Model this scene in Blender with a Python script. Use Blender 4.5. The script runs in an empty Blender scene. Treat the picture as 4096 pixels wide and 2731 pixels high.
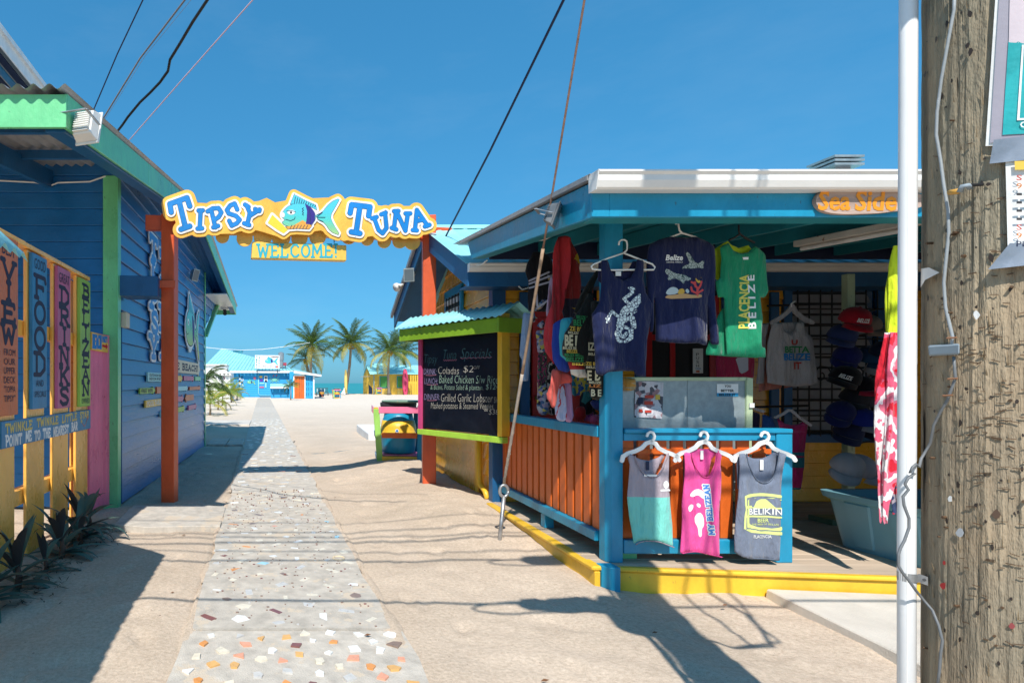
import bpy, bmesh, math, random
import numpy as np
from mathutils import Vector, Matrix
random.seed(7)
rng = np.random.default_rng(7)
C = bpy.context.scene.collection
SC = bpy.context.scene
# ---------------------------------------------------------------- camera, sky, sun, exposure
F, PX, PY, H = 2400.0, 1080.0, 1532.0, 1.6        # calibration of the photograph (4096 px wide)
cam = bpy.data.cameras.new('camera')
cam.sensor_fit = 'HORIZONTAL'; cam.sensor_width = 36.0
cam.lens = F / 4096 * 36.0
cam.shift_x = (2048 - PX) / 4096
cam.shift_y = (PY - 1365.5) / 4096
cam.clip_start = 0.05; cam.clip_end = 20000
camo = bpy.data.objects.new('camera', cam); C.objects.link(camo)
camo.location = (0, 0, H); camo.rotation_euler = (math.radians(90), 0, 0)
SC.camera = camo
SUN = Vector((-0.22, -0.80, 1.0)).normalized()
ELEV = math.asin(SUN.z)
w = bpy.data.worlds.new('World'); SC.world = w; w.use_nodes = True
nt = w.node_tree; bg = nt.nodes['Background']
sky = nt.nodes.new('ShaderNodeTexSky'); sky.sky_type = 'NISHITA'
sky.sun_disc = False; sky.sun_elevation = ELEV
sky.sun_rotation = math.atan2(SUN.x, SUN.y) % (2 * math.pi)
sky.air_density = 1.0; sky.dust_density = 0.8; sky.ozone_density = 3.0; sky.altitude = 0
hs = nt.nodes.new('ShaderNodeHueSaturation')
hs.inputs['Hue'].default_value = 0.478; hs.inputs['Saturation'].default_value = 1.25; hs.inputs['Value'].default_value = 1.0
sc_ = nt.nodes.new('ShaderNodeVectorMath'); sc_.operation = 'SCALE'; sc_.inputs['Scale'].default_value = .125
gm = nt.nodes.new('ShaderNodeGamma'); gm.inputs['Gamma'].default_value = .53                      # tropical sky: flatter and bluer than the model's
tn = nt.nodes.new('ShaderNodeVectorMath'); tn.operation = 'MULTIPLY'; tn.inputs[1].default_value = (.246 / .125 / 1.395, .645 / .125 / 1.395, .975 / .125 / 1.395)
nt.links.new(sky.outputs[0], hs.inputs['Color']); nt.links.new(hs.outputs[0], sc_.inputs[0]); nt.links.new(sc_.outputs[0], gm.inputs['Color'])
nt.links.new(gm.outputs[0], tn.inputs[0])
ex = nt.nodes.new('ShaderNodeVectorMath'); ex.operation = 'SUBTRACT'; ex.inputs[1].default_value = (.75, .95, 1.15); nt.links.new(sc_.outputs[0], ex.inputs[0])   # the pale glow round the sun stays
mx_ = nt.nodes.new('ShaderNodeVectorMath'); mx_.operation = 'MAXIMUM'; mx_.inputs[1].default_value = (0, 0, 0); nt.links.new(ex.outputs[0], mx_.inputs[0])
gl_ = nt.nodes.new('ShaderNodeVectorMath'); gl_.operation = 'SCALE'; gl_.inputs['Scale'].default_value = 1.0 / .125; nt.links.new(mx_.outputs[0], gl_.inputs[0])
ad_ = nt.nodes.new('ShaderNodeVectorMath'); nt.links.new(tn.outputs[0], ad_.inputs[0]); nt.links.new(gl_.outputs[0], ad_.inputs[1])
wt0 = nt.nodes.new('ShaderNodeTexCoord'); wm = nt.nodes.new('ShaderNodeMapping'); wm.inputs['Scale'].default_value = (2.2, 2.2, 7.0); nt.links.new(wt0.outputs['Generated'], wm.inputs[0])   # thin high wisps
wn = nt.nodes.new('ShaderNodeTexNoise'); wn.inputs['Scale'].default_value = 1.6; wn.inputs['Detail'].default_value = 7; wn.inputs['Roughness'].default_value = .62; nt.links.new(wm.outputs[0], wn.inputs['Vector'])
wr = nt.nodes.new('ShaderNodeMapRange'); wr.inputs['From Min'].default_value = .50; wr.inputs['From Max'].default_value = .80; wr.inputs['To Max'].default_value = .04; nt.links.new(wn.outputs['Fac'], wr.inputs['Value'])
wx_ = nt.nodes.new('ShaderNodeMix'); wx_.data_type = 'RGBA'; wx_.inputs['B'].default_value = (5.2, 5.8, 6.2, 1); nt.links.new(wr.outputs[0], wx_.inputs['Factor']); nt.links.new(ad_.outputs[0], wx_.inputs['A'])
nt.links.new(wx_.outputs['Result'], bg.inputs['Color'])
bg.inputs['Strength'].default_value = 0.125
sl = bpy.data.lights.new('sun', 'SUN'); sl.energy = 4.1; sl.angle = math.radians(0.53); sl.color = (1.0, 0.95, 0.87)
so = bpy.data.objects.new('sun', sl); C.objects.link(so); so.location = SUN * 50
so.rotation_euler = (-SUN).to_track_quat('-Z', 'Y').to_euler()
SC.view_settings.view_transform = 'Standard'; SC.view_settings.look = 'None'
SC.view_settings.exposure = 0.48; SC.view_settings.gamma = 1.0; SC.view_settings.use_curve_mapping = False
SC.render.engine = 'CYCLES'; SC.cycles.max_bounces = 6; SC.cycles.diffuse_bounces = 4
SC.cycles.glossy_bounces = 3; SC.cycles.transparent_max_bounces = 6

# ---------------------------------------------------------------- calibration helpers
def P(u, v, Y): return Vector(((u - PX) / F * Y, Y, H - (v - PY) / F * Y))
def G(u, v, z=0.0): return P(u, v, (H - z) * F / (v - PY))
def onplane(u, v, p0, n):
    r = Vector(((u - PX) / F, 1.0, -(v - PY) / F)); o = Vector((0, 0, H))
    return o + r * ((Vector(p0) - o).dot(n) / r.dot(n))
def smooth(t): t = min(1, max(0, t)); return t * t * (3 - 2 * t)

# ---------------------------------------------------------------- objects
ORIG = {}
class MB:
    def __init__(s): s.v = []; s.f = []
    def add(s, vs, fs):
        k = len(s.v); s.v += [Vector(p) for p in vs]; s.f += [[i + k for i in f] for f in fs]; return s
    def hexa(s, a, b):      # two quads, a (4 pts) and b (4 pts), joined
        return s.add(list(a) + list(b), [(3, 2, 1, 0), (4, 5, 6, 7), (0, 1, 5, 4), (1, 2, 6, 5), (2, 3, 7, 6), (3, 0, 4, 7)])
    def box(s, x0, x1, y0, y1, z0, z1):
        return s.hexa([(x0, y0, z0), (x1, y0, z0), (x1, y1, z0), (x0, y1, z0)], [(x0, y0, z1), (x1, y0, z1), (x1, y1, z1), (x0, y1, z1)])
    def beam(s, p, q, w, h, up=(0, 0, 1)):
        p = Vector(p); q = Vector(q); d = (q - p).normalized(); u = Vector(up)
        r = d.cross(u).normalized(); u = r.cross(d).normalized()
        c = [(-1, -1), (1, -1), (1, 1), (-1, 1)]
        return s.hexa([p + r * a * w / 2 + u * b * h / 2 for a, b in c], [q + r * a * w / 2 + u * b * h / 2 for a, b in c])
    def prism(s, poly, ext):
        n = len(poly); e = Vector(ext); poly = [Vector(p) for p in poly]
        return s.add(poly + [p + e for p in poly], [list(range(n))[::-1], [n + i for i in range(n)]] + [[i, (i + 1) % n, n + (i + 1) % n, n + i] for i in range(n)])
    def tube(s, pts, r, n=8, cap=True, twist=None):
        pts = [Vector(p) for p in pts]; rs = r if isinstance(r, (list, tuple)) else [r] * len(pts)
        k = len(s.v); prev = None
        for i, p in enumerate(pts):
            d = (pts[min(i + 1, len(pts) - 1)] - pts[max(i - 1, 0)]).normalized()
            if prev is None:
                a = d.orthogonal().normalized()
            else:
                a = (prev - d * prev.dot(d)).normalized()
            prev = a; b = d.cross(a)
            for j in range(n):
                t = 2 * math.pi * j / n
                s.v.append(p + (a * math.cos(t) + b * math.sin(t)) * rs[i])
        for i in range(len(pts) - 1):
            for j in range(n):
                s.f.append([k + i * n + j, k + i * n + (j + 1) % n, k + (i + 1) * n + (j + 1) % n, k + (i + 1) * n + j])
        if cap:
            s.f.append([k + j for j in range(n)][::-1]); m = k + (len(pts) - 1) * n; s.f.append([m + j for j in range(n)])
        return s
    def lathe(s, c, prof, n=16, axis=(0, 0, 1)):
        return s.tube([Vector(c) + Vector(axis) * z for z, r in prof], [r for z, r in prof], n)

def _org(p):
    return ORIG[p.name] if p else Vector((0, 0, 0))
def mk(name, verts, faces, m, parent=None, smooth=False, bevel=0.0, label=None):
    o0 = _org(parent)
    me = bpy.data.meshes.new(name)
    if isinstance(verts, np.ndarray):
        verts = (verts - np.array(o0)).tolist()
    else:
        verts = [Vector(v) - o0 for v in verts]
    me.from_pydata(verts, [], faces); me.update()
    if smooth:
        me.polygons.foreach_set('use_smooth', [True] * len(me.polygons))
    for mm in (m if isinstance(m, list) else [m]):
        me.materials.append(mm)
    o = bpy.data.objects.new(name, me); C.objects.link(o)
    if parent: o.parent = parent
    ORIG[o.name] = Vector(o0)
    if bevel:
        b = o.modifiers.new('edge', 'BEVEL'); b.width = bevel; b.segments = 1; b.limit_method = 'ANGLE'; b.angle_limit = 0.7
    if label: o['label'] = label
    return o
def part(name, mb, m, parent=None, **k): return mk(name, mb.v, mb.f, m, parent, **k)
def tag(o, label=None, cat=None, group=None, kind=None):
    if label: o['label'] = label
    if cat: o['category'] = cat
    if group: o['group'] = group
    if kind: o['kind'] = kind
    return o
def thing(name, label, cat, loc, group=None):
    o = bpy.data.objects.new(name, None); C.objects.link(o); o.location = loc; o.empty_display_size = .1
    ORIG[o.name] = Vector(loc)
    return tag(o, label, cat, group)
def inst(name, me, parent, loc, rot=(0, 0, 0), scale=(1, 1, 1), bevel=0):   # another piece with shared mesh data, placed in world axes
    o = bpy.data.objects.new(name, me); C.objects.link(o); o.parent = parent
    o.location = Vector(loc) - _org(parent); o.rotation_euler = rot; o.scale = scale
    if bevel:
        b = o.modifiers.new('edge', 'BEVEL'); b.width = bevel; b.segments = 1; b.limit_method = 'ANGLE'; b.angle_limit = 0.7
    return o
def rawmesh(name, mb, m, smooth=False):
    me = bpy.data.meshes.new(name); me.from_pydata([tuple(v) for v in mb.v], [], mb.f); me.update()
    for mm in (m if isinstance(m, list) else [m]): me.materials.append(mm)
    if smooth: me.polygons.foreach_set('use_smooth', [True] * len(me.polygons))
    return me
def clone(root, loc, label=None, rotz=None, scale=None):
    r = root.copy(); C.objects.link(r); r.location = loc
    if rotz is not None: r.rotation_euler = (0, 0, rotz)
    if scale: r.scale = (scale,) * 3 if not isinstance(scale, (tuple, list)) else scale
    if label: r['label'] = label
    ORIG[r.name] = Vector(loc)
    for ch in list(root.children):
        c = ch.copy(); C.objects.link(c); c.parent = r
        for g in list(ch.children):
            d = g.copy(); C.objects.link(d); d.parent = c
    return r

# ---------------------------------------------------------------- materials
def srgb(r, g, b):
    f = lambda c: (c / 255 / 12.92) if c / 255 <= 0.04045 else ((c / 255 + 0.055) / 1.055) ** 2.4
    return (f(r), f(g), f(b))
def mat(name, col, rough=.55, var=.14, scale=3.0, bump=.15, bscale=45, stretch=(1, 1, 1), metallic=0.0, spec=.4,
        wear=0.0, wearcol=(.45, .38, .3), wscale=14, obj_var=0.0, trans=0.0, sheen=0.0, bdist=.01):
    m = bpy.data.materials.new(name); m.use_nodes = True; t = m.node_tree; N = t.nodes; L = t.links
    b = N['Principled BSDF']
    tc = N.new('ShaderNodeTexCoord'); mp = N.new('ShaderNodeMapping'); mp.inputs['Scale'].default_value = stretch
    L.new(tc.outputs['Object'], mp.inputs['Vector'])
    n1 = N.new('ShaderNodeTexNoise'); n1.inputs['Scale'].default_value = scale; n1.inputs['Detail'].default_value = 5; n1.inputs['Roughness'].default_value = .65
    L.new(mp.outputs[0], n1.inputs['Vector'])
    mr = N.new('ShaderNodeMapRange'); mr.inputs['From Min'].default_value = .3; mr.inputs['From Max'].default_value = .7
    mr.inputs['To Min'].default_value = 1 - var; mr.inputs['To Max'].default_value = 1 + var
    L.new(n1.outputs['Fac'], mr.inputs['Value'])
    vm = N.new('ShaderNodeVectorMath'); vm.operation = 'SCALE'; vm.inputs[0].default_value = col[:3]
    L.new(mr.outputs[0], vm.inputs['Scale']); out = vm.outputs[0]
    if obj_var:
        oi = N.new('ShaderNodeObjectInfo'); m2 = N.new('ShaderNodeMapRange')
        m2.inputs['To Min'].default_value = 1 - obj_var; m2.inputs['To Max'].default_value = 1 + obj_var
        L.new(oi.outputs['Random'], m2.inputs['Value'])
        v2 = N.new('ShaderNodeVectorMath'); v2.operation = 'SCALE'; L.new(out, v2.inputs[0]); L.new(m2.outputs[0], v2.inputs['Scale']); out = v2.outputs[0]
    n2 = N.new('ShaderNodeTexNoise'); n2.inputs['Scale'].default_value = bscale; n2.inputs['Detail'].default_value = 4
    L.new(mp.outputs[0], n2.inputs['Vector'])
    if wear:
        n3 = N.new('ShaderNodeTexNoise'); n3.inputs['Scale'].default_value = wscale; n3.inputs['Detail'].default_value = 7; n3.inputs['Roughness'].default_value = .7
        L.new(mp.outputs[0], n3.inputs['Vector'])
        r3 = N.new('ShaderNodeMapRange'); r3.inputs['From Min'].default_value = .70 - wear; r3.inputs['From Max'].default_value = .74 - wear
        L.new(n3.outputs['Fac'], r3.inputs['Value'])
        mx = N.new('ShaderNodeMix'); mx.data_type = 'RGBA'; mx.inputs['B'].default_value = (*wearcol, 1)
        L.new(r3.outputs[0], mx.inputs['Factor']); L.new(out, mx.inputs['A']); out = mx.outputs['Result']
    L.new(out, b.inputs['Base Color'])
    rr = N.new('ShaderNodeMapRange'); rr.inputs['To Min'].default_value = max(.05, rough - .1); rr.inputs['To Max'].default_value = min(1, rough + .1)
    L.new(n1.outputs['Fac'], rr.inputs['Value']); L.new(rr.outputs[0], b.inputs['Roughness'])
    b.inputs['Metallic'].default_value = metallic
    b.inputs['Specular IOR Level'].default_value = spec
    if sheen: b.inputs['Sheen Weight'].default_value = sheen
    if trans: b.inputs['Transmission Weight'].default_value = trans
    if bump:
        bp = N.new('ShaderNodeBump'); bp.inputs['Strength'].default_value = bump; bp.inputs['Distance'].default_value = bdist
        L.new(n2.outputs['Fac'], bp.inputs['Height']); L.new(bp.outputs[0], b.inputs['Normal'])
    return m
def paint(name, col, rough=.42, **k):     # brush-painted wood
    d = dict(var=.17, scale=2.6, bump=.35, bscale=26, stretch=(1.3, 1.3, .7), wear=.055, wscale=19, wearcol=tuple(c * .45 + .03 for c in col), spec=.45)
    d.update(k); return mat(name, col, rough, **d)
def flat(name, col, rough=.6, **k):
    d = dict(var=.06, bump=.05); d.update(k); return mat(name, col, rough, **d)
def cloth(name, col, **k):
    d = dict(rough=.9, var=.10, scale=9, bump=.9, bscale=9, stretch=(1.6, 1, .45), bdist=.06, spec=.1, sheen=.15); d.update(k)
    return mat(name, col, **d)
def leaf_mat(name, col, trans=.35, var=.3):
    m = bpy.data.materials.new(name); m.use_nodes = True; t = m.node_tree; N = t.nodes; L = t.links
    b = N['Principled BSDF']; b.inputs['Roughness'].default_value = .45; b.inputs['Specular IOR Level'].default_value = .3
    oi = N.new('ShaderNodeObjectInfo'); tc = N.new('ShaderNodeTexCoord'); n1 = N.new('ShaderNodeTexNoise'); n1.inputs['Scale'].default_value = 2.5
    L.new(tc.outputs['Object'], n1.inputs['Vector'])
    ad = N.new('ShaderNodeMath'); ad.operation = 'ADD'; L.new(oi.outputs['Random'], ad.inputs[0]); L.new(n1.outputs['Fac'], ad.inputs[1])
    mr = N.new('ShaderNodeMapRange'); mr.inputs['From Min'].default_value = .3; mr.inputs['From Max'].default_value = 1.7
    mr.inputs['To Min'].default_value = 1 - var; mr.inputs['To Max'].default_value = 1 + var; L.new(ad.outputs[0], mr.inputs['Value'])
    vm = N.new('ShaderNodeVectorMath'); vm.operation = 'SCALE'; vm.inputs[0].default_value = col; L.new(mr.outputs[0], vm.inputs['Scale'])
    L.new(vm.outputs[0], b.inputs['Base Color'])
    if trans:
        tr = N.new('ShaderNodeBsdfTranslucent'); L.new(vm.outputs[0], tr.inputs['Color'])
        mx = N.new('ShaderNodeMixShader'); mx.inputs[0].default_value = trans
        L.new(b.outputs[0], mx.inputs[1]); L.new(tr.outputs[0], mx.inputs[2]); L.new(mx.outputs[0], N['Material Output'].inputs['Surface'])
    return m

V3 = (1, 1, .08); HX = (.08, 1, 1)
M = dict(
    blue=paint('blue house paint', (.012, .15, .40), rough=.31, spec=.6, stretch=(1, .25, 1.5)),
    blue2=paint('sea blue paint', (.012, .26, .44), rough=.4, wear=.05),
    blued=paint('deep blue paint', (.012, .10, .25), rough=.45),
    teal=paint('teal paint', (.02, .22, .27)),
    fencey=paint('fence yellow', (.96, .49, .085), rough=.28, spec=.7),
    yellow=paint('yellow paint', (.78, .47, .035), rough=.42),
    yellowd=paint('mustard siding paint', (.90, .43, .028), rough=.26, spec=.7),
    signyel=paint('sign yellow', (.86, .55, .10), wear=.02),
    orange=paint('orange paint', (.66, .13, .018), rough=.45),
    post=paint('arch orange paint', (.64, .10, .03), rough=.42),
    pink=paint('pink paint', (.80, .18, .33), rough=.3, spec=.6),
    green=paint('mint green paint', (.16, .58, .26), rough=.3, spec=.6),
    lime=paint('lime paint', (.32, .55, .08)),
    limed=paint('leaf green paint', (.20, .36, .02)),
    signorange=paint('sign coral', (.66, .16, .05)),
    signblue=paint('sign blue', (.03, .22, .42)),
    signpink=paint('sign pink', (.52, .12, .25)),
    letblue=paint('letter blue', (.010, .21, .58), wear=.01),
    navy=flat('navy lettering', (.012, .02, .06)),
    white=paint('white paint', (.80, .80, .78), rough=.4, wear=.01),
    whitem=flat('white metal', (.78, .77, .74), rough=.35),
    cream=flat('cream paint', (.70, .62, .46)),
    black=flat('black', (.012, .012, .014), rough=.5),
    darkgrey=flat('dark grey', (.05, .05, .055)),
    steel=mat('galvanised steel', (.42, .43, .44), .42, metallic=.7, var=.2, scale=9),
    galv=mat('galvanised sheet', (.30, .36, .38), .45, metallic=.35, var=.18, scale=14, bscale=80),
    cyan=mat('cyan roof sheet', (.30, .68, .72), .38, var=.10, scale=1.3, wear=.03, wearcol=(.18, .4, .45)),
    grey=mat('grey roof sheet', (.36, .36, .37), .5, var=.2, scale=2.5, metallic=.3),
    wood=mat('weathered planks', (.46, .36, .27), .75, var=.22, scale=4, stretch=(.12, 1, 1), bump=.4, bscale=40, obj_var=.12),
    concrete=mat('concrete', (.50, .455, .395), .9, var=.22, scale=8, bump=.6, bscale=110, wear=.15, wearcol=(.58, .49, .385), wscale=2.4, obj_var=.05),
    slab=mat('pale slab', (.58, .53, .46), .9, var=.14, scale=2.5, bump=.35, bscale=90, wear=.04, wearcol=(.4, .37, .33), wscale=40),
    chalk=flat('chalkboard', (.006, .008, .014), rough=.33, var=.4, scale=5),
    gblue=flat('painted far blue', (.025, .34, .66)),
)

# ---------------------------------------------------------------- outline tools: distance fields -> polygons
def march(fld, xs, ys):
    ny, nx = fld.shape
    ins = fld < 0
    vid = {}; verts = []; faces = []
    def node(i, j):
        k = (i, j)
        if k not in vid: vid[k] = len(verts); verts.append((xs[i], ys[j]))
        return vid[k]
    def cross(i, j, i2, j2):
        k = (i, j, i2, j2) if (i, j) < (i2, j2) else (i2, j2, i, j)
        if k not in vid:
            a, b = fld[k[1], k[0]], fld[k[3], k[2]]; t = min(.98, max(.02, a / (a - b)))
            vid[k] = len(verts); verts.append((xs[k[0]] + (xs[k[2]] - xs[k[0]]) * t, ys[k[1]] + (ys[k[3]] - ys[k[1]]) * t))
        return vid[k]
    anyin = ins[:-1, :-1] | ins[1:, :-1] | ins[:-1, 1:] | ins[1:, 1:]
    for j, i in np.argwhere(anyin):
        i = int(i); j = int(j)
        cs = [(i, j), (i + 1, j), (i + 1, j + 1), (i, j + 1)]
        f = [bool(ins[c[1], c[0]]) for c in cs]
        if all(f): faces.append([node(*c) for c in cs]); continue
        poly = []
        for k in range(4):
            a, b = cs[k], cs[(k + 1) % 4]
            if f[k]: poly.append(node(*a))
            if f[k] != f[(k + 1) % 4]: poly.append(cross(*a, *b))
        if f.count(True) == 2 and f[0] == f[2]:      # saddle: two corner triangles
            if f[0]: faces.append([node(*cs[0]), cross(*cs[0], *cs[1]), cross(*cs[3], *cs[0])]); faces.append([node(*cs[2]), cross(*cs[2], *cs[3]), cross(*cs[1], *cs[2])])
            else: faces.append([node(*cs[1]), cross(*cs[1], *cs[2]), cross(*cs[0], *cs[1])]); faces.append([node(*cs[3]), cross(*cs[3], *cs[0]), cross(*cs[2], *cs[3])])
        else: faces.append(poly)
    return verts, faces
def grid(x0, x1, y0, y1, res):
    xs = np.linspace(x0, x1, max(2, int((x1 - x0) / res) + 1)); ys = np.linspace(y0, y1, max(2, int((y1 - y0) / res) + 1))
    return xs, ys, *np.meshgrid(xs, ys)
def d_strokes(X, Y, strokes, r):
    d = np.full(X.shape, 1e9)
    for st in strokes:
        rr = r
        if isinstance(st, tuple) and isinstance(st[0], list): st, rr = st
        for (ax, ay), (bx, by) in zip(st[:-1], st[1:]):
            dx, dy = bx - ax, by - ay; l2 = dx * dx + dy * dy + 1e-9
            t = np.clip(((X - ax) * dx + (Y - ay) * dy) / l2, 0, 1)
            d = np.minimum(d, np.hypot(X - ax - t * dx, Y - ay - t * dy) - rr)
    return d
def d_poly(X, Y, poly):
    d = np.full(X.shape, 1e18); inside = np.zeros(X.shape, bool); n = len(poly)
    for k in range(n):
        ax, ay = poly[k]; bx, by = poly[(k + 1) % n]; dx, dy = bx - ax, by - ay; l2 = dx * dx + dy * dy + 1e-12
        t = np.clip(((X - ax) * dx + (Y - ay) * dy) / l2, 0, 1)
        d = np.minimum(d, (X - ax - t * dx) ** 2 + (Y - ay - t * dy) ** 2)
        if ay != by:
            c = ((ay > Y) != (by > Y)) & (X < (bx - ax) * (Y - ay) / (by - ay) + ax); inside ^= c
    d = np.sqrt(d); d[inside] *= -1
    return d
def rounded(pts, it=2, closed=True):       # corner cutting
    for _ in range(it):
        q = []; n = len(pts)
        for k in range(n if closed else n - 1):
            a, b = pts[k], pts[(k + 1) % n]
            q.append((a[0] * .75 + b[0] * .25, a[1] * .75 + b[1] * .25)); q.append((a[0] * .25 + b[0] * .75, a[1] * .25 + b[1] * .75))
        if not closed: q = [pts[0]] + q + [pts[-1]]
        pts = q
    return pts
def ell(cx, cy, rx, ry, n=20, a0=0, a1=2 * math.pi, rot=0):
    o = []
    for k in range(n):
        t = a0 + (a1 - a0) * k / (n if abs(a1 - a0 - 2 * math.pi) < 1e-6 else n - 1)
        x, y = rx * math.cos(t), ry * math.sin(t); o.append((cx + x * math.cos(rot) - y * math.sin(rot), cy + x * math.sin(rot) + y * math.cos(rot)))
    return o
def plate(name, fld, xs, ys, place, nrm, thick, m, parent, label=None):   # extruded outline; place(x,y) -> world, face at place + nrm*thick
    v, f = march(fld, xs, ys); n = len(v); nrm = Vector(nrm)
    base = [place(x, y) for x, y in v]
    if thick <= 0:
        return mk(name, base, f, m, parent, label=label)
    ec = {}
    for q in f:
        for a, b in zip(q, q[1:] + q[:1]):
            ec[(a, b)] = 1
    rim = [(a, b) for (a, b) in ec if (b, a) not in ec]
    top = [p + nrm * thick for p in base]
    return mk(name, top + base, f + [q[::-1] for q in [[i + n for i in q] for q in f]] + [[b, a, a + n, b + n] for a, b in rim], m, parent, label=label)

# slab-serif stroke alphabet: strokes in a unit-high box, serif points get a short bar
S_ = {
 'A': ([[(.05, 0), (.36, 1)], [(.36, 1), (.70, 0)], [(.16, .36), (.58, .36)]], [(.05, 0), (.70, 0)], .75),
 'B': ([[(.14, 0), (.14, 1)], [(.02, 1), (.38, 1), (.55, .9), (.55, .65), (.38, .54), (.14, .54)], [(.38, .54), (.60, .42), (.60, .12), (.40, 0), (.02, 0)]], [], .65),
 'C': ([[(.62, .82), (.50, .97), (.28, .97), (.08, .72), (.08, .28), (.28, .03), (.50, .03), (.64, .18)]], [], .7),
 'D': ([[(.14, 0), (.14, 1)], [(.0, 1), (.36, 1), (.62, .74), (.62, .26), (.36, 0), (.0, 0)]], [], .68),
 'E': ([[(.12, 0), (.12, 1)], [(0, 1), (.56, 1), (.58, .84)], [(.12, .52), (.44, .52)], [(0, 0), (.58, 0), (.6, .17)]], [], .62),
 'F': ([[(.12, 0), (.12, 1)], [(0, 1), (.58, 1), (.62, .80)], [(.12, .52), (.48, .52), (.48, .42)]], [(.12, 0)], .62),
 'G': ([[(.62, .84), (.46, .98), (.24, .95), (.07, .7), (.07, .28), (.28, .02), (.52, .04), (.64, .22), (.64, .42), (.42, .42)]], [], .7),
 'H': ([[(.1, 0), (.1, 1)], [(.6, 0), (.6, 1)], [(.1, .5), (.6, .5)]], [(.1, 0), (.1, 1), (.6, 0), (.6, 1)], .7),
 'I': ([[(.14, 0), (.14, 1)]], [(.14, 0), (.14, 1)], .28),
 'K': ([[(.1, 0), (.1, 1)], [(.58, 1), (.12, .45)], [(.26, .58), (.62, 0)]], [(.1, 0), (.1, 1), (.58, 1), (.62, 0)], .68),
 'L': ([[(.12, 1), (.12, 0)], [(0, 0), (.54, 0), (.57, .2)]], [(.12, 1)], .6),
 'M': ([[(.06, 0), (.1, 1)], [(.1, 1), (.4, .3)], [(.4, .3), (.7, 1)], [(.7, 1), (.74, 0)]], [(.06, 0), (.74, 0)], .8),
 'N': ([[(.1, 0), (.1, 1)], [(.1, 1), (.58, 0)], [(.58, 0), (.58, 1)]], [(.1, 0), (.58, 1), (.06, 1)], .68),
 'O': ([ell(.34, .5, .30, .48, 22) + [(.64, .5)]], [], .68),
 'P': ([[(.12, 0), (.12, 1)], [(0, 1), (.40, 1), (.58, .86), (.58, .6), (.40, .44), (.12, .44)]], [(.12, 0)], .62),
 'R': ([[(.12, 0), (.12, 1)], [(0, 1), (.40, 1), (.57, .86), (.57, .64), (.40, .5), (.12, .5)], [(.3, .5), (.62, 0)]], [(.12, 0), (.62, 0)], .66),
 'S': ([[(.56, .8), (.44, .98), (.2, .97), (.07, .8), (.14, .6), (.44, .45), (.58, .26), (.47, .05), (.2, .02), (.06, .2)]], [], .64),
 'T': ([[(.32, 0), (.32, 1)], [(.02, .82), (.0, 1), (.64, 1), (.62, .82)]], [(.32, 0)], .64),
 'U': ([[(.08, 1), (.08, .3), (.22, .03), (.46, .03), (.6, .3), (.6, 1)]], [(.08, 1), (.6, 1)], .68),
 'V': ([[(.04, 1), (.34, 0)], [(.34, 0), (.64, 1)]], [(.04, 1), (.64, 1)], .68),
 'W': ([[(.04, 1), (.22, 0)], [(.22, 0), (.42, .75)], [(.42, .75), (.62, 0)], [(.62, 0), (.82, 1)]], [(.04, 1), (.82, 1)], .86),
 'Y': ([[(.04, 1), (.33, .45)], [(.64, 1), (.33, .45)], [(.33, .45), (.33, 0)]], [(.04, 1), (.64, 1), (.33, 0)], .68),
 'Z': ([[(.04, .84), (.04, 1), (.58, 1)], [(.58, 1), (.04, 0)], [(.04, 0), (.58, 0), (.6, .16)]], [], .64),
 '!': ([[(.12, .34), (.12, 1)], [(.12, .02), (.12, .04)]], [(.12, 1)], .26),
 '2': ([[(.06, .78), (.2, .97), (.42, .97), (.55, .8), (.5, .58), (.04, .0), (.6, .0)]], [], .64),
 '$': ([[(.56, .8), (.44, .92), (.2, .92), (.07, .78), (.14, .6), (.44, .45), (.58, .26), (.47, .08), (.2, .07), (.06, .2)], [(.3, 1.05), (.3, -.05)]], [], .64),
}
def letters(text, x0, y0, w, h, serif=.11, jit=0.0, gap=.16):     # horizontal line of stroke letters fitted into a box
    tot = sum((S_[c][2] if c != ' ' else .35) + gap for c in text) - gap
    k = w / tot; out = []; x = 0
    for c in text:
        if c == ' ': x += .35 + gap; continue
        st, se, wd = S_[c]; dy = random.uniform(-jit, jit)
        for s in st: out.append([(x0 + (x + px) * k, y0 + (py + dy) * h) for px, py in s])
        if serif:
            for px, py in se: out.append([(x0 + (x + px - serif) * k, y0 + (py + dy) * h), (x0 + (x + px + serif) * k, y0 + (py + dy) * h)])
        x += wd + gap
    return out
def stacked(text, x0, x1, y_top, y_bot, serif=.12, gap=.16, tilt=0.0):   # letters one under another
    n = len(text); hh = (y_top - y_bot) / n; out = []
    for i, c in enumerate(text):
        out += letters(c, x0, y_top - (i + 1) * hh + hh * gap / 2, x1 - x0, hh * (1 - gap), serif) if c != 'I' else letters(c, (x0 + x1) / 2 - (x1 - x0) * .2, y_top - (i + 1) * hh + hh * gap / 2, (x1 - x0) * .4, hh * (1 - gap), serif)
    return out
def stroke_plate(name, strokes, r, place, nrm, thick, m, parent, grow=0.0, res=None, label=None):
    pts = [p for s in strokes for p in (s if isinstance(s, list) else s[0])]
    e = r + grow; x0 = min(p[0] for p in pts) - e * 1.6; x1 = max(p[0] for p in pts) + e * 1.6; y0 = min(p[1] for p in pts) - e * 1.6; y1 = max(p[1] for p in pts) + e * 1.6
    xs, ys, X, Y = grid(x0, x1, y0, y1, res or r * .55)
    return plate(name, d_strokes(X, Y, strokes, r) - grow, xs, ys, place, nrm, thick, m, parent, label)
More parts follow.
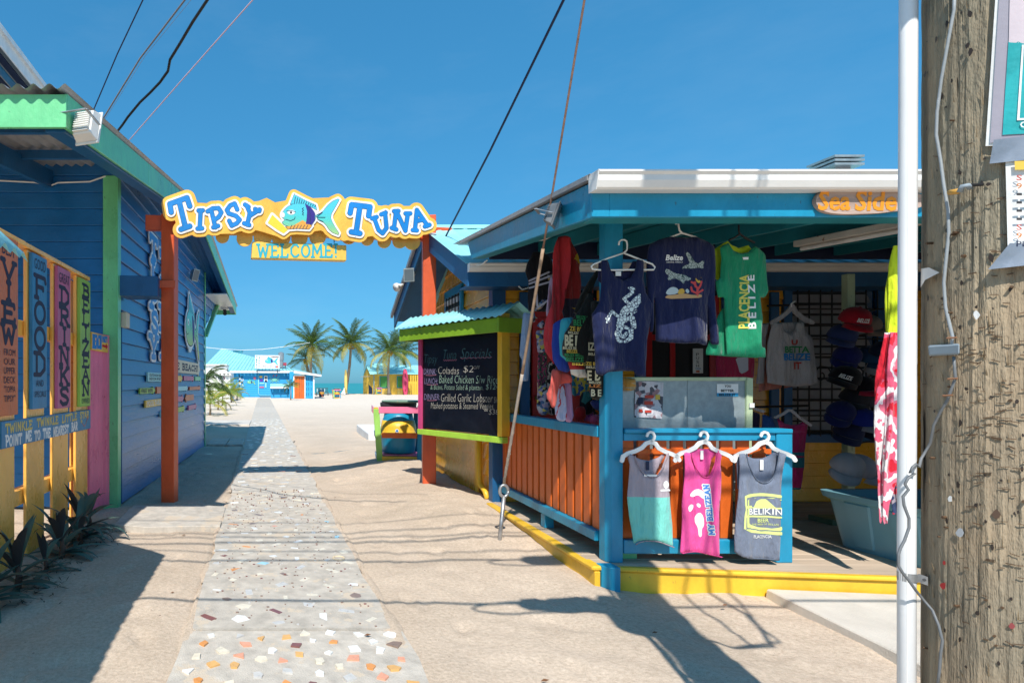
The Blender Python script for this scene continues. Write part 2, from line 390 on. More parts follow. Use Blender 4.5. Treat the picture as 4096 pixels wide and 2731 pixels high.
def poly_plate(name, polys, place, nrm, thick, m, parent, grow=0.0, res=.01, label=None, minus=()):
    pts = [p for q in polys for p in q]; e = grow + res * 2
    xs, ys, X, Y = grid(min(p[0] for p in pts) - e, max(p[0] for p in pts) + e, min(p[1] for p in pts) - e, max(p[1] for p in pts) + e, res)
    d = np.full(X.shape, 1e9)
    for q in polys: d = np.minimum(d, d_poly(X, Y, q))
    for q in minus: d = np.maximum(d, -d_poly(X, Y, q))
    return plate(name, d - grow, xs, ys, place, nrm, thick, m, parent, label)
def font_geo(s, shear=0.0, off=0.0):
    cu = bpy.data.curves.new('t', 'FONT'); cu.body = s; cu.size = 1; cu.shear = shear; cu.offset = off; cu.resolution_u = 2
    ob = bpy.data.objects.new('t', cu); me = bpy.data.meshes.new_from_object(ob)
    v = [(p.co.x, p.co.y) for p in me.vertices]; f = [list(p.vertices) for p in me.polygons]
    bpy.data.objects.remove(ob); bpy.data.curves.remove(cu); bpy.data.meshes.remove(me)
    x0 = min(p[0] for p in v); x1 = max(p[0] for p in v); y0 = min(p[1] for p in v); y1 = max(p[1] for p in v)
    return [((x - x0) / (x1 - x0), (y - y0) / (y1 - y0)) for x, y in v], f
def text(s, place, x0, y0, w, h, m, parent, shear=0.0, off=0.0, name='lettering'):   # line of lettering fitted into a box of the (x, y) the place() takes
    v, f = font_geo(s, shear, off)
    return mk(name, [place(x0 + a * w, y0 + b * h) for a, b in v], f, m, parent)
# ================================================================= GROUND
def vnoise(X, Y, s, seed):
    r = np.random.default_rng(seed); T = r.random((256, 256))
    x = X / s; y = Y / s; xi = np.floor(x).astype(int); yi = np.floor(y).astype(int); fx = x - xi; fy = y - yi
    fx = fx * fx * (3 - 2 * fx); fy = fy * fy * (3 - 2 * fy)
    g = lambda a, b: T[a % 256, b % 256]
    return (g(xi, yi) * (1 - fx) + g(xi + 1, yi) * fx) * (1 - fy) + (g(xi, yi + 1) * (1 - fx) + g(xi + 1, yi + 1) * fx) * fy - .5
FOOT = [(rng.uniform(-2.2, -.8) if rng.random() < .4 else rng.uniform(.95, 3.2), rng.uniform(2.6, 12.5), rng.normal(1.57, .5), rng.uniform(.09, .15)) for _ in range(170)]
def sstep(t): t = np.clip(t, 0, 1); return t * t * (3 - 2 * t)
def path_c(y): return .14 - .0135 * (y - 3.9)
def sand_z(X, Y, fine=True):
    z = .17 * sstep((X - .9) / 1.5) * sstep((Y - 5.0) / 2.6) * (1 - sstep((Y - 12.5) / 6))
    n = vnoise(X, Y, 1.3, 1) * .06 + vnoise(X, Y, .42, 2) * .036
    if fine:
        n = n + vnoise(X + .3 * Y, Y, .17, 3) * .020 + vnoise(X, Y, .075, 5) * .006
    z = z + n
    near = np.abs(X - path_c(Y)) - .66                      # the path lies level with the sand; sand laps its edges
    z = np.where(Y < 64, z * sstep((near + .05) / .5) + np.where(near < 0, -.05, -.006 + .012 * sstep(near / .2)), z)
    z = z - .055 * sstep((X - 2.3) / .7) * (1 - sstep((Y - 4.75) / .2)) * sstep((Y - 2.6) / .8)
    if fine and X.size > 1000:                                # trodden dents
        for fx, fy, fa, fl in FOOT:
            m_ = (np.abs(X - fx) < .3) & (np.abs(Y - fy) < .3); dx, dy = X[m_] - fx, Y[m_] - fy; u_ = dx * math.cos(fa) + dy * math.sin(fa); w_ = dy * math.cos(fa) - dx * math.sin(fa); q_ = (u_ / fl) ** 2 + (w_ / (fl * .45)) ** 2
            z[m_] += -.013 * np.exp(-q_ * q_) + .005 * np.exp(-(np.sqrt(q_) - 1.35) ** 2 * 6)
    cx = (X < -.55) & (X > -1.75) & (Y > 6.45) & (Y < 7.85)
    z = np.where(cx, np.minimum(z, -.03), z)
    rx = (X > 3.6) & (Y < 4.6) & (Y > 1); z = np.where(rx, np.minimum(z, -.02), z)
    dk = (X > 2.75) & (Y > 4.75) & (Y < 12) ; z = np.where(dk, np.minimum(z, .06), z)
    z = np.where(Y > 92, z - 1.7 * sstep((Y - 92) / 10), z)
    return z
def gridmesh(x0, x1, y0, y1, nx, ny, fine, ypow=1.0):
    xs = np.linspace(x0, x1, nx); ys = y0 + (y1 - y0) * np.linspace(0, 1, ny) ** ypow
    X, Y = np.meshgrid(xs, ys); Z = sand_z(X, Y, fine)
    v = np.stack([X, Y, Z], -1).reshape(-1, 3); i = np.arange(nx * ny).reshape(ny, nx)
    f = np.stack([i[:-1, :-1], i[:-1, 1:], i[1:, 1:], i[1:, :-1]], -1).reshape(-1, 4)
    return v, f
def sand_material():
    m = bpy.data.materials.new('beach sand'); m.use_nodes = True; t = m.node_tree; N = t.nodes; L = t.links; b = N['Principled BSDF']
    tc = N.new('ShaderNodeTexCoord')
    def noise(s, d=5, r=.6):
        n = N.new('ShaderNodeTexNoise'); n.inputs['Scale'].default_value = s; n.inputs['Detail'].default_value = d; n.inputs['Roughness'].default_value = r
        L.new(tc.outputs['Object'], n.inputs['Vector']); return n
    a = noise(.9); g = noise(210, 2, .7); c = noise(38, 3)
    r1 = N.new('ShaderNodeValToRGB'); r1.color_ramp.elements[0].position = .3; r1.color_ramp.elements[1].position = .7
    r1.color_ramp.elements[0].color = (.545, .447, .353, 1); r1.color_ramp.elements[1].color = (.668, .555, .448, 1); L.new(a.outputs['Fac'], r1.inputs[0])
    r2 = N.new('ShaderNodeValToRGB'); r2.color_ramp.elements[0].position = .32; r2.color_ramp.elements[1].position = .72
    r2.color_ramp.elements[0].color = (.62, .59, .55, 1); r2.color_ramp.elements[1].color = (1.18, 1.17, 1.16, 1)
    gm_ = N.new('ShaderNodeMath'); gm_.operation = 'MULTIPLY_ADD'; gm_.inputs[1].default_value = .55; ga_ = N.new('ShaderNodeMath'); ga_.operation = 'MULTIPLY'; ga_.inputs[1].default_value = .45; L.new(c.outputs['Fac'], ga_.inputs[0]); L.new(g.outputs['Fac'], gm_.inputs[0]); L.new(ga_.outputs[0], gm_.inputs[2]); L.new(gm_.outputs[0], r2.inputs[0])
    mx = N.new('ShaderNodeMix'); mx.data_type = 'RGBA'; mx.blend_type = 'MULTIPLY'; mx.inputs['Factor'].default_value = 1
    sy = N.new('ShaderNodeSeparateXYZ'); L.new(tc.outputs['Object'], sy.inputs[0]); dr = N.new('ShaderNodeMapRange'); dr.inputs['From Min'].default_value = 12; dr.inputs['From Max'].default_value = 45; L.new(sy.outputs['Y'], dr.inputs['Value'])   # sand turns paler toward the beach
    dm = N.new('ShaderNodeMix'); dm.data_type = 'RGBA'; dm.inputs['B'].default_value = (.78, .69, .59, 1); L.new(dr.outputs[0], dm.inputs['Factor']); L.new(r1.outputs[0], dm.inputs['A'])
    L.new(dm.outputs['Result'], mx.inputs['A']); L.new(r2.outputs[0], mx.inputs['B'])
    v = N.new('ShaderNodeTexVoronoi'); v.inputs['Scale'].default_value = 26; L.new(tc.outputs['Object'], v.inputs['Vector'])      # scattered shell grit
    r3 = N.new('ShaderNodeValToRGB'); r3.color_ramp.elements[0].position = .03; r3.color_ramp.elements[1].position = .06
    r3.color_ramp.elements[0].color = (1, 1, 1, 1); r3.color_ramp.elements[1].color = (0, 0, 0, 1); L.new(v.outputs['Distance'], r3.inputs[0])
    hv = N.new('ShaderNodeSeparateColor'); L.new(v.outputs['Color'], hv.inputs[0])
    gt = N.new('ShaderNodeMath'); gt.operation = 'GREATER_THAN'; gt.inputs[1].default_value = .82; L.new(hv.outputs[0], gt.inputs[0])
    mu = N.new('ShaderNodeMath'); mu.operation = 'MULTIPLY'; L.new(r3.outputs[0], mu.inputs[0]); L.new(gt.outputs[0], mu.inputs[1])
    m2 = N.new('ShaderNodeMix'); m2.data_type = 'RGBA'; L.new(mu.outputs[0], m2.inputs['Factor']); L.new(mx.outputs['Result'], m2.inputs['A'])
    rc = N.new('ShaderNodeValToRGB'); rc.color_ramp.elements[0].color = (.16, .10, .07, 1); rc.color_ramp.elements[1].color = (.85, .80, .72, 1); L.new(hv.outputs[1], rc.inputs[0])
    L.new(rc.outputs[0], m2.inputs['B']); L.new(m2.outputs['Result'], b.inputs['Base Color'])
    ad = N.new('ShaderNodeMath'); ad.operation = 'MULTIPLY_ADD'; ad.inputs[1].default_value = .35; L.new(g.outputs['Fac'], ad.inputs[0]); L.new(c.outputs['Fac'], ad.inputs[2])
    bp = N.new('ShaderNodeBump'); bp.inputs['Strength'].default_value = .55; bp.inputs['Distance'].default_value = .012; L.new(ad.outputs[0], bp.inputs['Height']); L.new(bp.outputs[0], b.inputs['Normal'])
    b.inputs['Roughness'].default_value = .95; b.inputs['Specular IOR Level'].default_value = .1
    return m
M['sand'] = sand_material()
v1, f1 = gridmesh(-4.5, 5.5, .6, 13.6, 250, 330, True)
v2, f2 = gridmesh(-14, 16, 13.6, 106, 110, 150, False, 1.5)
v3 = []; f3 = []
def quad_sheet(x0, x1, y0, y1):
    k = len(v3); v3.extend([(x0, y0, -.02), (x1, y0, -.02), (x1, y1, -.02), (x0, y1, -.02)]); f3.append([k, k + 1, k + 2, k + 3])
for a in [(-400, -14, -60, 93), (16, 400, -60, 93), (-14, -4.5, -60, 13.6), (5.5, 16, -60, 13.6), (-4.5, 5.5, -60, .6)]: quad_sheet(*a)
vs = np.concatenate([v1, v2, np.array(v3)]); fs = f1.tolist() + (f2 + len(v1)).tolist() + [[i + len(v1) + len(v2) for i in q] for q in f3]
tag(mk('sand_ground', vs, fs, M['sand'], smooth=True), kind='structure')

bits = MB()                                                     # shell bits, pebbles and twigs on the sand
for _ in range(700):
    x = random.uniform(-2.0, 4.2); y = 2.3 + 9 * random.random() ** 1.6
    if abs(x - path_c(y)) < .7 or (x > 2.45 and y > 4.6): continue
    zz = float(sand_z(np.array([x]), np.array([y]))[0]); r = random.uniform(.003, .010); a = random.uniform(0, 3.1); c_, s_ = math.cos(a), math.sin(a); k = random.uniform(.4, 1)
    bits.add([(x + r * c_, y + r * s_, zz), (x - r * k * s_, y + r * k * c_, zz), (x - r * c_, y - r * s_, zz), (x + r * k * s_, y - r * k * c_, zz), (x, y, zz + r * .6)], [(0, 1, 4), (1, 2, 4), (2, 3, 4), (3, 0, 4)])
tag(part('shell_bits', bits, mat('shell bits', (.42, .34, .27), .8, var=.7, scale=25)), 'small shell bits and pebbles scattered on the sand', 'pebbles', kind='stuff')

def sea_material():
    m = bpy.data.materials.new('lagoon water'); m.use_nodes = True; t = m.node_tree; N = t.nodes; L = t.links; b = N['Principled BSDF']
    tc = N.new('ShaderNodeTexCoord'); mp = N.new('ShaderNodeMapping'); mp.inputs['Scale'].default_value = (.35, 1.2, 1); L.new(tc.outputs['Object'], mp.inputs[0])
    n = N.new('ShaderNodeTexNoise'); n.inputs['Scale'].default_value = 1.2; n.inputs['Detail'].default_value = 4; L.new(mp.outputs[0], n.inputs['Vector'])
    n2 = N.new('ShaderNodeTexNoise'); n2.inputs['Scale'].default_value = .02; L.new(mp.outputs[0], n2.inputs['Vector'])
    r = N.new('ShaderNodeValToRGB'); r.color_ramp.elements[0].color = (.015, .20, .21, 1); r.color_ramp.elements[1].color = (.03, .30, .29, 1); L.new(n2.outputs['Fac'], r.inputs[0])
    L.new(r.outputs[0], b.inputs['Base Color']); b.inputs['Roughness'].default_value = .35; b.inputs['Specular IOR Level'].default_value = .15
    bp = N.new('ShaderNodeBump'); bp.inputs['Strength'].default_value = .6; bp.inputs['Distance'].default_value = .25; L.new(n.outputs['Fac'], bp.inputs['Height']); L.new(bp.outputs[0], b.inputs['Normal'])
    return m
sea = mk('sea', [(-6000, 90, -.75), (6000, 90, -.75), (6000, 12000, -.75), (-6000, 12000, -.75)], [[0, 1, 2, 3]], sea_material()); tag(sea, kind='structure')

# ---------------------------------------------------------------- mosaic path: slabs and broken tile pieces
path = thing('path', None, None, (0, 3, 0)); tag(path, kind='structure')
ys_j = [1.2, 3.87, 7.72, 11.2, 14.4, 18, 22, 27, 33, 40, 50, 63.6]
def ptop(y): return .006
for k, (a, b) in enumerate(zip(ys_j[:-1], ys_j[1:])):
    hw = .655 if k else .70
    n = max(2, int((b - a) / .35)) if k < 5 else 2
    mb = MB(); le = []; ri = []
    for i in range(n + 1):
        y = a + .012 + (b - a - .024) * i / n; j = .026 if k < 5 else 0
        le.append((path_c(y) - hw + random.uniform(-j, j), y)); ri.append((path_c(y) + hw + random.uniform(-j, j), y))
    zt = .010 + random.uniform(-.004, .004) + (.012 if k == 1 else 0)
    tb = [(x, y, zt) for x, y in le]; tr = [(x, y, zt) for x, y in ri]; lo = [(x, y, -.09) for x, y in le]; ro = [(x, y, -.09) for x, y in ri]
    m_ = n + 1; vs = tb + tr + lo + ro; fs = []
    for i in range(n):
        fs += [[i, m_ + i, m_ + i + 1, i + 1], [i, i + 1, 2 * m_ + i + 1, 2 * m_ + i], [m_ + i, 3 * m_ + i, 3 * m_ + i + 1, m_ + i + 1]]
    fs += [[0, 2 * m_, 3 * m_, m_], [n, m_ + n, 3 * m_ + n, 2 * m_ + n]]
    mk('slab', vs, fs, M['concrete'], path)
    if k == 0: path_z0 = zt
    if k == 1: path_z1 = zt
tile_cols = [flat('tile ' + n, c, rough=.3, var=.12, scale=20) for n, c in [('cream', (.72, .65, .52)), ('white', (.76, .75, .72)), ('grey', (.56, .54, .51)), ('orange', (.70, .30, .09)), ('amber', (.70, .40, .14)),
             ('salmon', (.72, .34, .22)), ('maroon', (.22, .09, .08)), ('brown', (.26, .18, .14)), ('sky', (.35, .60, .72))]]
def shard(r, kind):
    n = random.choice([4, 4, 4, 5, 5, 3])
    if kind == 'rect': return [(-r, -r * .45), (r, -r * .4), (r * .95, r * .42), (-r, r * .38)]
    return [(r * random.uniform(.65, 1.15) * math.cos(2 * math.pi * (i + random.uniform(-.2, .2)) / n), r * random.uniform(.65, 1.15) * math.sin(2 * math.pi * (i + random.uniform(-.2, .2)) / n)) for i in range(n)]
stuff = MB(); stuffc = []; placed = []
def put_tile(x, y, r, ci, kind=None, ang=None, stuff_=False):
    pl = shard(r, kind); a = random.uniform(0, 6.28) if ang is None else ang
    pl = [(x + px * math.cos(a) - py * math.sin(a), y + px * math.sin(a) + py * math.cos(a)) for px, py in pl]
    cy = sum(p[1] for p in pl) / len(pl)
    s = 0.
    for i in range(len(pl)): s += pl[i][0] * pl[(i + 1) % len(pl)][1] - pl[(i + 1) % len(pl)][0] * pl[i][1]
    if s < 0: pl = pl[::-1]
    if stuff_:
        k = len(stuff.f); stuff.prism([(px, py, .002) for px, py in pl], (0, 0, .016)); stuffc.extend([ci] * (len(stuff.f) - k)); return
    tx, ty = random.uniform(-.03, .03), random.uniform(-.03, .03)
    mb = MB().prism([(px, py, .002) for px, py in pl], (0, 0, .0175))
    nn = len(pl)
    for v_ in mb.v[nn:]: v_.z += (v_.x - x) * tx + (v_.y - y) * ty
    part('tile', mb, tile_cols[ci], path)
def free(x, y, d):
    for a, b in placed:
        if abs(a - x) < d and abs(b - y) < d * 1.1 and (a - x) ** 2 + (b - y) ** 2 < d * d: return False
    placed.append((x, y)); return True
cnt = 0
for _ in range(4000):                                             # foot of the path: dense coloured shards
    y = random.uniform(2.5, 3.82); x = path_c(y) + random.uniform(-.62, .62)
    if cnt < 84 and free(x, y, .118): put_tile(x, y, random.uniform(.028, .052), random.choices(range(9), [5, 7, 2, 2.2, 2.5, 2.5, 1.5, .6, .6])[0]); cnt += 1
for _ in range(5000):                                             # second length: sparser, mostly cream
    y = random.uniform(3.95, 7.7); x = path_c(y) + random.uniform(-.59, .59)
    if abs(x - path_c(y)) < .3 and random.random() < .45: continue
    if cnt < 172 and free(x, y, .20): put_tile(x, y, random.uniform(.035, .066), random.choices(range(9), [7, 4, 2.5, .6, .3, .2, .8, 1.2, .8])[0], random.choice(['rect', None])); cnt += 1
for _ in range(5000):
    y = random.uniform(7.8, 14.2); x = path_c(y) + random.uniform(-.59, .59)
    if cnt < 225 and free(x, y, .24): put_tile(x, y, random.uniform(.05, .075), random.choices(range(9), [5, 4, 4, 0, .1, .2, .1, .3, .2])[0], random.choice(['rect', None]), random.uniform(-.4, .4)); cnt += 1
for _ in range(420):
    y = random.uniform(14.5, 27); x = path_c(y) + random.uniform(-.58, .58)
    if free(x, y, .26): put_tile(x, y, random.uniform(.06, .09), random.choice([0, 1, 1, 2]), stuff_=True)
for _ in range(420):                                             # pebbles set in the concrete
    y = random.uniform(3.9, 9); x = path_c(y) + random.uniform(-.6, .6); r = random.uniform(.003, .011)
    k = len(stuff.f); stuff.prism([(x + r * math.cos(t), y + r * .7 * math.sin(t), .004) for t in (0, 1.05, 2.1, 3.14, 4.2, 5.24)], (0, 0, .021)); stuffc.extend([random.choice([2, 7, 7, 6])] * (len(stuff.f) - k))
so_ = part('tile_chips', stuff, tile_cols, path); so_.data.polygons.foreach_set('material_index', stuffc); so_['kind'] = 'stuff'
dri = MB()                                                      # sand blown over the path edges
for _ in range(80):
    y = 3.9 + 13 * random.random() ** 1.4; sd2 = random.choice((-1, 1)); ln = random.uniform(.12, .55); wd = random.uniform(.02, .075); x = path_c(y) + sd2 * (.67 - wd * .1); k = len(dri.v)
    dri.v.append(Vector((x, y, .026 + random.uniform(0, .01)))); m_ = 14
    for i in range(m_): a = 2 * math.pi * i / m_; q = random.uniform(.7, 1.15); dri.v.append(Vector((x + wd * q * math.cos(a), y + ln * q * math.sin(a), -.002)))
    dri.f += [[k, k + 1 + i, k + 1 + (i + 1) % m_] for i in range(m_)]
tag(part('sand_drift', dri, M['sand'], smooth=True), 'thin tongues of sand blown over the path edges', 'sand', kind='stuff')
# cockle shell ring set in the path
mk('shell', *(lambda mb: (mb.v, mb.f))(MB().tube([(.62 + .05 * math.cos(t), 5.42 + .06 * math.sin(t), .022) for t in [i * math.pi / 8 for i in range(17)]], .008, 6)), flat('shell', (.7, .58, .4)), path)

def cracked_slab(name, poly, z0, z1, m, parent=None):
    s = sum(poly[i][0] * poly[(i + 1) % len(poly)][1] - poly[(i + 1) % len(poly)][0] * poly[i][1] for i in range(len(poly)))
    if s < 0: poly = poly[::-1]
    return part(name, MB().prism([(x, y, z0) for x, y in poly], (0, 0, z1 - z0)), m, parent, bevel=.006)
apron = thing('gate_apron', None, None, (-1.2, 7.1, 0)); tag(apron, kind='structure')
cracked_slab('slab', [(-1.72, 6.62), (-1.36, 6.50), (-.545, 6.56), (-.548, 6.78), (-1.23, 7.24), (-1.75, 7.5)], -.05, .045, M['concrete'], apron)
cracked_slab('slab', [(-1.24, 7.26), (-.552, 6.80), (-.56, 7.70), (-1.1, 7.76), (-1.76, 7.74), (-1.75, 7.52)], -.05, .028, M['concrete'], apron)
far_ap = thing('side_apron', None, None, (-1.1, 16.2, 0)); tag(far_ap, kind='structure')
for a in [(-1.62, -1.13, 15.3, 16.9), (-1.11, -.70, 15.25, 16.9)]:
    part('slab', MB().box(a[0], a[1], a[2], a[3], -.05, .05), M['concrete'], far_ap, bevel=.01)
strip = part('kerb_strip', MB().box(-3.4, -.78, 22.6, 25.2, -.05, .05), M['slab'], bevel=.01); tag(strip, kind='structure')
ramp = thing('entry_ramp', None, None, (4.6, 4.0, 0)); tag(ramp, kind='structure')
part('slab', MB().hexa([(3.74, 4.545, -.1), (3.62, 3.2, -.1), (7, 2.9, -.1), (7, 4.10, -.1)], [(3.76, 4.545, .045), (3.64, 3.2, .02), (7, 2.9, .02), (7, 4.10, .045)]), M['slab'], ramp, bevel=.008)
tag(part('concrete_block', MB().hexa([(2.66, 16.2, -.05), (4.1, 16.2, -.05), (4.3, 19.8, -.05), (2.86, 19.8, -.05)], [(2.66, 16.2, .24), (4.1, 16.2, .24), (4.3, 19.8, .24), (2.86, 19.8, .24)]), mat('whitewashed concrete', (.74, .73, .71), .8, bump=.3, wear=.03, wearcol=(.5, .48, .45)), bevel=.02), 'low white concrete block lying on the sand beyond the barrel', 'block')

# ================================================================= BLUE HOUSE ON THE LEFT
A0 = Vector((-1.99, 7.71, 0)); WD = Vector((.0414, .99914, 0)).normalized(); WN = Vector((WD.y, -WD.x, 0))   # side wall line, outward normal
def wall(s, z, out=0.0): return A0 + WD * s + Vector((0, 0, z)) + WN * out
def wallpx(u, v):
    p = onplane(u, v, A0, WN); return ((p - A0).dot(WD), p.z)
house = thing('blue_house', 'large blue clapboard house with green trim and corrugated roof beside the sand path', 'house', (-4, 11, 0))
def roof_z(y): return 3.90 + (y - 4.8) * .157 if y < 11.7 else 4.983 - (y - 11.7) * .142
RX = lambda y: -1.65 + .0414 * (y - 4.8)
LAP = .032
def lap_board(p0, d, n, s0a, s1a, s0b, s1b, z0, z1):      # clapboard between z0 and z1: proud at the bottom
    q = lambda s, z, o: p0 + d * s + n * o + Vector((0, 0, z))
    return MB().hexa([q(s0a, z0, -.01), q(s1a, z0, -.01), q(s1a, z0, LAP), q(s0a, z0, LAP)], [q(s0b, z1, -.01), q(s1b, z1, -.01), q(s1b, z1, .004), q(s0b, z1, .004)])
pitch = .212; z = 0.02; L1 = 7.5
while z < 4.95:
    z1 = z + pitch - .003
    def rng_s(zz, up=L1):                                   # side wall clipped by the gable
        y0 = 7.71; lo = 0
        if zz > roof_z(7.71) - .08: lo = (zz - (roof_z(7.71) - .08)) / .157
        hi = up
        far = (4.983 - .08 - zz) / .142 + 11.7 - 7.71
        if zz > 3.0: hi = max(up, min(10.6, L1 + (zz - 2.95) / 1.15 * 2.7))   # infill over the brace
        return lo, min(hi, far)
    a0, a1 = rng_s(z); b0, b1 = rng_s(min(z1, 4.95))
    if a1 - a0 > .1:
        part('clapboard', lap_board(A0, WD, WN, a0, a1, b0, max(b1, b0 + .02), z, z1), M['blue'], house, bevel=.003)
    if z < 4.3:
        part('clapboard', lap_board(A0 + Vector((0, 0, 0)), Vector((-1, 0, 0)), Vector((0, -1, 0)), 0.0, 6.5, 0.0, 6.5, z, z1), M['blue'], house, bevel=.003)
    z += pitch
# core so that no light leaks through
part('wall_core', MB().prism([wall(0.0, 0, -.03), wall(L1, 0, -.03), wall(L1, 3.0, -.03), wall(10.6, 4.1, -.03), wall(4.0, 4.85, -.03), wall(0.0, 4.25, -.03)], (-.05, 0, 0)), M['blue'], house)
part('wall_core', MB().box(-8.5, -2.03, 7.735, 7.78, 0, 4.3), M['blue'], house)
part('end_wall', MB().hexa([wall(L1, 0, -.02), wall(L1, 0, -6), wall(L1 + .1, 0, -6), wall(L1 + .1, 0, -.02)], [wall(L1, 4.4, -.02), wall(L1, 4.4, -6), wall(L1 + .1, 4.4, -6), wall(L1 + .1, 4.4, -.02)]), M['blue'], house)
# green corner trims
part('corner_trim', MB().box(A0.x - .145, A0.x + .03, A0.y - .045, A0.y - .018, 0, 4.25), M['green'], house, bevel=.004)
c0 = A0 + WN * .028
part('corner_trim', MB().hexa([c0 + WD * -.045, c0 + WD * .09, c0 + WD * .09 + WN * .022, c0 + WD * -.045 + WN * .022], [p + Vector((0, 0, 4.28)) for p in (c0 + WD * -.045, c0 + WD * .09, c0 + WD * .09 + WN * .022, c0 + WD * -.045 + WN * .022)]), M['green'], house, bevel=.004)
c1 = A0 + WD * (L1 - .07) + WN * .028
part('corner_trim', MB().hexa([c1, c1 + WD * .09, c1 + WD * .09 + WN * .022, c1 + WN * .022], [p + Vector((0, 0, 4.40)) for p in (c1, c1 + WD * .09, c1 + WD * .09 + WN * .022, c1 + WN * .022)]), M['green'], house, bevel=.004)
part('eave_brace', MB().beam(wall(L1, 2.80, .05), wall(10.15, 4.02, .05), .07, .11, WN), M['green'], house, bevel=.004)
# roof: corrugated sheets, rake and eave boards
def corrugated(ya, yb, za, zb, x0, x1f, wl=.085, amp=.019):
    n = int((6.6) / (wl / 4)); xs = np.linspace(-8.2, 0, n); vs = []; fs = []
    xe_a, xe_b = RX(ya) + .05, RX(yb) + .05
    for yy, zz, xe in ((ya, za, xe_a), (yb, zb, xe_b)):
        for i in range(n):
            x = xe - (n - 1 - i) * wl / 4; vs.append((x, yy, zz + amp * math.cos((n - 1 - i) * math.pi / 2 + .6) * 1.0))
    for i in range(n - 1): fs.append([i, i + 1, n + i + 1, n + i])
    return vs, fs
def finer(ya, yb, za, zb, wl=.125, amp=.021, per=8):
    n = int(6.6 / wl * per) + 1; vs = []; fs = []
    for yy, zz in ((ya, za), (yb, zb)):
        for i in range(n): vs.append((RX(yy) + .05 - i * wl / per, yy, zz + amp * math.cos(2 * math.pi * i / per)))
    for i in range(n - 1): fs.append([i, n + i, n + i + 1, i + 1])
    return vs, fs
o = mk('roof_sheet', *finer(4.70, 11.7, roof_z(4.70) + .04, roof_z(11.7) + .04), M['grey'], house, smooth=True)
o = mk('roof_sheet', *finer(11.7, 18.9, roof_z(11.7) + .04, roof_z(18.9) + .04), M['grey'], house, smooth=True)
def rake(ya, yb, name, w0, w1, dz0, dz1, m, off=0.0):
    q = lambda y, o, dz: Vector((RX(y) + o, y, roof_z(y) + dz))
    return part(name, MB().hexa([q(ya, w0, dz0), q(ya, w1, dz0), q(ya, w1, dz1), q(ya, w0, dz1)], [q(yb, w0, dz0), q(yb, w1, dz0), q(yb, w1, dz1), q(yb, w0, dz1)]), m, house, bevel=.004)
for ya, yb in [(4.80, 7.45), (7.453, 11.7)]: rake(ya, yb, 'rake_board', 0.0, .03, -.27, .012, M['green'])
for ya, yb in [(11.703, 15.2), (15.203, 18.6)]: rake(ya, yb, 'rake_board', 0.0, .03, -.27, .012, M['green'])
rake(4.83, 11.7, 'rake_rafter', -.16, -.003, -.29, -.05, M['blued']); rake(11.7, 18.55, 'rake_rafter', -.14, -.003, -.26, -.05, M['blued'])
# soffit boards between rafter and wall
for ya, yb in [(7.9, 11.7), (11.7, 18.5)]:
    n = 3
    for k in range(n):
        q = lambda y, t: Vector((RX(y) - .16 - t * .30, y, roof_z(y) - .10))
        part('soffit_board', MB().hexa([q(ya, k / n), q(ya, (k + .97) / n), q(ya, (k + .97) / n) + Vector((0, 0, .03)), q(ya, k / n) + Vector((0, 0, .03))], [q(yb, k / n), q(yb, (k + .97) / n), q(yb, (k + .97) / n) + Vector((0, 0, .03)), q(yb, k / n) + Vector((0, 0, .03))]), M['blued'], house)
part('eave_board', MB().box(-8.3, -1.62, 4.77, 4.80, 3.63, 3.895), M['green'], house, bevel=.004)
part('eave_board', MB().box(-8.3, RX(18.6) + .03, 18.6, 18.63, 3.72, 4.0), M['green'], house, bevel=.004)
part('end_soffit', MB().box(-6, RX(18.5) - .02, 15.3, 18.6, 3.86, 3.885), M['whitem'], house)
for x in (-2.85, -4.1, -5.35, -6.6):
    part('rafter', MB().hexa([(x, 4.85, 3.64), (x + .07, 4.85, 3.64), (x + .07, 4.85, 3.86), (x, 4.85, 3.86)], [(x, 7.7, 4.10), (x + .07, 7.7, 4.10), (x + .07, 7.7, 4.32), (x, 7.7, 4.32)]), M['blued'], house, bevel=.003)
for y in (5.6, 6.7):
    z = roof_z(y); part('purlin', MB().box(-8, RX(y) - .17, y, y + .05, z - .09, z + .005), M['blued'], house)
part('roof_vent_pipe', MB().tube([(-1.95, 6.95, 4.2), (-1.95, 6.95, 4.62)], .022, 10), M['whitem'], house)
# conduit and fittings on the wall
part('conduit', MB().tube([wall(.17, 2.55, .03), wall(.17, 1.9, .03), wall(.17, .02, .03)], .012, 6), M['blued'], house)
part('meter_box', MB().hexa([wall(.14, 2.33, .03), wall(.30, 2.33, .03), wall(.30, 2.33, .11), wall(.14, 2.33, .11)], [wall(.14, 2.53, .03), wall(.30, 2.53, .03), wall(.30, 2.53, .11), wall(.14, 2.53, .11)]), M['cream'], house, bevel=.01)
part('eave_cable', MB().tube([(-4.5, 7.66, 4.21), (-3.6, 7.66, 4.19), (-3.0, 7.66, 4.16), (-2.8, 7.64, 4.11), (-2.7, 7.64, 4.15), (-2.3, 7.66, 4.17), (-2.1, 7.66, 4.24)], .010, 6), M['whitem'], house)
boxp = [(-1.955, 7.74, 2.73), (-1.46, 7.80, 2.73), (-1.46, 8.16, 2.73), (-1.94, 8.14, 2.73)]
part('sign_box', MB().hexa(boxp, [(x, y, 2.99) for x, y, z in boxp]), M['blued'], house, bevel=.006)

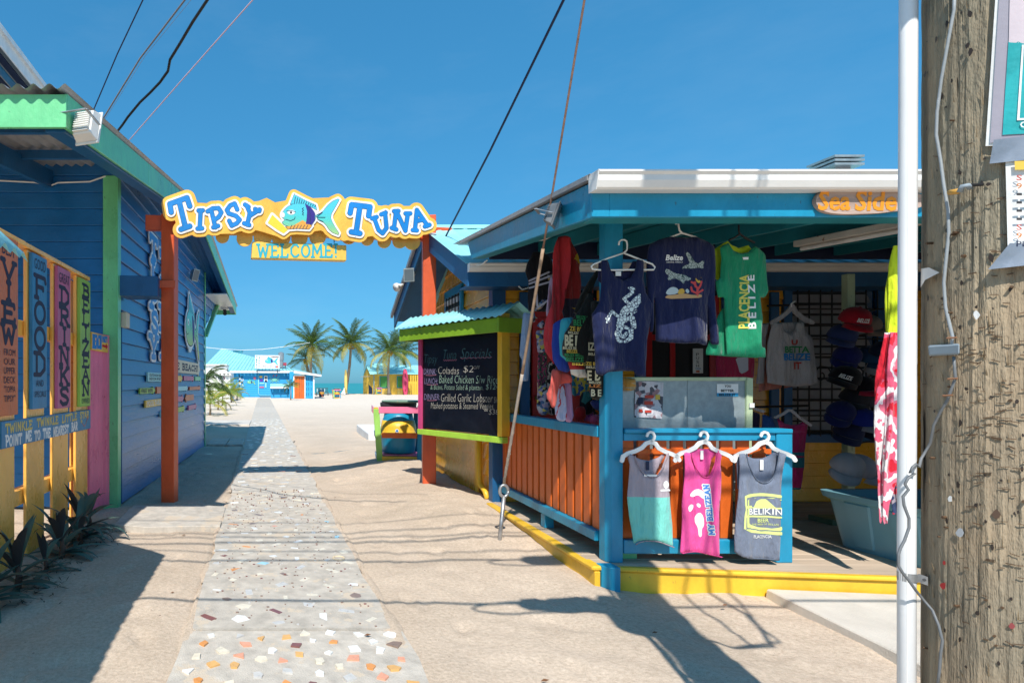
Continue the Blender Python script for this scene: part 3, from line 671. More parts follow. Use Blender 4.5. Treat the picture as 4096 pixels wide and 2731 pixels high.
def floodlight(name, label, c, fdir, s=.17, m=None, group=None):
    c = Vector(c); d = Vector(fdir).normalized(); r = d.cross(Vector((0, 0, 1))).normalized(); u = r.cross(d).normalized()
    t = thing(name, label, 'floodlight', c, group)
    q = lambda a, b, e: c + r * a * s + u * b * s + d * e * s
    hs_ = part('housing', MB().hexa([q(-.42, -.5, -.3), q(.42, -.5, -.3), q(.42, .5, -.3), q(-.42, .5, -.3)], [q(-.5, -.62, .12), q(.5, -.62, .12), q(.5, .62, .12), q(-.5, .62, .12)]), m or M['whitem'], t, bevel=.006)
    part('bezel', MB().hexa([q(-.56, -.7, .12), q(.56, -.7, .12), q(.56, .7, .12), q(-.56, .7, .12)], [q(-.56, -.7, .2), q(.56, -.7, .2), q(.56, .7, .2), q(-.56, .7, .2)]), m or M['whitem'], t, bevel=.004)
    part('lens', MB().hexa([q(-.46, -.58, .203), q(.46, -.58, .203), q(.46, .58, .203), q(-.46, .58, .203)], [q(-.46, -.58, .215), q(.46, -.58, .215), q(.46, .58, .215), q(-.46, .58, .215)]), flat('lens', (.10, .14, .17), rough=.12), t)
    fin = MB().hexa([q(-.36, -.03, -.42), q(.36, -.03, -.42), q(.36, .0, -.42), q(-.36, .0, -.42)], [q(-.36, -.03, -.301), q(.36, -.03, -.301), q(.36, .0, -.301), q(-.36, .0, -.301)])
    f0 = part('fin', fin, m or M['whitem'], hs_)
    for k in range(-4, 5):
        if k: inst('fin', f0.data, hs_, c + u * k * .1 * s)
    f0.location = (0, 0, 0)
    br = MB()
    for sd in (-1, 1): br.beam(q(sd * .59, 0, 0), q(sd * .59, .05, -.95), .02 * s / .17, .006)
    br.beam(q(-.6, .05, -.95), q(.6, .05, -.95), .02, .006)
    part('bracket', br, M['steel'], t)
    return t
floodlight('floodlight', 'ribbed white floodlight on the front corner of the green roof edge', (-1.50, 4.92, 3.70), (.30, .92, -.22), .20)
s_, z_ = wallpx(749, 1100)
floodlight('floodlight', 'small square floodlight on the blue wall above the painted fish', wall(s_, z_, .16), (WN + Vector((0, -.5, -.35))), .19, M['galv'])
cm = thing('security_camera', 'small white security camera under the far green eave', 'camera', (-1.35, 18.0, 3.86))
part('base', MB().box(-1.47, -1.23, 17.9, 18.15, 3.80, 3.86), M['whitem'], cm, bevel=.01); part('camera_body', MB().tube([(-1.36, 18.0, 3.79), (-1.34, 17.85, 3.66)], [.05, .06], 10), M['black'], cm)

# ---------------------------------------------------------------- signs on the blue wall
VT = thing('wall_letters', 'white and blue cut-out Tipsy Tuna lettering running down the blue wall', 'sign', wall(2.2, 2.6))
wp = lambda x, y: wall(x, y, .045)
def col_letters(word, u0, u1, vt, vb, rows):
    sa, zt = wallpx(u0, vt); sb, zb = wallpx(u1, vt)
    _, zb = wallpx((u0 + u1) / 2, vb)
    st = []
    h = (zt - zb) / len(word)
    for i, c in enumerate(word):
        w_ = (sb - sa)
        st += letters(c, sa + w_ * .1 + (.12 * w_ if i % 2 else 0), zt - (i + 1) * h + .05, w_ * (.8 if c not in 'I' else .35), h * .82, .14)
    return st
for word, u0, u1, vt, vb in (('TIPSY', 581, 617, 930, 1440), ('TUNA', 620, 664, 990, 1440)):
    st = col_letters(word, u0, u1, vt, vb, None)
    stroke_plate('letter_backing', st, .035, wp, WN, .018, M['white'], VT, grow=.045, res=.022)
    stroke_plate('letter_face', st, .035, lambda x, y: wall(x, y, .0635), WN, .004, M['letblue'], VT, grow=.010, res=.016)
def fish_mat(name, z0, z1):
    m = bpy.data.materials.new(name); m.use_nodes = True; t = m.node_tree; N = t.nodes; L = t.links; b = N['Principled BSDF']; b.inputs['Roughness'].default_value = .45
    tc = N.new('ShaderNodeTexCoord'); sx = N.new('ShaderNodeSeparateXYZ'); L.new(tc.outputs['Object'], sx.inputs[0])
    mr = N.new('ShaderNodeMapRange'); mr.inputs['From Min'].default_value = z0; mr.inputs['From Max'].default_value = z1; L.new(sx.outputs['Z'], mr.inputs['Value'])
    r = N.new('ShaderNodeValToRGB'); e = r.color_ramp.elements; e[0].position = .05; e[0].color = (.62, .60, .08, 1); e[1].position = .85; e[1].color = (.08, .55, .68, 1)
    k = e.new(.42); k.color = (.22, .55, .28, 1); k = e.new(.62); k.color = (.08, .56, .52, 1)
    L.new(mr.outputs[0], r.inputs[0]); L.new(r.outputs[0], b.inputs['Base Color']); return m
body = rounded([(-.30, .02), (-.24, .13), (-.10, .19), (.05, .18), (.17, .12), (.27, .03), (.25, -.05), (.14, -.11), (.0, -.14), (-.16, -.13), (-.27, -.07)])
dors = [(-.15, .17), (-.10, .33), (.03, .27), (.19, .18), (.20, .10), (.05, .16)]
tail = rounded([(.24, .03), (.33, .04), (.42, .18), (.56, .25), (.50, .12), (.44, .02), (.48, -.10), (.57, -.28), (.46, -.22), (.36, -.08), (.26, -.04)], 1)
fin_ = rounded([(-.06, -.09), (.06, -.06), (.05, -.16), (-.12, -.17)], 1)
def fish_emblem(parent, place, nrm, k, zlo, zhi, grow=.04, res=.012, thick=.018, back=True, sx=1):
    tr = lambda pl: [(x * k * sx, y * k) for x, y in pl]
    pl2 = lambda o: (lambda x, y: place(x, y) + Vector(nrm) * o)
    if back: poly_plate('fish_backing', [tr(body), tr(dors), tr(tail), tr(fin_)], pl2(0), nrm, thick, M['white'], parent, grow=grow * k, res=res)
    t2 = thick if back else 0
    ink = flat('ink line', (.01, .03, .08))
    poly_plate('fish_ink', [tr(body), tr(dors), tr(tail)], pl2(t2 + .001), nrm, .002, ink, parent, grow=.006 * k, res=res * .8)
    fm = fish_mat('fish paint', zlo, zhi)
    for nm, q in (('fish_fin', dors), ('fish_tail', tail), ('fish_body', body)):
        poly_plate(nm, [tr(q)], pl2(t2 + .0035), nrm, .002, fm, parent, grow=-.004 * k, res=res * .7)
    poly_plate('fish_band', [tr([(.06, .16), (.12, .145), (.21, .06), (.20, -.07), (.12, -.11), (.09, -.02)])], pl2(t2 + .006), nrm, .001, flat('indigo', (.025, .02, .20)), parent, grow=-.002 * k, res=res * .7)
    poly_plate('fish_eye', [tr(ell(-.16, .07, .045, .03, 14))], pl2(t2 + .006), nrm, .001, M['white'], parent, res=res * .5)
    poly_plate('fish_pupil', [tr(ell(-.165, .065, .013, .017, 10))], pl2(t2 + .0075), nrm, .001, M['black'], parent, res=res * .35)
    st = [tr([(-.29, -.02), (-.22, -.045), (-.15, -.03)]), tr([(-.02, .09), (.0, .07), (-.02, .05), (.0, .03), (-.02, .01)])] + [tr([(-.13 + i * .035, .19 - abs(i - 2) * .004), (-.10 + i * .037, .29 - i * .018)]) for i in range(8)] + [tr([(.30, .0), (.40, .05)]), tr([(.30, -.01), (.40, -.03)])]
    stroke_plate('fish_line', st, .0035 * k, pl2(t2 + .006), nrm, .0008, ink, parent, res=.0035 * k)
FW = thing('wall_fish', 'tall painted cut-out fish mounted on the blue wall beyond the orange post', 'sign', wall(4.7, 2.75))
s0, zt = wallpx(712, 1120); s1, zb = wallpx(795, 1450)
ctr = ((wallpx(705, 1280)[0] + wallpx(790, 1280)[0]) / 2, 2.72)
def fplace(x, y): return wall(ctr[0] + x * 2.05, ctr[1] + y * 2.35, .045)
fish_emblem(FW, fplace, WN, 1.0, -.6, .7, grow=.03, res=.02)
def plank(label, u0, u1, vt, vb, m, words=None, tm='navy', arrow=False, left=False, thick=.03):
    sa, za = wallpx(u0, (vt + vb) / 2); sb, _ = wallpx(u1, (vt + vb) / 2)
    _, z1 = wallpx((u0 + u1) / 2, vt); _, z0 = wallpx((u0 + u1) / 2, vb)
    t = thing('plank_sign', label, 'sign', wall((sa + sb) / 2, (z0 + z1) / 2, .03))
    h = z1 - z0
    if arrow:
        a = min(.16, (sb - sa) * .3); pl = [(sa, z0 + h * .15), (sb - a, z0 + h * .15), (sb - a, z0), (sb, (z0 + z1) / 2), (sb - a, z1), (sb - a, z1 - h * .15), (sa, z1 - h * .15)]
        if left: pl = [(sa + sb - x, y) for x, y in pl]
    else: pl = [(sa, z0), (sb, z0), (sb, z1), (sa, z1)]
    part('board', MB().prism([wall(x, y, .028) for x, y in pl], WN * thick), M[m], t, bevel=.003)
    if words:
        n = len(words); hh = h * (.62 if arrow else .82) / n; b0 = (z0 + z1) / 2 + hh * n / 2
        for i, wd in enumerate(words):
            text(wd, lambda x, y: wall(x, y, .028 + thick + .003), sa + (sb - sa) * .06, b0 - (i + 1) * hh + hh * .12, (sb - sa) * (.72 if arrow else .88), hh * .76, M[tm], t, off=.008)
    return t
bt = thing('beach_sign', 'pale wooden arrow sign with dark THE BEACH! lettering on the blue wall', 'sign', wall(4.4, 1.8, .03))
sa, _ = wallpx(655, 1470); sb, _ = wallpx(791, 1475); z1 = wallpx(745, 1446)[1]; z0 = wallpx(745, 1494)[1]
part('board', MB().prism([wall(x, y, .028) for x, y in [(sa, z0), (sb - .25, z0), (sb - .25, z0 - .05), (sb, (z0 + z1) / 2), (sb - .25, z1 + .05), (sb - .25, z1), (sa, z1)]], WN * .03), M['cream'], bt, bevel=.004)
stroke_plate('lettering', letters('THE BEACH!', sa + .15, z0 + .07, sb - .3 - sa - .2, z1 - z0 - .14, .10), .016, lambda x, y: wall(x, y, .0605), WN, .002, M['navy'], bt, res=.011)
plank('pale teal plank sign reading OUTDOOR SEASIDE BAR beside the orange post', 577, 662, 1491, 1526, 'cyan', ['OUTDOOR SEASIDE BAR &', 'INDOOR SPORTS LOUNGE'])
plank('small orange arrow sign below the beach sign, partly behind the post', 690, 719, 1498, 1528, 'signyel', arrow=True)
plank('short magenta plank sign below the beach sign', 725, 767, 1500, 1526, 'signpink', arrow=True)
plank('short green plank sign at the far end of its row on the blue wall', 771, 795, 1503, 1525, 'green', arrow=True)
plank('green arrow sign reading FREE WIFI on the blue wall', 546, 608, 1546, 1578, 'lime', ['FREE WIFI'], arrow=True)
plank('plain red plank sign next to the green arrow, cut by the post', 614, 664, 1546, 1572, 'signorange')
plank('pale blue arrow sign low on the wall past the orange post', 695, 741, 1540, 1566, 'cyan', arrow=True)
plank('orange plank sign low on the wall near its far corner', 748, 793, 1542, 1562, 'signorange', arrow=True)
plank('long yellow arrow sign with pale lettering near the orange post', 568, 651, 1590, 1630, 'signyel', ['POOL TABLES'], tm='white', arrow=True)
plank('small purple arrow sign in the third row past the post', 690, 724, 1580, 1610, 'signpink', arrow=True)
plank('reddish arrow sign pointing back toward the post', 730, 765, 1573, 1607, 'signorange', arrow=True, left=True)
plank('short light blue plank sign in the lowest row', 631, 664, 1640, 1664, 'cyan')
plank('short pale green plank sign in the lowest row past the post', 698, 729, 1622, 1650, 'lime', arrow=True)
plank('short faded pink plank sign in the lowest row', 744, 777, 1614, 1640, 'signpink', arrow=True)

# white upper deck roof standing up behind the corrugated roof
UD = thing('upper_deck_roof', 'white painted upper deck roof edge rising behind the corrugated roof', 'roof', (-4, 10, 5))
part('eave_board', MB().box(-4.03, -4.0, 5.5, 16, 6.60, 6.85), M['white'], UD, bevel=.01)
part('drip_edge', MB().box(-4.0, -3.95, 5.5, 16, 6.80, 6.88), M['white'], UD)
part('beam', MB().box(-4.75, -4.62, 5.5, 16, 6.25, 6.5), M['white'], UD, bevel=.01)
for y in (8.6, 12.0): part('post', MB().box(-4.75, -4.62, y, y + .14, 4.6, 6.25), M['white'], UD, bevel=.01)
for k in range(9): part('soffit_slat', MB().box(-4.06 - (k + 1) * .16, -4.06 - k * .16 - .05, 5.5, 16, 6.60, 6.63), M['signblue'] if k % 2 else M['navy'], UD)
part('roof', MB().hexa([(-4.0, 5.4, 6.88), (-4.0, 16, 6.88), (-9, 16, 8.2), (-9, 5.4, 8.2)], [(-4.0, 5.4, 6.91), (-4.0, 16, 6.91), (-9, 16, 8.23), (-9, 5.4, 8.23)]), M['grey'], UD)
part('railing', MB().box(-5.1, -5.05, 6, 16, 5.6, 5.68), M['white'], UD)

# ================================================================= YELLOW FENCE WITH VERTICAL SIGNS
FX = lambda y: -2.265 + .02 * (y - 4.8)
fence = thing('yellow_fence', 'yellow shadowbox picket fence carrying painted vertical signs', 'fence', (-2.2, 5.5, 0))
fd = Vector((.02, 1, 0)).normalized(); fn = Vector((fd.y, -fd.x, 0))
def fpt(y, z, o=0.0): return Vector((FX(y), y, z)) + fn * o
def fbox(y0, y1, z0, z1, o0, o1): return MB().hexa([fpt(y0, z0, o0), fpt(y1, z0, o0), fpt(y1, z0, o1), fpt(y0, z0, o1)], [fpt(y0, z1, o0), fpt(y1, z1, o0), fpt(y1, z1, o1), fpt(y0, z1, o1)])
pk = [(2.9, 3.3), (3.52, 3.92), (4.14, 4.56), (4.80, 5.22), (5.47, 5.87), (6.10, 6.53), (6.78, 7.18)]
for a, b in pk: part('picket', fbox(a, b, .03, 2.82, 0, .035), M['fencey'], fence, bevel=.005)
for a, b in pk[:-1]: part('picket', fbox(b + .04, b + .17, .03, 2.80, -.16, -.125), M['fencey'], fence, bevel=.005)
part('rail', fbox(2.9, 7.18, 2.03, 2.17, -.10, -.003), M['fencey'], fence, bevel=.005); part('rail', fbox(2.9, 7.18, .50, .64, -.10, -.003), M['fencey'], fence, bevel=.005)
part('cap_rail', fbox(2.9, 7.2, 2.825, 2.87, -.14, .06), M['fencey'], fence, bevel=.006)
for y in (2.9, 5.3, 7.0): part('post', fbox(y, y + .1, 0, 2.8, -.12, -.102 + .0), M['fencey'], fence)
def vsign(label, y0, y1, z0, z1, m, lt=None):
    t = thing('vertical_sign', label, 'sign', fpt((y0 + y1) / 2, z0, .05), 'painted plank signs on the yellow fence')
    part('board', fbox(y0, y1, z0, z1, .038, .075), M[m], t, bevel=.004); return t
fp = lambda o: (lambda x, y: fpt(x, y, o))
t = vsign('coral plank sign with VIEW in dark letters on the yellow fence', 4.86, 5.20, 1.33, 2.82, 'signorange')
text('BEST', fp(.078), 4.90, 2.66, .24, .11, M['navy'], t)
stroke_plate('lettering', stacked('VIEW', 4.90, 5.14, 2.63, 1.92, .085), .021, fp(.0755), fn, .002, M['navy'], t, res=.010)
for i, wd in enumerate(['FROM', 'OUR', 'UPPER', 'DECK', '"TOPPA', 'TIPSY"']): text(wd, fp(.078), 4.93, 1.83 - i * .077, .21, .055, M['navy'], t)
t = vsign('blue plank sign with FOOD in dark letters on the yellow fence', 5.50, 5.84, 1.36, 2.80, 'signblue')
text('GOOD', fp(.078), 5.54, 2.66, .26, .10, M['navy'], t)
stroke_plate('lettering', stacked('FOOD', 5.54, 5.80, 2.62, 1.66, .085), .021, fp(.0755), fn, .002, M['navy'], t, res=.010)
text('AND', fp(.078), 5.57, 1.57, .18, .06, M['navy'], t); text('SPECIALS', fp(.078), 5.54, 1.47, .27, .055, M['navy'], t)
t = vsign('pink plank sign with DRINKS in dark letters on the yellow fence', 6.12, 6.49, 1.34, 2.80, 'signpink')
text('GREAT', fp(.078), 6.15, 2.64, .30, .10, M['navy'], t)
stroke_plate('lettering', stacked('DRINKS', 6.17, 6.44, 2.61, 1.36, .085), .022, fp(.0755), fn, .002, M['navy'], t, res=.010)
t = vsign('green plank sign with BELIZEAN in dark letters on the fence end', 6.80, 7.16, 1.33, 2.80, 'lime')
stroke_plate('lettering', stacked('BELIZEAN', 6.87, 7.11, 2.75, 1.45, .08), .017, fp(.0755), fn, .002, M['navy'], t, res=.009)
text('OWNED', fp(.078), 6.85, 1.365, .27, .06, M['navy'], t)
t = thing('rhyme_sign', 'blue horizontal plank with a yellow and white handwritten rhyme across the fence', 'sign', fpt(6, 1.1, .05))
part('board', fbox(4.90, 7.18, 1.06, 1.285, .038, .072), M['signblue'], t, bevel=.004)
yl = flat('yellow lettering', (.72, .55, .16))
def wavy(words, y0, y1, z0, h, r, m):
    x = y0; tot = sum(len(wd) for wd in words) + len(words) - 1; k = (y1 - y0) / tot
    for i, wd in enumerate(words):
        stroke_plate('lettering', letters(wd, x, z0 + random.uniform(-.006, .006), len(wd) * k * .94, h, 0, jit=.05), r, fp(.0725), fn, .0015, m, t, res=r * .6); x += (len(wd) + 1) * k
wavy(['TWINKLE', 'TWINKLE', 'LITTLE', 'STAR'], 4.97, 7.12, 1.19, .072, .0085, yl)
wavy(['POINT', 'ME', 'TO', 'THE', 'NEAREST', 'BAR'], 4.97, 6.72, 1.075, .085, .0095, M['white'])
st = [(6.85 + (.045 if k % 2 else .018) * math.cos(k * math.pi / 5 + .3), 1.165 + (.03 if k % 2 else .012) * math.sin(k * math.pi / 5 + .3)) for k in range(10)]
poly_plate('star', [st], fp(.0725), fn, .0015, yl, t, res=.006); poly_plate('star', [[(x + .22, y + .035) for x, y in st]], fp(.0725), fn, .0015, M['signorange'], t, res=.006)
stroke_plate('swirl', [[(6.88, 1.14), (6.95, 1.10), (7.0, 1.13), (7.06, 1.19)]], .004, fp(.0725), fn, .0015, M['signorange'], t)

gate = thing('pink_gate', 'pink vertical board gate between the yellow fence and the blue house', 'gate', (-2.08, 7.45, 0))
gp = lambda y, o=0.0: Vector((-2.165 + .25 * (y - 7.2) + o, y, 0))
gy = [7.205, 7.30, 7.395, 7.49, 7.585, 7.665]
for a, b in zip(gy[:-1], gy[1:]):
    q = [gp(a), gp(b - .004), gp(b - .004, -.03), gp(a, -.03)]
    part('board', MB().hexa([p + Vector((0, 0, .04)) for p in q], [p + Vector((0, 0, 2.22 - .03 * (a - 7.2))) for p in q]), M['pink'], gate, bevel=.004)
q = [gp(7.22, -.035), gp(7.66, -.035), gp(7.66, -.08), gp(7.22, -.08)]
for zz in (.35, 1.8): part('rail', MB().hexa([p + Vector((0, 0, zz)) for p in q], [p + Vector((0, 0, zz + .1)) for p in q]), M['pink'], gate)
bp_ = thing('beach_party_sign', 'small yellow BEACH PARTY sign with a red arrow on the pink gate', 'sign', (-2.08, 7.4, 2.1))
gq = lambda o: (lambda x, y: gp(x, o) + Vector((0, 0, y)))
gn = Vector((1, -.25, 0)).normalized()
part('board', MB().prism([gq(.004)(x, y) for x, y in [(7.21, 2.0), (7.59, 1.985), (7.575, 2.05), (7.595, 2.09), (7.57, 2.13), (7.59, 2.185), (7.21, 2.215)]], gn * .018), M['signyel'], bp_)
stroke_plate('lettering', letters('BEACH', 7.225, 2.025, .20, .16, 0), .011, gq(.0225), gn, .0015, M['letblue'], bp_, res=.006)
stroke_plate('lettering', letters('PARTY', 7.445, 2.11, .12, .07, 0), .006, gq(.0225), gn, .0015, M['letblue'], bp_, res=.004)
poly_plate('arrow', [[(7.445, 2.05), (7.53, 2.045), (7.53, 2.02), (7.575, 2.06), (7.53, 2.10), (7.53, 2.075), (7.445, 2.08)]], gq(.0225), gn, .0015, flat('red', (.55, .02, .03)), bp_, res=.006)

# little cyan roofed menu board at the very left
mbd = thing('menu_stand', 'small cyan corrugated roof of a menu stand at the left edge', 'menu stand', (-1.8, 2.4, 0))
def small_roof(parent, R0, R1, out, half, z_e, rise, wl=.076, amp=.012, both=True, m=None, name='roof_sheet'):
    R0 = Vector(R0); R1 = Vector(R1); d = (R1 - R0); L = d.length; d.normalize(); out = Vector(out).normalized(); n = int(L / wl * 6) + 1
    for sg in ((1, -1) if both else (1,)):
        vs = []; fs = []
        for e in (0, 1):
            for i in range(n + 1):
                p = R0 + d * (L * i / n) + out * sg * half * e; p.z = z_e + rise * (1 - e) + amp * math.cos(2 * math.pi * i * L / n / wl); vs.append(p)
        for i in range(n): fs.append([i, i + 1, n + 2 + i, n + 1 + i])
        o = mk(name, vs, fs, m or M['cyan'], parent, smooth=True); o.modifiers.new('thick', 'SOLIDIFY').thickness = .003
small_roof(mbd, (-2.30, .6, 0), (-2.30, 3.67, 0), (1, 0, 0), .82, 2.36, .76, wl=.125, amp=.022)  # roof widened out of view to shade the sand
part('fascia', MB().box(-1.62, -1.58, 1.05, 3.46, 2.20, 2.36), M['white'], mbd, bevel=.004); part('panel', MB().box(-1.87, -1.83, 2.5, 3.3, 1.5, 2.4), M['white'], mbd)
part('frame_side', MB().box(-1.89, -1.81, 3.302, 3.36, 1.45, 2.5), M['white'], mbd); 
for y in (1.25, 3.15): part('post', MB().box(-1.95, -1.875, y, y + .09, 0, 2.5), M['post'], mbd)
# ================================================================= ENTRANCE ARCH
arch = thing('entrance_arch', 'orange timber entrance arch over the path with wide cut-out sign', 'arch', (.5, 8.3, 0))
part('post', MB().hexa([(-1.455, 8.0, -.1), (-1.275, 7.96, -.1), (-1.24, 8.12, -.1), (-1.42, 8.16, -.1)], [(-1.455, 8.0, 3.86), (-1.275, 7.96, 3.86), (-1.24, 8.12, 3.86), (-1.42, 8.16, 3.86)]), M['post'], arch, bevel=.008)
part('post', MB().hexa([(2.165, 8.5, 0), (2.345, 8.47, 0), (2.375, 8.65, 0), (2.195, 8.68, 0)], [(2.165, 8.5, 3.98), (2.345, 8.47, 3.98), (2.375, 8.65, 3.98), (2.195, 8.68, 3.98)]), M['post'], arch, bevel=.008)
part('cross_beam', MB().beam((-1.68, 8.10, 3.76), (2.62, 8.70, 3.74), .10, .20), M['post'], arch, bevel=.006)
part('cross_beam', MB().beam((-1.30, 8.13, 3.97), (2.36, 8.60, 3.90), .08, .16), M['post'], arch, bevel=.006)
part('strap', MB().hexa([(-1.48, 7.94, 2.86), (-1.255, 7.94, 2.86), (-1.255, 7.958, 2.86), (-1.48, 7.99, 2.86)], [(-1.48, 7.94, 2.96), (-1.255, 7.94, 2.96), (-1.255, 7.958, 2.96), (-1.48, 7.99, 2.96)]), M['post'], arch, bevel=.003)
SP = Vector((-1.45, 7.86, 3.5)); SN = Vector((.12, -.993, 0)).normalized()
def sg(o): return lambda u, v: onplane(u, v, SP, SN) + SN * o
A3 = lambda pts: [(640 + x / 3.7935, 750 + y / 3.7935) for x, y in pts]
A4 = lambda pts: [(1160 + x / 3.675, 750 + y / 3.675) for x, y in pts]
A5 = lambda pts: [(580 + x / 1.897, 700 + y / 1.897) for x, y in pts]
tipsy = [(A3(q), 10.2) for q in ([(172, 392), (152, 268), (410, 175), (452, 300)], [(292, 225), (388, 625)], [(320, 650), (452, 603)])]
tipsy += [(A3(q), 8.2) for q in ([(585, 368), (648, 365)], [(616, 365), (602, 640)], [(570, 640), (638, 636)], [(722, 380), (800, 335), (885, 330), (928, 395), (890, 465), (822, 508)], [(778, 370), (838, 620)], [(808, 620), (880, 598)],
      [(1168, 352), (1128, 262), (1062, 290), (1012, 360), (1040, 412), (1150, 448), (1205, 505), (1160, 560), (1085, 596), (1048, 522)], [(1285, 278), (1338, 312)], [(1312, 292), (1358, 405)], [(1505, 352), (1358, 445)], [(1438, 345), (1500, 375)], [(1358, 405), (1318, 580)], [(1272, 560), (1348, 586)])]
tuna = [(A4(q), 10.2) for q in ([(870, 392), (892, 270), (1160, 302), (1140, 432)], [(1012, 300), (960, 660)], [(888, 668), (1012, 690)])]
tuna += [(A4(q), 8.0) for q in ([(1190, 470), (1258, 450)], [(1222, 465), (1285, 640), (1345, 688), (1402, 610), (1382, 405)], [(1325, 412), (1390, 385)], [(1512, 365), (1575, 362)], [(1540, 372), (1510, 620)], [(1478, 608), (1545, 632)], [(1555, 385), (1678, 650)], [(1678, 650), (1712, 412)], [(1680, 398), (1748, 398)],
      [(1785, 640), (1845, 645)], [(1818, 632), (1845, 348)], [(1845, 348), (1992, 562)], [(1962, 588), (2030, 565)], [(1835, 512), (1932, 488)])]
fb = A5([(1032, 300), (1070, 252), (1120, 226), (1190, 222), (1250, 250), (1288, 300), (1290, 350), (1250, 385), (1190, 402), (1120, 402), (1060, 395), (1030, 368), (1060, 350), (1036, 330)])
fdz = A5([(1096, 232), (1126, 156), (1210, 200), (1290, 236), (1300, 275), (1240, 245), (1180, 224)])
ftl = rounded(A5([(1286, 312), (1330, 300), (1400, 215), (1478, 180), (1440, 250), (1398, 320), (1422, 380), (1480, 470), (1400, 440), (1360, 375), (1310, 350)]), 1)
fgl = A5([(962, 308), (1040, 382), (1082, 425), (1048, 452), (1000, 424), (926, 372)])
fpf = A5([(1190, 350), (1262, 392), (1240, 420), (1150, 415), (1080, 420), (1060, 400), (1120, 390)])
fb = rounded(fb, 2)
xs, ys, X, Y = grid(610, 1790, 730, 1030, 3.2)
dl = np.minimum(d_strokes(X, Y, tipsy, 8), d_strokes(X, Y, tuna, 8))
dfs = np.full(X.shape, 1e9)
for q in (fb, fdz, ftl, fgl, fpf): dfs = np.minimum(dfs, d_poly(X, Y, q))
band = d_poly(X, Y, A5([(260, 260), (560, 235), (860, 205), (920, 180), (985, 215), (1120, 190), (1440, 175), (1750, 235), (2040, 275), (2130, 330), (2100, 430), (1760, 460), (1500, 505), (1330, 425), (1000, 470), (870, 430), (800, 415), (640, 450), (300, 460)]))
scal = np.full(X.shape, 1e9)
for cx, cy, r in [(590, 455, 52), (760, 470, 62), (900, 460, 70), (1040, 465, 70), (1180, 470, 62), (1320, 460, 62), (1560, 455, 60), (1700, 478, 48), (1830, 495, 50), (1950, 490, 56), (2045, 500, 58)]:
    (a, b), = A5([(cx, cy)]); scal = np.minimum(scal, np.hypot(X - a, Y - b) - r / 1.897)
pn = paint('sign yellow brush', (.88, .47, .075), wear=.02, rough=.38)
sgn = thing('entrance_sign', 'wide yellow cut-out sign with blue TIPSY TUNA letters and a painted fish', 'sign', (.4, 8.0, 3.6))
plate('back_board', np.minimum(scal, d_poly(X, Y, A5([(260, 300), (2080, 320), (2080, 470), (300, 440)]))), xs, ys, sg(-.10), SN, .03, pn, sgn)
plate('front_board', np.minimum(np.minimum(dl - 23, dfs - 21), band), xs, ys, sg(0), SN, .035, pn, sgn)
for st in (tipsy, tuna): plate('letter_backing', d_strokes(X, Y, st, 8) - 8.5, xs, ys, sg(.0355), SN, .014, M['white'], sgn)
for st in (tipsy, tuna):
    pts = [p for s in st for p in s[0]]
    gx, gy_, GX, GY = grid(min(p[0] for p in pts) - 14, max(p[0] for p in pts) + 14, min(p[1] for p in pts) - 14, max(p[1] for p in pts) + 14, 1.9)
    dd = d_strokes(GX, GY, st, 8)
    plate('letter_edge', dd - 1.0, gx, gy_, sg(.050), SN, .0015, M['navy'], sgn)
    plate('letter_face', dd + .4, gx, gy_, sg(.0518), SN, .0015, M['letblue'], sgn)
gx, gy_, GX, GY = grid(1050, 1375, 765, 965, 1.7)
dF = np.full(GX.shape, 1e9); each = []
for q in (fdz, ftl, fb, fgl, fpf): e = d_poly(GX, GY, q); each.append(e); dF = np.minimum(dF, e)
plate('fish_backing', dF - 8, gx, gy_, sg(.0355), SN, .014, M['white'], sgn)
ink = flat('fish ink', (.01, .03, .09))
fm = fish_mat('arch fish paint', -.16, .42)
plate('fish_ink', np.minimum(np.minimum(each[0], each[1]), np.minimum(each[2], each[4])) - .6, gx, gy_, sg(.050), SN, .001, ink, sgn)
for nm, e, o_ in (('fish_fin', each[0], .0514), ('fish_tail', each[1], .0516), ('fish_body', each[2], .0526)): plate(nm, e + .8, gx, gy_, sg(o_), SN, .0008, fm, sgn)
plate('drink_glass', each[3] + .5, gx, gy_, sg(.0512), SN, .0008, flat('lager yellow', (.85, .62, .05)), sgn)
plate('belly_fin', each[4] + .8, gx, gy_, sg(.0536), SN, .0008, flat('fin orange', (.75, .35, .06)), sgn)
def fpoly(nm, pts, o_, m, g=0): poly_plate(nm, [A5(pts)], sg(o_), SN, .0008, m, sgn, grow=g, res=1.3)
ind = flat('indigo paint', (.03, .02, .22))
fpoly('fish_band', [(1208, 226), (1252, 252), (1284, 300), (1284, 350), (1262, 384), (1215, 380), (1222, 330), (1224, 280)], .0546, ind)
fpoly('fish_eye', ell(1105, 292, 30, 19, 16), .0546, M['white']); fpoly('fish_pupil', ell(1103, 294, 8, 9, 10), .0556, M['black']); fpoly('fish_eye', ell(1043, 312, 14, 20, 14), .0546, M['white'])
fl = [A5(q) for q in ([(1070, 283), (1105, 280), (1138, 290)], [(1062, 345), (1100, 356), (1130, 342), (1134, 326)], [(1198, 258), (1186, 266), (1198, 276), (1186, 286), (1198, 296), (1188, 306), (1198, 314)], [(1238, 250), (1246, 300), (1250, 370)], [(1300, 310), (1340, 292), (1300, 325)], [(1302, 330), (1360, 330)], [(1302, 345), (1345, 362)])]
fl += [A5([(1128 + i * 17, 226 + max(0, i - 4) * 5), (1136 + i * 17, 176 + i * 7)]) for i in range(10)] + [A5([(1095 + i * 24, 415), (1110 + i * 24, 388)]) for i in range(6)]
stroke_plate('fish_line', fl, 1.0, sg(.0562), SN, .0006, ink, sgn, res=1.0)
scr = MB()
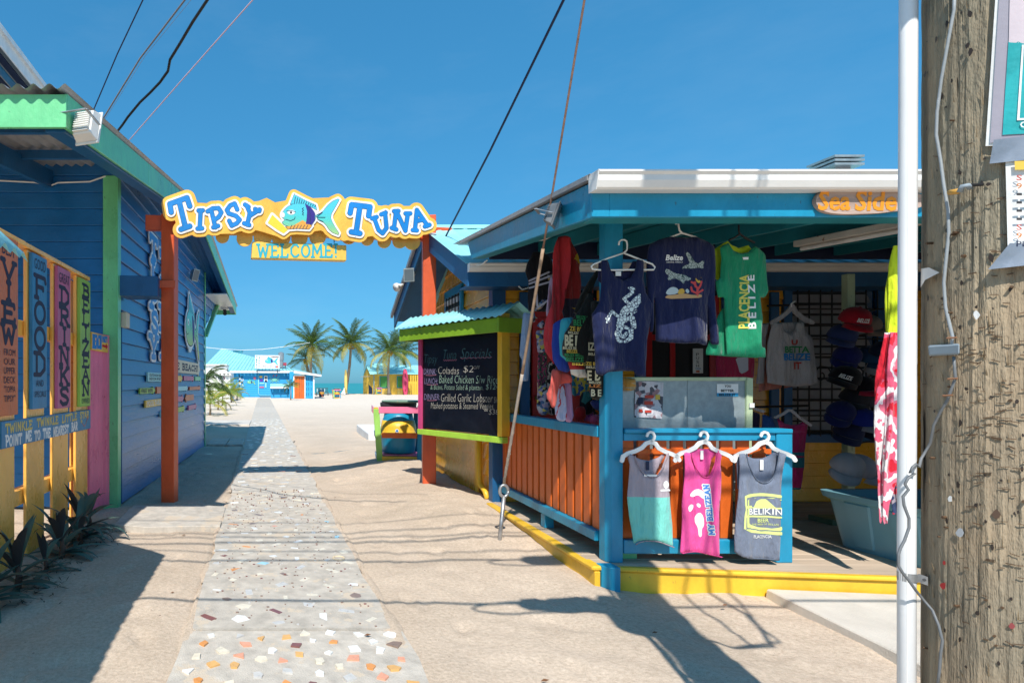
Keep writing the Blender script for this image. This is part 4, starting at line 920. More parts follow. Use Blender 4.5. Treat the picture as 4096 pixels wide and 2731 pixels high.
for q in (A3([(300, 145), (410, 688), (840, 272), (880, 655), (1335, 238), (1380, 615)]) + A4([(955, 222), (945, 740), (820, 395), (1385, 345), (1600, 345), (1515, 675), (1830, 303), (2005, 612), (55, 105), (735, 745)])):
    p = sg(.0497)(*q); scr.tube([p, p + SN * .003], .006, 6)
part('screw_heads', scr, M['steel'], sgn)
wel = thing('welcome_sign', 'yellow hanging WELCOME! board with turquoise letters under the arch sign', 'sign', (.4, 8.0, 3.3))
WP0 = Vector((-1.3, 7.93, 3)); WNn = SN
wq = lambda o: (lambda u, v: onplane(u, v, WP0, WNn) + WNn * o)
cs = [wq(0)(1006, 1033), wq(0)(1386, 1043), wq(0)(1386, 981), wq(0)(1010, 966)]
part('board', MB().prism(cs, -WNn * .11), M['signyel'], wel, bevel=.008)
stroke_plate('lettering', [[(x, -y) for x, y in s] for s in letters('WELCOME!', 1030, -1028, 320, 50, .10)], 3.8, wq(.001), WNn, .003, flat('turquoise lettering', (.03, .42, .52)), wel, res=1.6)
for u in (1043, 1340):
    a = wq(-.05)(u, 968); part('hook', MB().tube([a, a + Vector((0, 0, .16))], .006, 6), M['black'], wel)
    part('hook_ring', MB().tube([a + Vector((.014 * math.cos(t), 0, .07 + .035 * math.sin(t))) for t in [i * math.pi / 5 for i in range(11)]], .005, 5), M['black'], wel)

# ================================================================= SPECIALS CHALKBOARD
cb = thing('specials_board', 'framed chalkboard of Tipsy Tuna Specials under a small cyan roof', 'menu board', (2.3, 7.5, 0))
CR = Vector((2.66, 6.83, 0)); CL = Vector((2.02, 8.10, 0)); CD = (CR - CL).normalized(); CN = Vector((CD.y, -CD.x, 0)); CW = (CR - CL).length   # CN faces the camera side
if CN.y > 0: CN = -CN
cq = lambda o: (lambda x, z: CL + CD * x + Vector((0, 0, z)) + CN * o)
def cbox(x0, x1, z0, z1, o0, o1):
    return MB().hexa([cq(o0)(x0, z0), cq(o0)(x1, z0), cq(o1)(x1, z0), cq(o1)(x0, z0)], [cq(o0)(x0, z1), cq(o0)(x1, z1), cq(o1)(x1, z1), cq(o1)(x0, z1)])
part('chalk_panel', cbox(.06, CW - .06, 1.0, 2.40, -.03, .0), M['chalk'], cb)
part('frame_side', cbox(0, .065, .98, 2.40, -.06, .03), paint('frame pink', (.55, .06, .19)), cb, bevel=.004)
part('frame_side', cbox(CW - .065, CW, .99, 2.40, -.10, .03), M['yellow'], cb, bevel=.004)
part('frame_bottom', cbox(-.01, CW + .01, .915, .985, -.06, .035), paint('frame lime', (.36, .60, .06)), cb, bevel=.004)
part('back_post', cbox(-.035, -.004, .9, 2.35, -.12, -.03), M['blue2'], cb, bevel=.004)
part('fascia', cbox(-.14, CW + .10, 2.165, 2.32, .19, .215), M['limed'], cb, bevel=.004)
part('fascia', cbox(CW + .10, CW + .125, 2.165, 2.33, -.22, .215), M['limed'], cb, bevel=.004)
part('fascia', cbox(-.165, -.14, 2.165, 2.33, -.22, .215), M['limed'], cb, bevel=.004)
part('roof_deck', cbox(-.13, CW + .09, 2.315, 2.33, -.2, .19), M['limed'], cb)
small_roof(cb, cq(-.02)(-.20, 0), cq(-.02)(CW + .20, 0), CN, .29, 2.33, .17, wl=.10, amp=.010)
ck = lambda c: flat('chalk', c, rough=.9, var=.3, scale=60)
cteal, cwhite, clil, cmint, cpink = ck((.06, .15, .17)), ck((.38, .36, .31)), ck((.24, .20, .36)), ck((.25, .37, .29)), ck((.35, .13, .2))
TB = dict(x0=.09, W=CW - .16, z0=1.0, H=1.3)
CPX = lambda x, y: (.065 + (x - 85) / (1070 - 85) * (CW - .13), None)
def cpl(x, y):        # (px in the enlarged chalkboard) -> board plane
    s = (x - 85) / 985.0; yt = 200 - 100 * s; yb = 1320 + 90 * s
    zt = 2.14; zb = .99
    return cq(.002)(.065 + s * (CW - .13), zb + (zt - zb) * (yb - y) / (yb - yt))
# chalk is dimmer than paint
def ctext(s, x0, x1, y, h, m, sh=.12, off=-.015):
    v, f = font_geo(s, sh, off)
    return mk('lettering', [cpl(x0 + a * (x1 - x0), y - b * h) for a, b in v], f, m, cb)
ctext('Tipsy', 110, 300, 500, 150, cteal, .3); ctext('Tuna', 385, 555, 405, 120, cteal, .3); ctext('Specials', 610, 985, 435, 175, cteal, .35)
ctext('DRINK:', 100, 285, 612, 78, clil); ctext('Coladas', 310, 590, 602, 95, cwhite); ctext('$2', 645, 770, 588, 100, cwhite); ctext('OFF', 775, 850, 535, 45, cwhite)
ctext('LUNCH:', 110, 305, 735, 75, clil); ctext('Baked Chicken S/w Rice', 325, 1062, 722, 105, cmint)
ctext('& Beans, Potato Salad & plantain.', 200, 890, 830, 90, cmint); ctext('$12', 920, 1030, 808, 80, cmint); ctext('oo', 1035, 1064, 780, 26, cmint)
ctext('DINNER:', 105, 335, 942, 75, clil); ctext('Grilled Garlic Lobster', 350, 1000, 965, 105, cwhite); ctext('S/w', 1015, 1066, 972, 75, cwhite)
ctext('Mashed potatoes & Steamed Veggies.', 205, 1015, 1085, 110, cwhite, off=-.012); ctext('$38', 955, 1064, 1135, 75, cwhite)
for x0, x1, y in ((130, 280, 622), (145, 300, 745), (150, 290, 950)): stroke_plate('chalk_line', [[(x0, y), ((x0 + x1) / 2, y + 3), (x1, y - 5)]], 3, cpl, CN, 0, cpink, cb, res=3)
for x0, x1, y in ((385, 560, 425), (610, 990, 395)): stroke_plate('chalk_line', [[(x0 + (x1 - x0) * i / 14, y + (8 if i % 2 else -8) - (x1 - x0) * i / 14 * .04) for i in range(15)]], 3, cpl, CN, 0, cpink, cb, res=3)

# ================================================================= RUBBISH BARREL IN ITS FRAME
def barrel_bin(label, c, k=1.0, rot=0.0, full=True):
    t = thing('barrel_bin', label, 'rubbish barrel', c)
    q = lambda x, y, z: Vector(c) + Matrix.Rotation(rot, 3, 'Z') @ Vector((x * k, y * k, z * k))
    def b(nm, x0, x1, y0, y1, z0, z1, m, lean=0): return part(nm, MB().hexa([q(x0, y0, z0), q(x1, y0, z0), q(x1, y1, z0), q(x0, y1, z0)], [q(x0 + lean, y0, z1), q(x1 + lean, y0, z1), q(x1 + lean, y1, z1), q(x0 + lean, y1, z1)]), m, t, bevel=.006)
    d = .40
    b('leg', -d - .02, -d + .09, -d - .02, -d + .03, 0, .98, paint('bin lime', (.30, .58, .12)), -.07); b('leg', d - .09, d - .01, -d - .02, -d + .03, 0, .98, M['blue2'], .02)
    b('leg', -d, -d + .08, d - .03, d + .02, 0, .98, M['yellow'], -.05); b('leg', d - .09, d - .01, d - .03, d + .02, 0, .98, M['blue2'], .02)
    b('rail', -d + .01, d, -d - .04, -d - .021, .90, 1.02, M['pink']); b('rail', -d + .07, d - .09, -d - .04, -d - .021, .44, .54, M['orange']); b('rail', -d + .07, d - .09, -d - .04, -d - .021, .01, .10, M['yellow'])
    b('side_rail', -d - .10, -d - .08, -d, d, .90, 1.02, M['pink']); b('side_rail', -d - .05, -d - .03, -d, d, .42, .52, paint('bin grey blue', (.22, .34, .45))); b('side_rail', -d - .03, -d - .012, -d, d, .01, .09, paint('bin grey blue', (.22, .34, .45)))
    b('side_rail', d + .0, d + .02, -d, d, .90, 1.02, M['lime']); b('side_rail', d + .0, d + .02, -d, d, .42, .52, M['yellow'])
    for i in range(4): b('floor_slat', -d + .02, d - .02, -d + .06 + i * .2, -d + .2 + i * .2, .10, .12, M['pink'])
    c0 = q(0, 0, 0)
    prof = [(.13, .27), (.16, .31), (.30, .325), (.46, .335), (.47, .342), (.50, .342), (.51, .335), (.62, .33), (.75, .30)]
    bz = lambda z0, z1: [(z * k, r * k) for z, r in prof if z0 <= z <= z1]
    part('barrel', MB().lathe(c0, [(z * k, r * k) for z, r in prof] + [(.80 * k, .28 * k), (.90 * k, .26 * k)], 24), M['blue2'], t, smooth=True)
    part('painted_band', MB().lathe(c0, [(z * k, (r + .003) * k) for z, r in prof if .44 <= z <= .80], 24), M['yellow'], t, smooth=True)
    if full:
        p = q(-.05, -.335, .57); part('painted_spot', MB().tube([p, p + Vector((0, -.012, 0))], .035, 12), M['white'], t); part('painted_spot', MB().tube([p + Vector((0, -.0125, 0)), p + Vector((0, -.016, 0))], .022, 12), M['letblue'], t)
    part('barrel_rim', MB().lathe(q(0, 0, 0), [(.98 * k, .33 * k), (1.06 * k, .345 * k), (1.09 * k, .34 * k)], 20), M['darkgrey'], t, smooth=False)
    part('lid', MB().hexa([q(-.31, -.4, 1.075), q(.40, -.38, 1.10), q(.40, .33, 1.14), q(-.31, .33, 1.11)], [q(-.31, -.4, 1.10), q(.40, -.38, 1.125), q(.40, .33, 1.165), q(-.31, .33, 1.135)]) if not full else MB().lathe(q(.06, -.05, 0), [(1.092 * k, .37 * k), (1.115 * k, .385 * k), (1.13 * k, .37 * k), (1.14 * k, .10 * k)], 22), mat('faded lid', (.16, .26, .19), .6, wear=.08, wearcol=(.3, .25, .15)), t)
    return t
barrel_bin('rainbow painted rubbish barrel in a wooden frame beside the chalkboard', (2.47, 11.55, .14), 1.0, math.radians(-8))
# ================================================================= SEA SIDE SHOP (yellow house with a blue porch)
shop = thing('yellow_shop', 'yellow clapboard shop with cyan roof, blue trim and a blue porch', 'shop', (4, 8.8, 0))
WY = 7.3; XL = 2.75
win = (6.33, 7.35, .98, 2.72)                # barred window in the front wall (X0, X1, Z0, Z1)
door1 = (3.16, 3.98, .165, 2.66); door2 = (4.55, 5.45, .165, 2.66)
pitch = .153; z = .02
while z < 2.80:
    z1 = z + pitch - .003; segs = [(XL, 9.5)]
    for (a, b, c, d) in (win, door1, door2):
        if z1 > c and z < d:
            ns = []
            for s in segs:
                if s[0] < a: ns.append((s[0], min(a, s[1])))
                if s[1] > b: ns.append((max(b, s[0]), s[1]))
            segs = ns
    for a, b in segs:
        if b - a > .02: part('clapboard', MB().hexa([(a, WY - .02, z), (b, WY - .02, z), (b, WY + .012, z), (a, WY + .012, z)], [(a, WY - .003, z1), (b, WY - .003, z1), (b, WY + .012, z1), (a, WY + .012, z1)]), M['yellowd'], shop, bevel=.003)
    z += pitch
# gable wall facing the path
RI, EV, BK = 8.85, 6.85, 10.9                       # ridge, front eave, back eave (Y)
def shop_roof(y): return 3.86 - (RI - y) * .46 if y < RI else 3.86 - (y - RI) * .50
BKW = 10.45; SKX = .045
gx = lambda y: XL + SKX * (y - WY) 
z = .02; pitch2 = .205
while z < 3.75:
    z1 = min(z + pitch2 - .003, 3.75)
    def yr(zz):
        lo, hi = WY, BKW; lim = zz + .10
        if shop_roof(lo) < lim: lo = RI - (3.86 - lim) / .46
        if shop_roof(hi) < lim: hi = RI + (3.86 - lim) / .50
        return lo, hi
    a0, a1 = yr(z); b0, b1 = yr(z1)
    if a1 - a0 > .05:
        b1 = max(b1, b0 + .01)
        part('clapboard', MB().hexa([(gx(a0) + .01, a0, z), (gx(a0) - .024, a0, z), (gx(a1) - .024, a1, z), (gx(a1) + .01, a1, z)], [(gx(b0) + .01, b0, z1), (gx(b0) - .004, b0, z1), (gx(b1) - .004, b1, z1), (gx(b1) + .01, b1, z1)]), M['yellowd'], shop, bevel=.003)
    z += pitch2
part('wall_core', MB().prism([(XL + .03, WY + .02, 0), (XL + .17, BKW, 0), (XL + .17, BKW, 2.9), (XL + .10, RI, 3.7), (XL + .03, WY + .02, 2.95)], (.04, 0, 0)), M['yellowd'], shop)
part('wall_core', MB().box(XL + .04, 9.5, WY + .9, WY + .95, 0, 3.0), M['navy'], shop)
part('corner_post', MB().box(XL - .06, XL + .10, WY - .05, WY + .08, .05, 2.86), M['blued'], shop, bevel=.006)
part('corner_board', MB().box(XL - .035, XL - .012, WY + .55, WY + .66, 0, 2.2), M['yellow'], shop, bevel=.004)
part('drain_pipe', MB().tube([(XL - .06, WY + .42, 1.5), (XL - .06, WY + .42, .38), (XL - .06, WY + .36, .30), (XL - .06, WY + .20, .25), (XL - .06, WY + .12, .17)], .035, 10), M['yellow'], shop, smooth=True)
# roof
def roofsheet(y0, y1, x0, x1, zf, name, m, parent, wl=.20, amp=.012, per=6):
    n = int((x1 - x0) / wl * per); vs = []; fs = []
    for y in (y0, y1):
        for i in range(n + 1): vs.append((x0 + i * wl / per, y, zf(y) + (amp if i % per in (0, 1) else 0)))
    for i in range(n): fs.append([i, i + 1, n + 2 + i, n + 1 + i])
    o = mk(name, vs, fs, m, parent); o.modifiers.new('thick', 'SOLIDIFY').thickness = .004; return o
roofsheet(EV - .05, RI, 2.22, 9.5, lambda y: shop_roof(y) + .03, 'roof_sheet', M['cyan'], shop); roofsheet(RI, BK + .05, 2.22, 9.5, lambda y: shop_roof(y) + .03, 'roof_sheet', M['cyan'], shop)
part('ridge_cap', MB().prism([(2.2, RI - .14, shop_roof(RI - .14) + .05), (2.2, RI, 3.86 + .075), (2.2, RI + .14, shop_roof(RI + .14) + .05)], (7.2, 0, 0)), M['cyan'], shop)
def rk(y0, y1, x0, x1, d0, d1, nm, m): part(nm, MB().hexa([(x0, y0, shop_roof(y0) + d0), (x1, y0, shop_roof(y0) + d0), (x1, y0, shop_roof(y0) + d1), (x0, y0, shop_roof(y0) + d1)], [(x0, y1, shop_roof(y1) + d0), (x1, y1, shop_roof(y1) + d0), (x1, y1, shop_roof(y1) + d1), (x0, y1, shop_roof(y1) + d1)]), m, shop, bevel=.004)
rk(EV, RI, 2.25, 2.28, -.24, .02, 'rake_board', M['blued']); rk(RI, BK, 2.25, 2.28, -.24, .02, 'rake_board', M['blued'])
rk(EV, RI, 2.30, 2.72, -.12, -.10, 'soffit', M['blued']); rk(RI, BK, 2.30, 2.80, -.12, -.10, 'soffit', M['blued'])
rk(RI, BK + .06, 2.20, 2.245, -.02, .06, 'drip_edge', M['grey'])
part('eave_board', MB().box(2.25, 9.5, EV - .028, EV, 2.70, 2.905), M['blued'], shop, bevel=.004)
part('soffit', MB().box(2.29, 9.5, EV, WY - .03, 2.72, 2.74), M['blued'], shop)
def gutter(parent, x0, x1, y, z0, z1, depth=.09):
    pl = [(y, z1), (y - .004, z1 - .012), (y + .012, z1 - .03), (y + .012, z0 + (z1 - z0) * .45), (y + .03, z0 + .012), (y + .045, z0), (y + depth, z0), (y + depth, z1), (y + depth - .006, z1), (y + depth - .006, z0 + .01), (y + .05, z0 + .01), (y + .02, z0 + (z1 - z0) * .5), (y + .02, z1 - .01)]
    part('gutter', MB().prism([(x0, a, b) for a, b in pl], (x1 - x0, 0, 0)), M['whitem'], parent)
    part('gutter_end', MB().prism([(x0 - .006, a, b) for a, b in [(y - .002, z1 + .002), (y + .03, z0 - .002), (y + depth, z0 - .002), (y + depth, z1 + .002)]], (.005, 0, 0)), M['white'], parent)
gutter(shop, 2.25, 9.5, EV - .12, 2.86, 2.95)
part('gap_shade_board', MB().box(2.42, 9.3, 6.60, 6.63, 2.965, 3.155), M['navy'], shop)  # dark board added in the gap above the gutter, standing in for shade
# gable window with louvres
gw = MB()
gwn = part('window', MB().hexa([(gx(8.75) - .04, 8.70, 2.0), (gx(9.5) - .04, 9.5, 2.0), (gx(9.5), 9.5, 2.0), (gx(8.75), 8.70, 2.0)], [(gx(8.75) - .04, 8.70, 2.95), (gx(9.5) - .04, 9.5, 2.95), (gx(9.5), 9.5, 2.95), (gx(8.75), 8.70, 2.95)]), M['black'], shop)
for (y0, y1, z0, z1) in [(8.62, 8.72, 1.9, 3.0), (8.62, 9.6, 2.92, 3.04), (9.5, 9.6, 1.9, 3.0)]:
    part('window_trim', MB().hexa([(gx(y0) - .065, y0, z0), (gx(y1) - .065, y1, z0), (gx(y1) - .025, y1, z0), (gx(y0) - .025, y0, z0)], [(gx(y0) - .065, y0, z1), (gx(y1) - .065, y1, z1), (gx(y1) - .025, y1, z1), (gx(y0) - .025, y0, z1)]), M['blue2'], gwn, bevel=.004)
for i in range(5): part('window_bar', MB().box(gx(9) - .075, gx(9) - .06, 8.78 + i * .15, 8.80 + i * .15, 2.0, 2.92), M['darkgrey'], gwn)
for i in range(6): part('louvre', MB().box(gx(8.8) - .055, gx(8.8) - .045, 8.73, 9.48, 2.05 + i * .15, 2.13 + i * .15), M['whitem'], gwn)
# ---- front window behind the porch
x0, x1, z0, z1 = win
wnd = part('window', MB().box(x0, x1, WY + .10, WY + .12, z0, z1), M['darkgrey'], shop)
lv0 = None
for i in range(13):
    zz = z0 + .04 + i * (z1 - z0 - .05) / 13
    part('louvre', MB().hexa([(x0 + .03, WY + .01, zz), (x1 - .03, WY + .01, zz), (x1 - .03, WY + .016, zz), (x0 + .03, WY + .016, zz)], [(x0 + .03, WY + .06, zz + .105), (x1 - .03, WY + .06, zz + .105), (x1 - .03, WY + .066, zz + .105), (x0 + .03, WY + .066, zz + .105)]), flat('shaded louvre', (.36, .35, .37)), wnd)  # white louvres greyed: porch shade put into their colour
for a in [(x0 - .10, x0, z0 - .1, z1 + .1), (x1, x1 + .10, z0 - .1, z1 + .1), (x0, x1, z1, z1 + .1), (x0, x1, z0 - .1, z0)]: part('window_trim', MB().box(a[0], a[1], WY - .035, WY + .03, a[2], a[3]), M['blued'], wnd, bevel=.004)
for i in range(8): x = x0 + .03 + i * (x1 - x0 - .06) / 7; part('window_bar', MB().tube([(x, WY - .07, z0 - .02), (x, WY - .07, z1 + .03)], .009, 6), M['black'], wnd)
for i in range(7): zz = z0 + .05 + i * .18 + (0 if i < 3 else .38); part('window_bar', MB().tube([(x0 - .03, WY - .085, zz), (x1 + .03, WY - .085, zz)], .009, 6), M['black'], wnd)
for cx, sgx in ((x0 + .30, 1), (x1 - .30, -1)): part('scroll_ironwork', MB().tube([(cx + sgx * (.13 - .13 * t / 9) * math.cos(t * .9), WY - .09, z0 + .72 + (.13 - .11 * t / 9) * math.sin(t * .9)) for t in range(10)], .008, 5), M['black'], wnd)
# ---- doors
RD = paint('red door paint', (.44, .012, .012), rough=.35)
d1 = part('door', MB().box(door1[0] + .03, door1[1] - .03, WY - .01, WY + .03, door1[2], door1[3] - .03), RD, shop, bevel=.004)
for a in [(3.26, 3.52, .4, 1.2), (3.62, 3.88, .4, 1.2), (3.26, 3.52, 1.4, 2.4), (3.62, 3.88, 1.4, 2.4)]: part('door_panel', MB().box(a[0], a[1], WY - .022, WY - .0105, a[2], a[3]), RD, d1, bevel=.008)
part('door_knob', MB().lathe((3.245, WY - .01, 1.42), [(0, .032), (.02, .034), (.022, .018), (.045, .016), (.05, .03), (.07, .026)], 12, (0, -1, 0)), mat('brass', (.5, .36, .12), .3, metallic=.8), d1, smooth=True)
part('door_knob', MB().lathe((3.245, WY - .01, 1.17), [(0, .032), (.02, .034), (.022, .018), (.045, .016), (.05, .03), (.07, .026)], 12, (0, -1, 0)), M['steel'], d1, smooth=True)
d2 = part('door', MB().box(door2[0], door2[1], WY + .0, WY + .03, door2[2], door2[3]), M['black'], shop)
for a in [(door2[0], door2[0] + .09), (4.86, 4.92), (5.34, 5.45)]: part('door_stile', MB().box(a[0], a[1], WY - .02, WY - .0005, door2[2], door2[3]), RD, d2, bevel=.003)
for zz in (.165, 1.0, 1.56, 2.12, 2.58): part('door_rail', MB().box(door2[0] + .091, 5.339, WY - .018, WY - .0008, zz, zz + .07), RD, d2, bevel=.003)
part('door_notice', MB().box(5.13, 5.25, WY - .026, WY - .019, 1.72, 2.02), M['white'], d2)
nq = lambda x, z: Vector((x, WY - .0275, z))
for i, ch in enumerate('PUSH'): text(ch, nq, 5.165, 1.93 - i * .045, .035, .034, M['black'], d2)
text('VISA', nq, 5.155, 1.765, .07, .022, M['letblue'], d2); poly_plate('notice_mark', [ell(5.175, 1.742, .013, .013, 10), ell(5.195, 1.742, .013, .013, 10)], nq, (0, -1, 0), .001, M['signorange'], d2, res=.005)
for a in [(5.47, 5.58), (4.42, 4.54), (6.05, 6.15), (3.02, 3.14)]: part('door_post', MB().box(a[0], a[1], WY - .06, WY - .021, .165, 2.70), M['blued'], shop, bevel=.005)
part('wall_cable', MB().tube([(2.95, EV + .0 - .04, 2.84), (2.96, EV - .04, 2.74), (2.93, EV - .045, 2.68), (2.86, EV - .045, 2.66), (2.82, EV - .04, 2.70)], .008, 6), M['whitem'], shop)

# ---- porch of the shop
FYD = 4.74
porch_floor = []
y = FYD + .01
while y < WY - .1:
    xl = 2.57 + .05 * (y - 4.72)
    part('deck_board', MB().box(xl, 9.0, y, y + .135, .128, .165 + random.uniform(-.0015, .0015)), M['wood'], shop, bevel=.004); y += .141
part('deck_fascia', MB().hexa([(2.63, FYD - .035, -.14), (9, 3.935, -.14), (9, 3.97, -.14), (2.63, FYD + .0, -.14)], [(2.63, FYD - .035, .125), (9, 3.935, .125), (9, 3.97, .125), (2.63, FYD, .125)]), M['yellow'], shop, bevel=.005)
part('deck_nosing', MB().hexa([(2.63, FYD - .06, .127), (9, 3.91, .127), (9, 3.975, .127), (2.63, FYD + .008, .127)], [(2.63, FYD - .06, .163), (9, 3.91, .163), (9, 3.975, .163), (2.63, FYD + .008, .163)]), M['yellow'], shop, bevel=.012)
part('deck_fascia', MB().hexa([(2.545, 4.70, -.12), (2.59, 4.70, -.12), (2.66, 7.22, -.05), (2.615, 7.22, -.05)], [(2.545, 4.70, .125), (2.59, 4.70, .125), (2.66, 7.22, .125), (2.615, 7.22, .125)]), M['yellow'], shop, bevel=.005)
part('deck_nosing', MB().hexa([(2.525, 4.70, .127), (2.615, 4.70, .127), (2.685, 7.22, .127), (2.60, 7.22, .127)], [(2.525, 4.70, .166), (2.615, 4.70, .166), (2.685, 7.22, .166), (2.60, 7.22, .166)]), M['yellow'], shop, bevel=.012)
def chamfer_post(x0, x1, y0, y1, z0, z1, c, m, nm): return part(nm, MB().prism([(x0 + c, y0, z0), (x1, y0, z0), (x1, y1, z0), (x0, y1, z0), (x0, y0 + c, z0)], (0, 0, z1 - z0)), m, shop, bevel=.004)
part('deck_board', MB().prism([(2.75, FYD + .008, .130), (9, 3.977, .130), (9, FYD + .008, .130)], (0, 0, .0345)), M['wood'], shop)
chamfer_post(2.695, 2.822, 4.795, 4.915, .166, 2.98, .035, M['blue2'], 'porch_post')
chamfer_post(2.595, 2.715, 4.645, 4.775, -.12, .172, .05, M['blue2'], 'post_base')
for x in (6.6,): chamfer_post(x, x + .17, 4.76, 4.94, .166, 2.98, .0, M['blue2'], 'porch_post')
# railings
SRa, SRb = Vector((2.745, 4.94, 0)), Vector((2.83, WY - .05, 0)); sd_ = (SRb - SRa).normalized(); sl_ = (SRb - SRa).length; sn_ = Vector((-sd_.y, sd_.x, 0))
def sbox(s0, s1, z0, z1, o0, o1):
    q = lambda s, o, zz: SRa + sd_ * s + sn_ * o + Vector((0, 0, zz))
    return MB().hexa([q(s0, o0, z0), q(s1, o0, z0), q(s1, o1, z0), q(s0, o1, z0)], [q(s0, o0, z1), q(s1, o0, z1), q(s1, o1, z1), q(s0, o1, z1)])
part('top_rail', sbox(0, sl_, 1.155, 1.245, -.05, .05), M['blue2'], shop, bevel=.006); part('bottom_rail', sbox(0, sl_, .30, .385, -.03, .07), M['blue2'], shop, bevel=.006)
part('rail_support', sbox(1.0, 1.10, .166, .299, -.03, .06), M['blue2'], shop, bevel=.005)
n = 15; wS = sl_ / n
for i in range(n): part('slat', sbox(i * wS + .021, (i + 1) * wS - .021, .386, 1.154, .0 + random.uniform(-.004, .004), .025), M['orange'], shop, bevel=.004)
RY = 4.80
part('top_rail', MB().box(2.832, 4.17, RY - .02, RY + .12, 1.20, 1.235), M['blue2'], shop, bevel=.006); part('top_rail', MB().box(2.832, 4.045, RY + .0, RY + .05, 1.14, 1.198), M['blue2'], shop, bevel=.004)
part('bottom_rail', MB().box(2.832, 4.045, RY, RY + .09, .235, .345), M['blue2'], shop, bevel=.006)
part('rail_post', MB().box(4.047, 4.175, RY - .01, RY + .115, .166, 1.198), M['blue2'], shop, bevel=.006)
n = 9; wS = (4.045 - 2.84) / n
for i in range(n): part('slat', MB().box(2.84 + i * wS, 2.84 + (i + 1) * wS - .034, RY + .05, RY + .075, .346, 1.139), M['orange'], shop, bevel=.004)
part('end_wall', MB().box(8.2, 8.26, 4.9, WY - .05, .166, 3.1), M['yellowd'], shop)  # unseen wall added to close the porch and darken its inside
part('sill_strip', MB().box(2.84, 4.04, RY + .035, RY + .049, 1.03, 1.07), M['orange'], shop)
part('foot_block', MB().box(2.87, 3.0, 4.9, 5.0, .166, .23), M['green'], shop, bevel=.006)
# porch roof
EY = 4.10; PXL = 2.20
pr = lambda y: 2.99 + (y - EY) * .075
part('porch_fascia', MB().box(PXL + .12, 9.3, EY, EY + .035, 2.735, 2.965), M['blue2'], shop, bevel=.004)
part('porch_fascia', MB().box(PXL, PXL + .12, EY, EY + .036, 2.735, 2.964), M['blue2'], shop, bevel=.004)
part('porch_beam', MB().box(PXL + .04, 9.3, EY + .036, EY + .20, 2.74, 2.96), M['teal'], shop, bevel=.004)
part('side_fascia', MB().hexa([(PXL, EY + .037, 2.735), (PXL + .035, EY + .037, 2.735), (PXL + .035, EY + .037, 2.975), (PXL, EY + .037, 2.975)], [(PXL, 6.55, 2.955), (PXL + .035, 6.55, 2.955), (PXL + .035, 6.68, 3.165), (PXL, 6.68, 3.165)]), M['blue2'], shop, bevel=.004)
part('side_beam', MB().hexa([(PXL + .036, EY + .2, 2.76), (PXL + .16, EY + .2, 2.76), (PXL + .16, EY + .2, 2.95), (PXL + .036, EY + .2, 2.95)], [(PXL + .036, 6.6, 2.965), (PXL + .16, 6.6, 2.965), (PXL + .16, 6.6, 3.1), (PXL + .036, 6.6, 3.1)]), M['teal'], shop)
roofsheet(EY - .03, 7.1, PXL - .03, 9.3, lambda y: pr(y) + .02, 'porch_roof', M['grey'], shop)
part('porch_roof_edge', MB().hexa([(PXL - .035, EY, 2.985), (PXL + .03, EY, 2.985), (PXL + .03, EY, 3.02), (PXL - .035, EY, 3.02)], [(PXL - .035, 6.85, 3.19), (PXL + .03, 6.85, 3.19), (PXL + .03, 6.85, 3.225), (PXL - .035, 6.85, 3.225)]), M['grey'], shop)
gutter(shop, PXL - .02, 9.3, EY - .13, 2.894, 3.014, .125)
cy = EY + .21
i = 0
while cy < 7.0:
    part('ceiling_board', MB().hexa([(PXL + .17, cy, pr(cy) - .03), (9.3, cy, pr(cy) - .03), (9.3, cy, pr(cy) - .015), (PXL + .17, cy, pr(cy) - .015)], [(PXL + .17, cy + .19, pr(cy + .19) - .03), (9.3, cy + .19, pr(cy + .19) - .03), (9.3, cy + .19, pr(cy + .19) - .015), (PXL + .17, cy + .19, pr(cy + .19) - .015)]), M['teal'], shop, bevel=.003); cy += .197
for x in (2.95, 3.6, 4.25, 4.9, 5.55, 6.2, 6.85, 7.5):
    part('porch_rafter', MB().hexa([(x, EY + .21, 2.82), (x + .045, EY + .21, 2.82), (x + .045, EY + .21, 2.965), (x, EY + .21, 2.965)], [(x, 6.95, 3.03), (x + .045, 6.95, 3.03), (x + .045, 6.95, 3.17), (x, 6.95, 3.17)]), M['teal'], shop, bevel=.003)
part('roof_vent', MB().box(6.50, 6.68, 6.9, 7.1, 3.2, 4.12), M['steel'], shop)
for k in range(3): part('vent_louvre', MB().box(6.42, 6.76, 6.82, 7.18, 4.08 + k * .045, 4.105 + k * .045), M['galv'], shop)
for (u0, v0, u1, v1, Y_) in [(2150, 962, 2215, 938, 5.4), (1905, 1062, 1950, 1040, 6.5)]:
    part('side_cable', MB().tube([P(u0, v0, Y_), P((u0 + u1) / 2, (v0 + v1) / 2 + 6, Y_ - .05), P(u1, v1, Y_ - .1)], .008, 6), M['whitem'], shop)
lampfix = thing('tube_light', 'rusty white fluorescent tube fixture under the porch ceiling', 'light fixture', (4.8, 5.0, 2.8))
part('housing', MB().hexa([(4.75, 4.45, 2.775), (4.87, 4.45, 2.775), (4.87, 4.45, 2.83), (4.75, 4.45, 2.83)], [(4.75, 5.45, 2.835), (4.87, 5.45, 2.835), (4.87, 5.45, 2.89), (4.75, 5.45, 2.89)]), mat('rusty enamel', (.62, .58, .52), .5, wear=.10, wearcol=(.30, .13, .05), wscale=9), lampfix, bevel=.004)
part('tube', MB().tube([(4.81, 4.47, 2.752), (4.81, 5.43, 2.812)], .017, 10), M['white'], lampfix)
ss = thing('shop_sign', 'weathered driftwood sign with orange Sea Side lettering on the porch fascia', 'sign', (4.4, 4.08, 2.8))
sq = lambda o: (lambda u, v: P(u, v, EY - .004 - o))
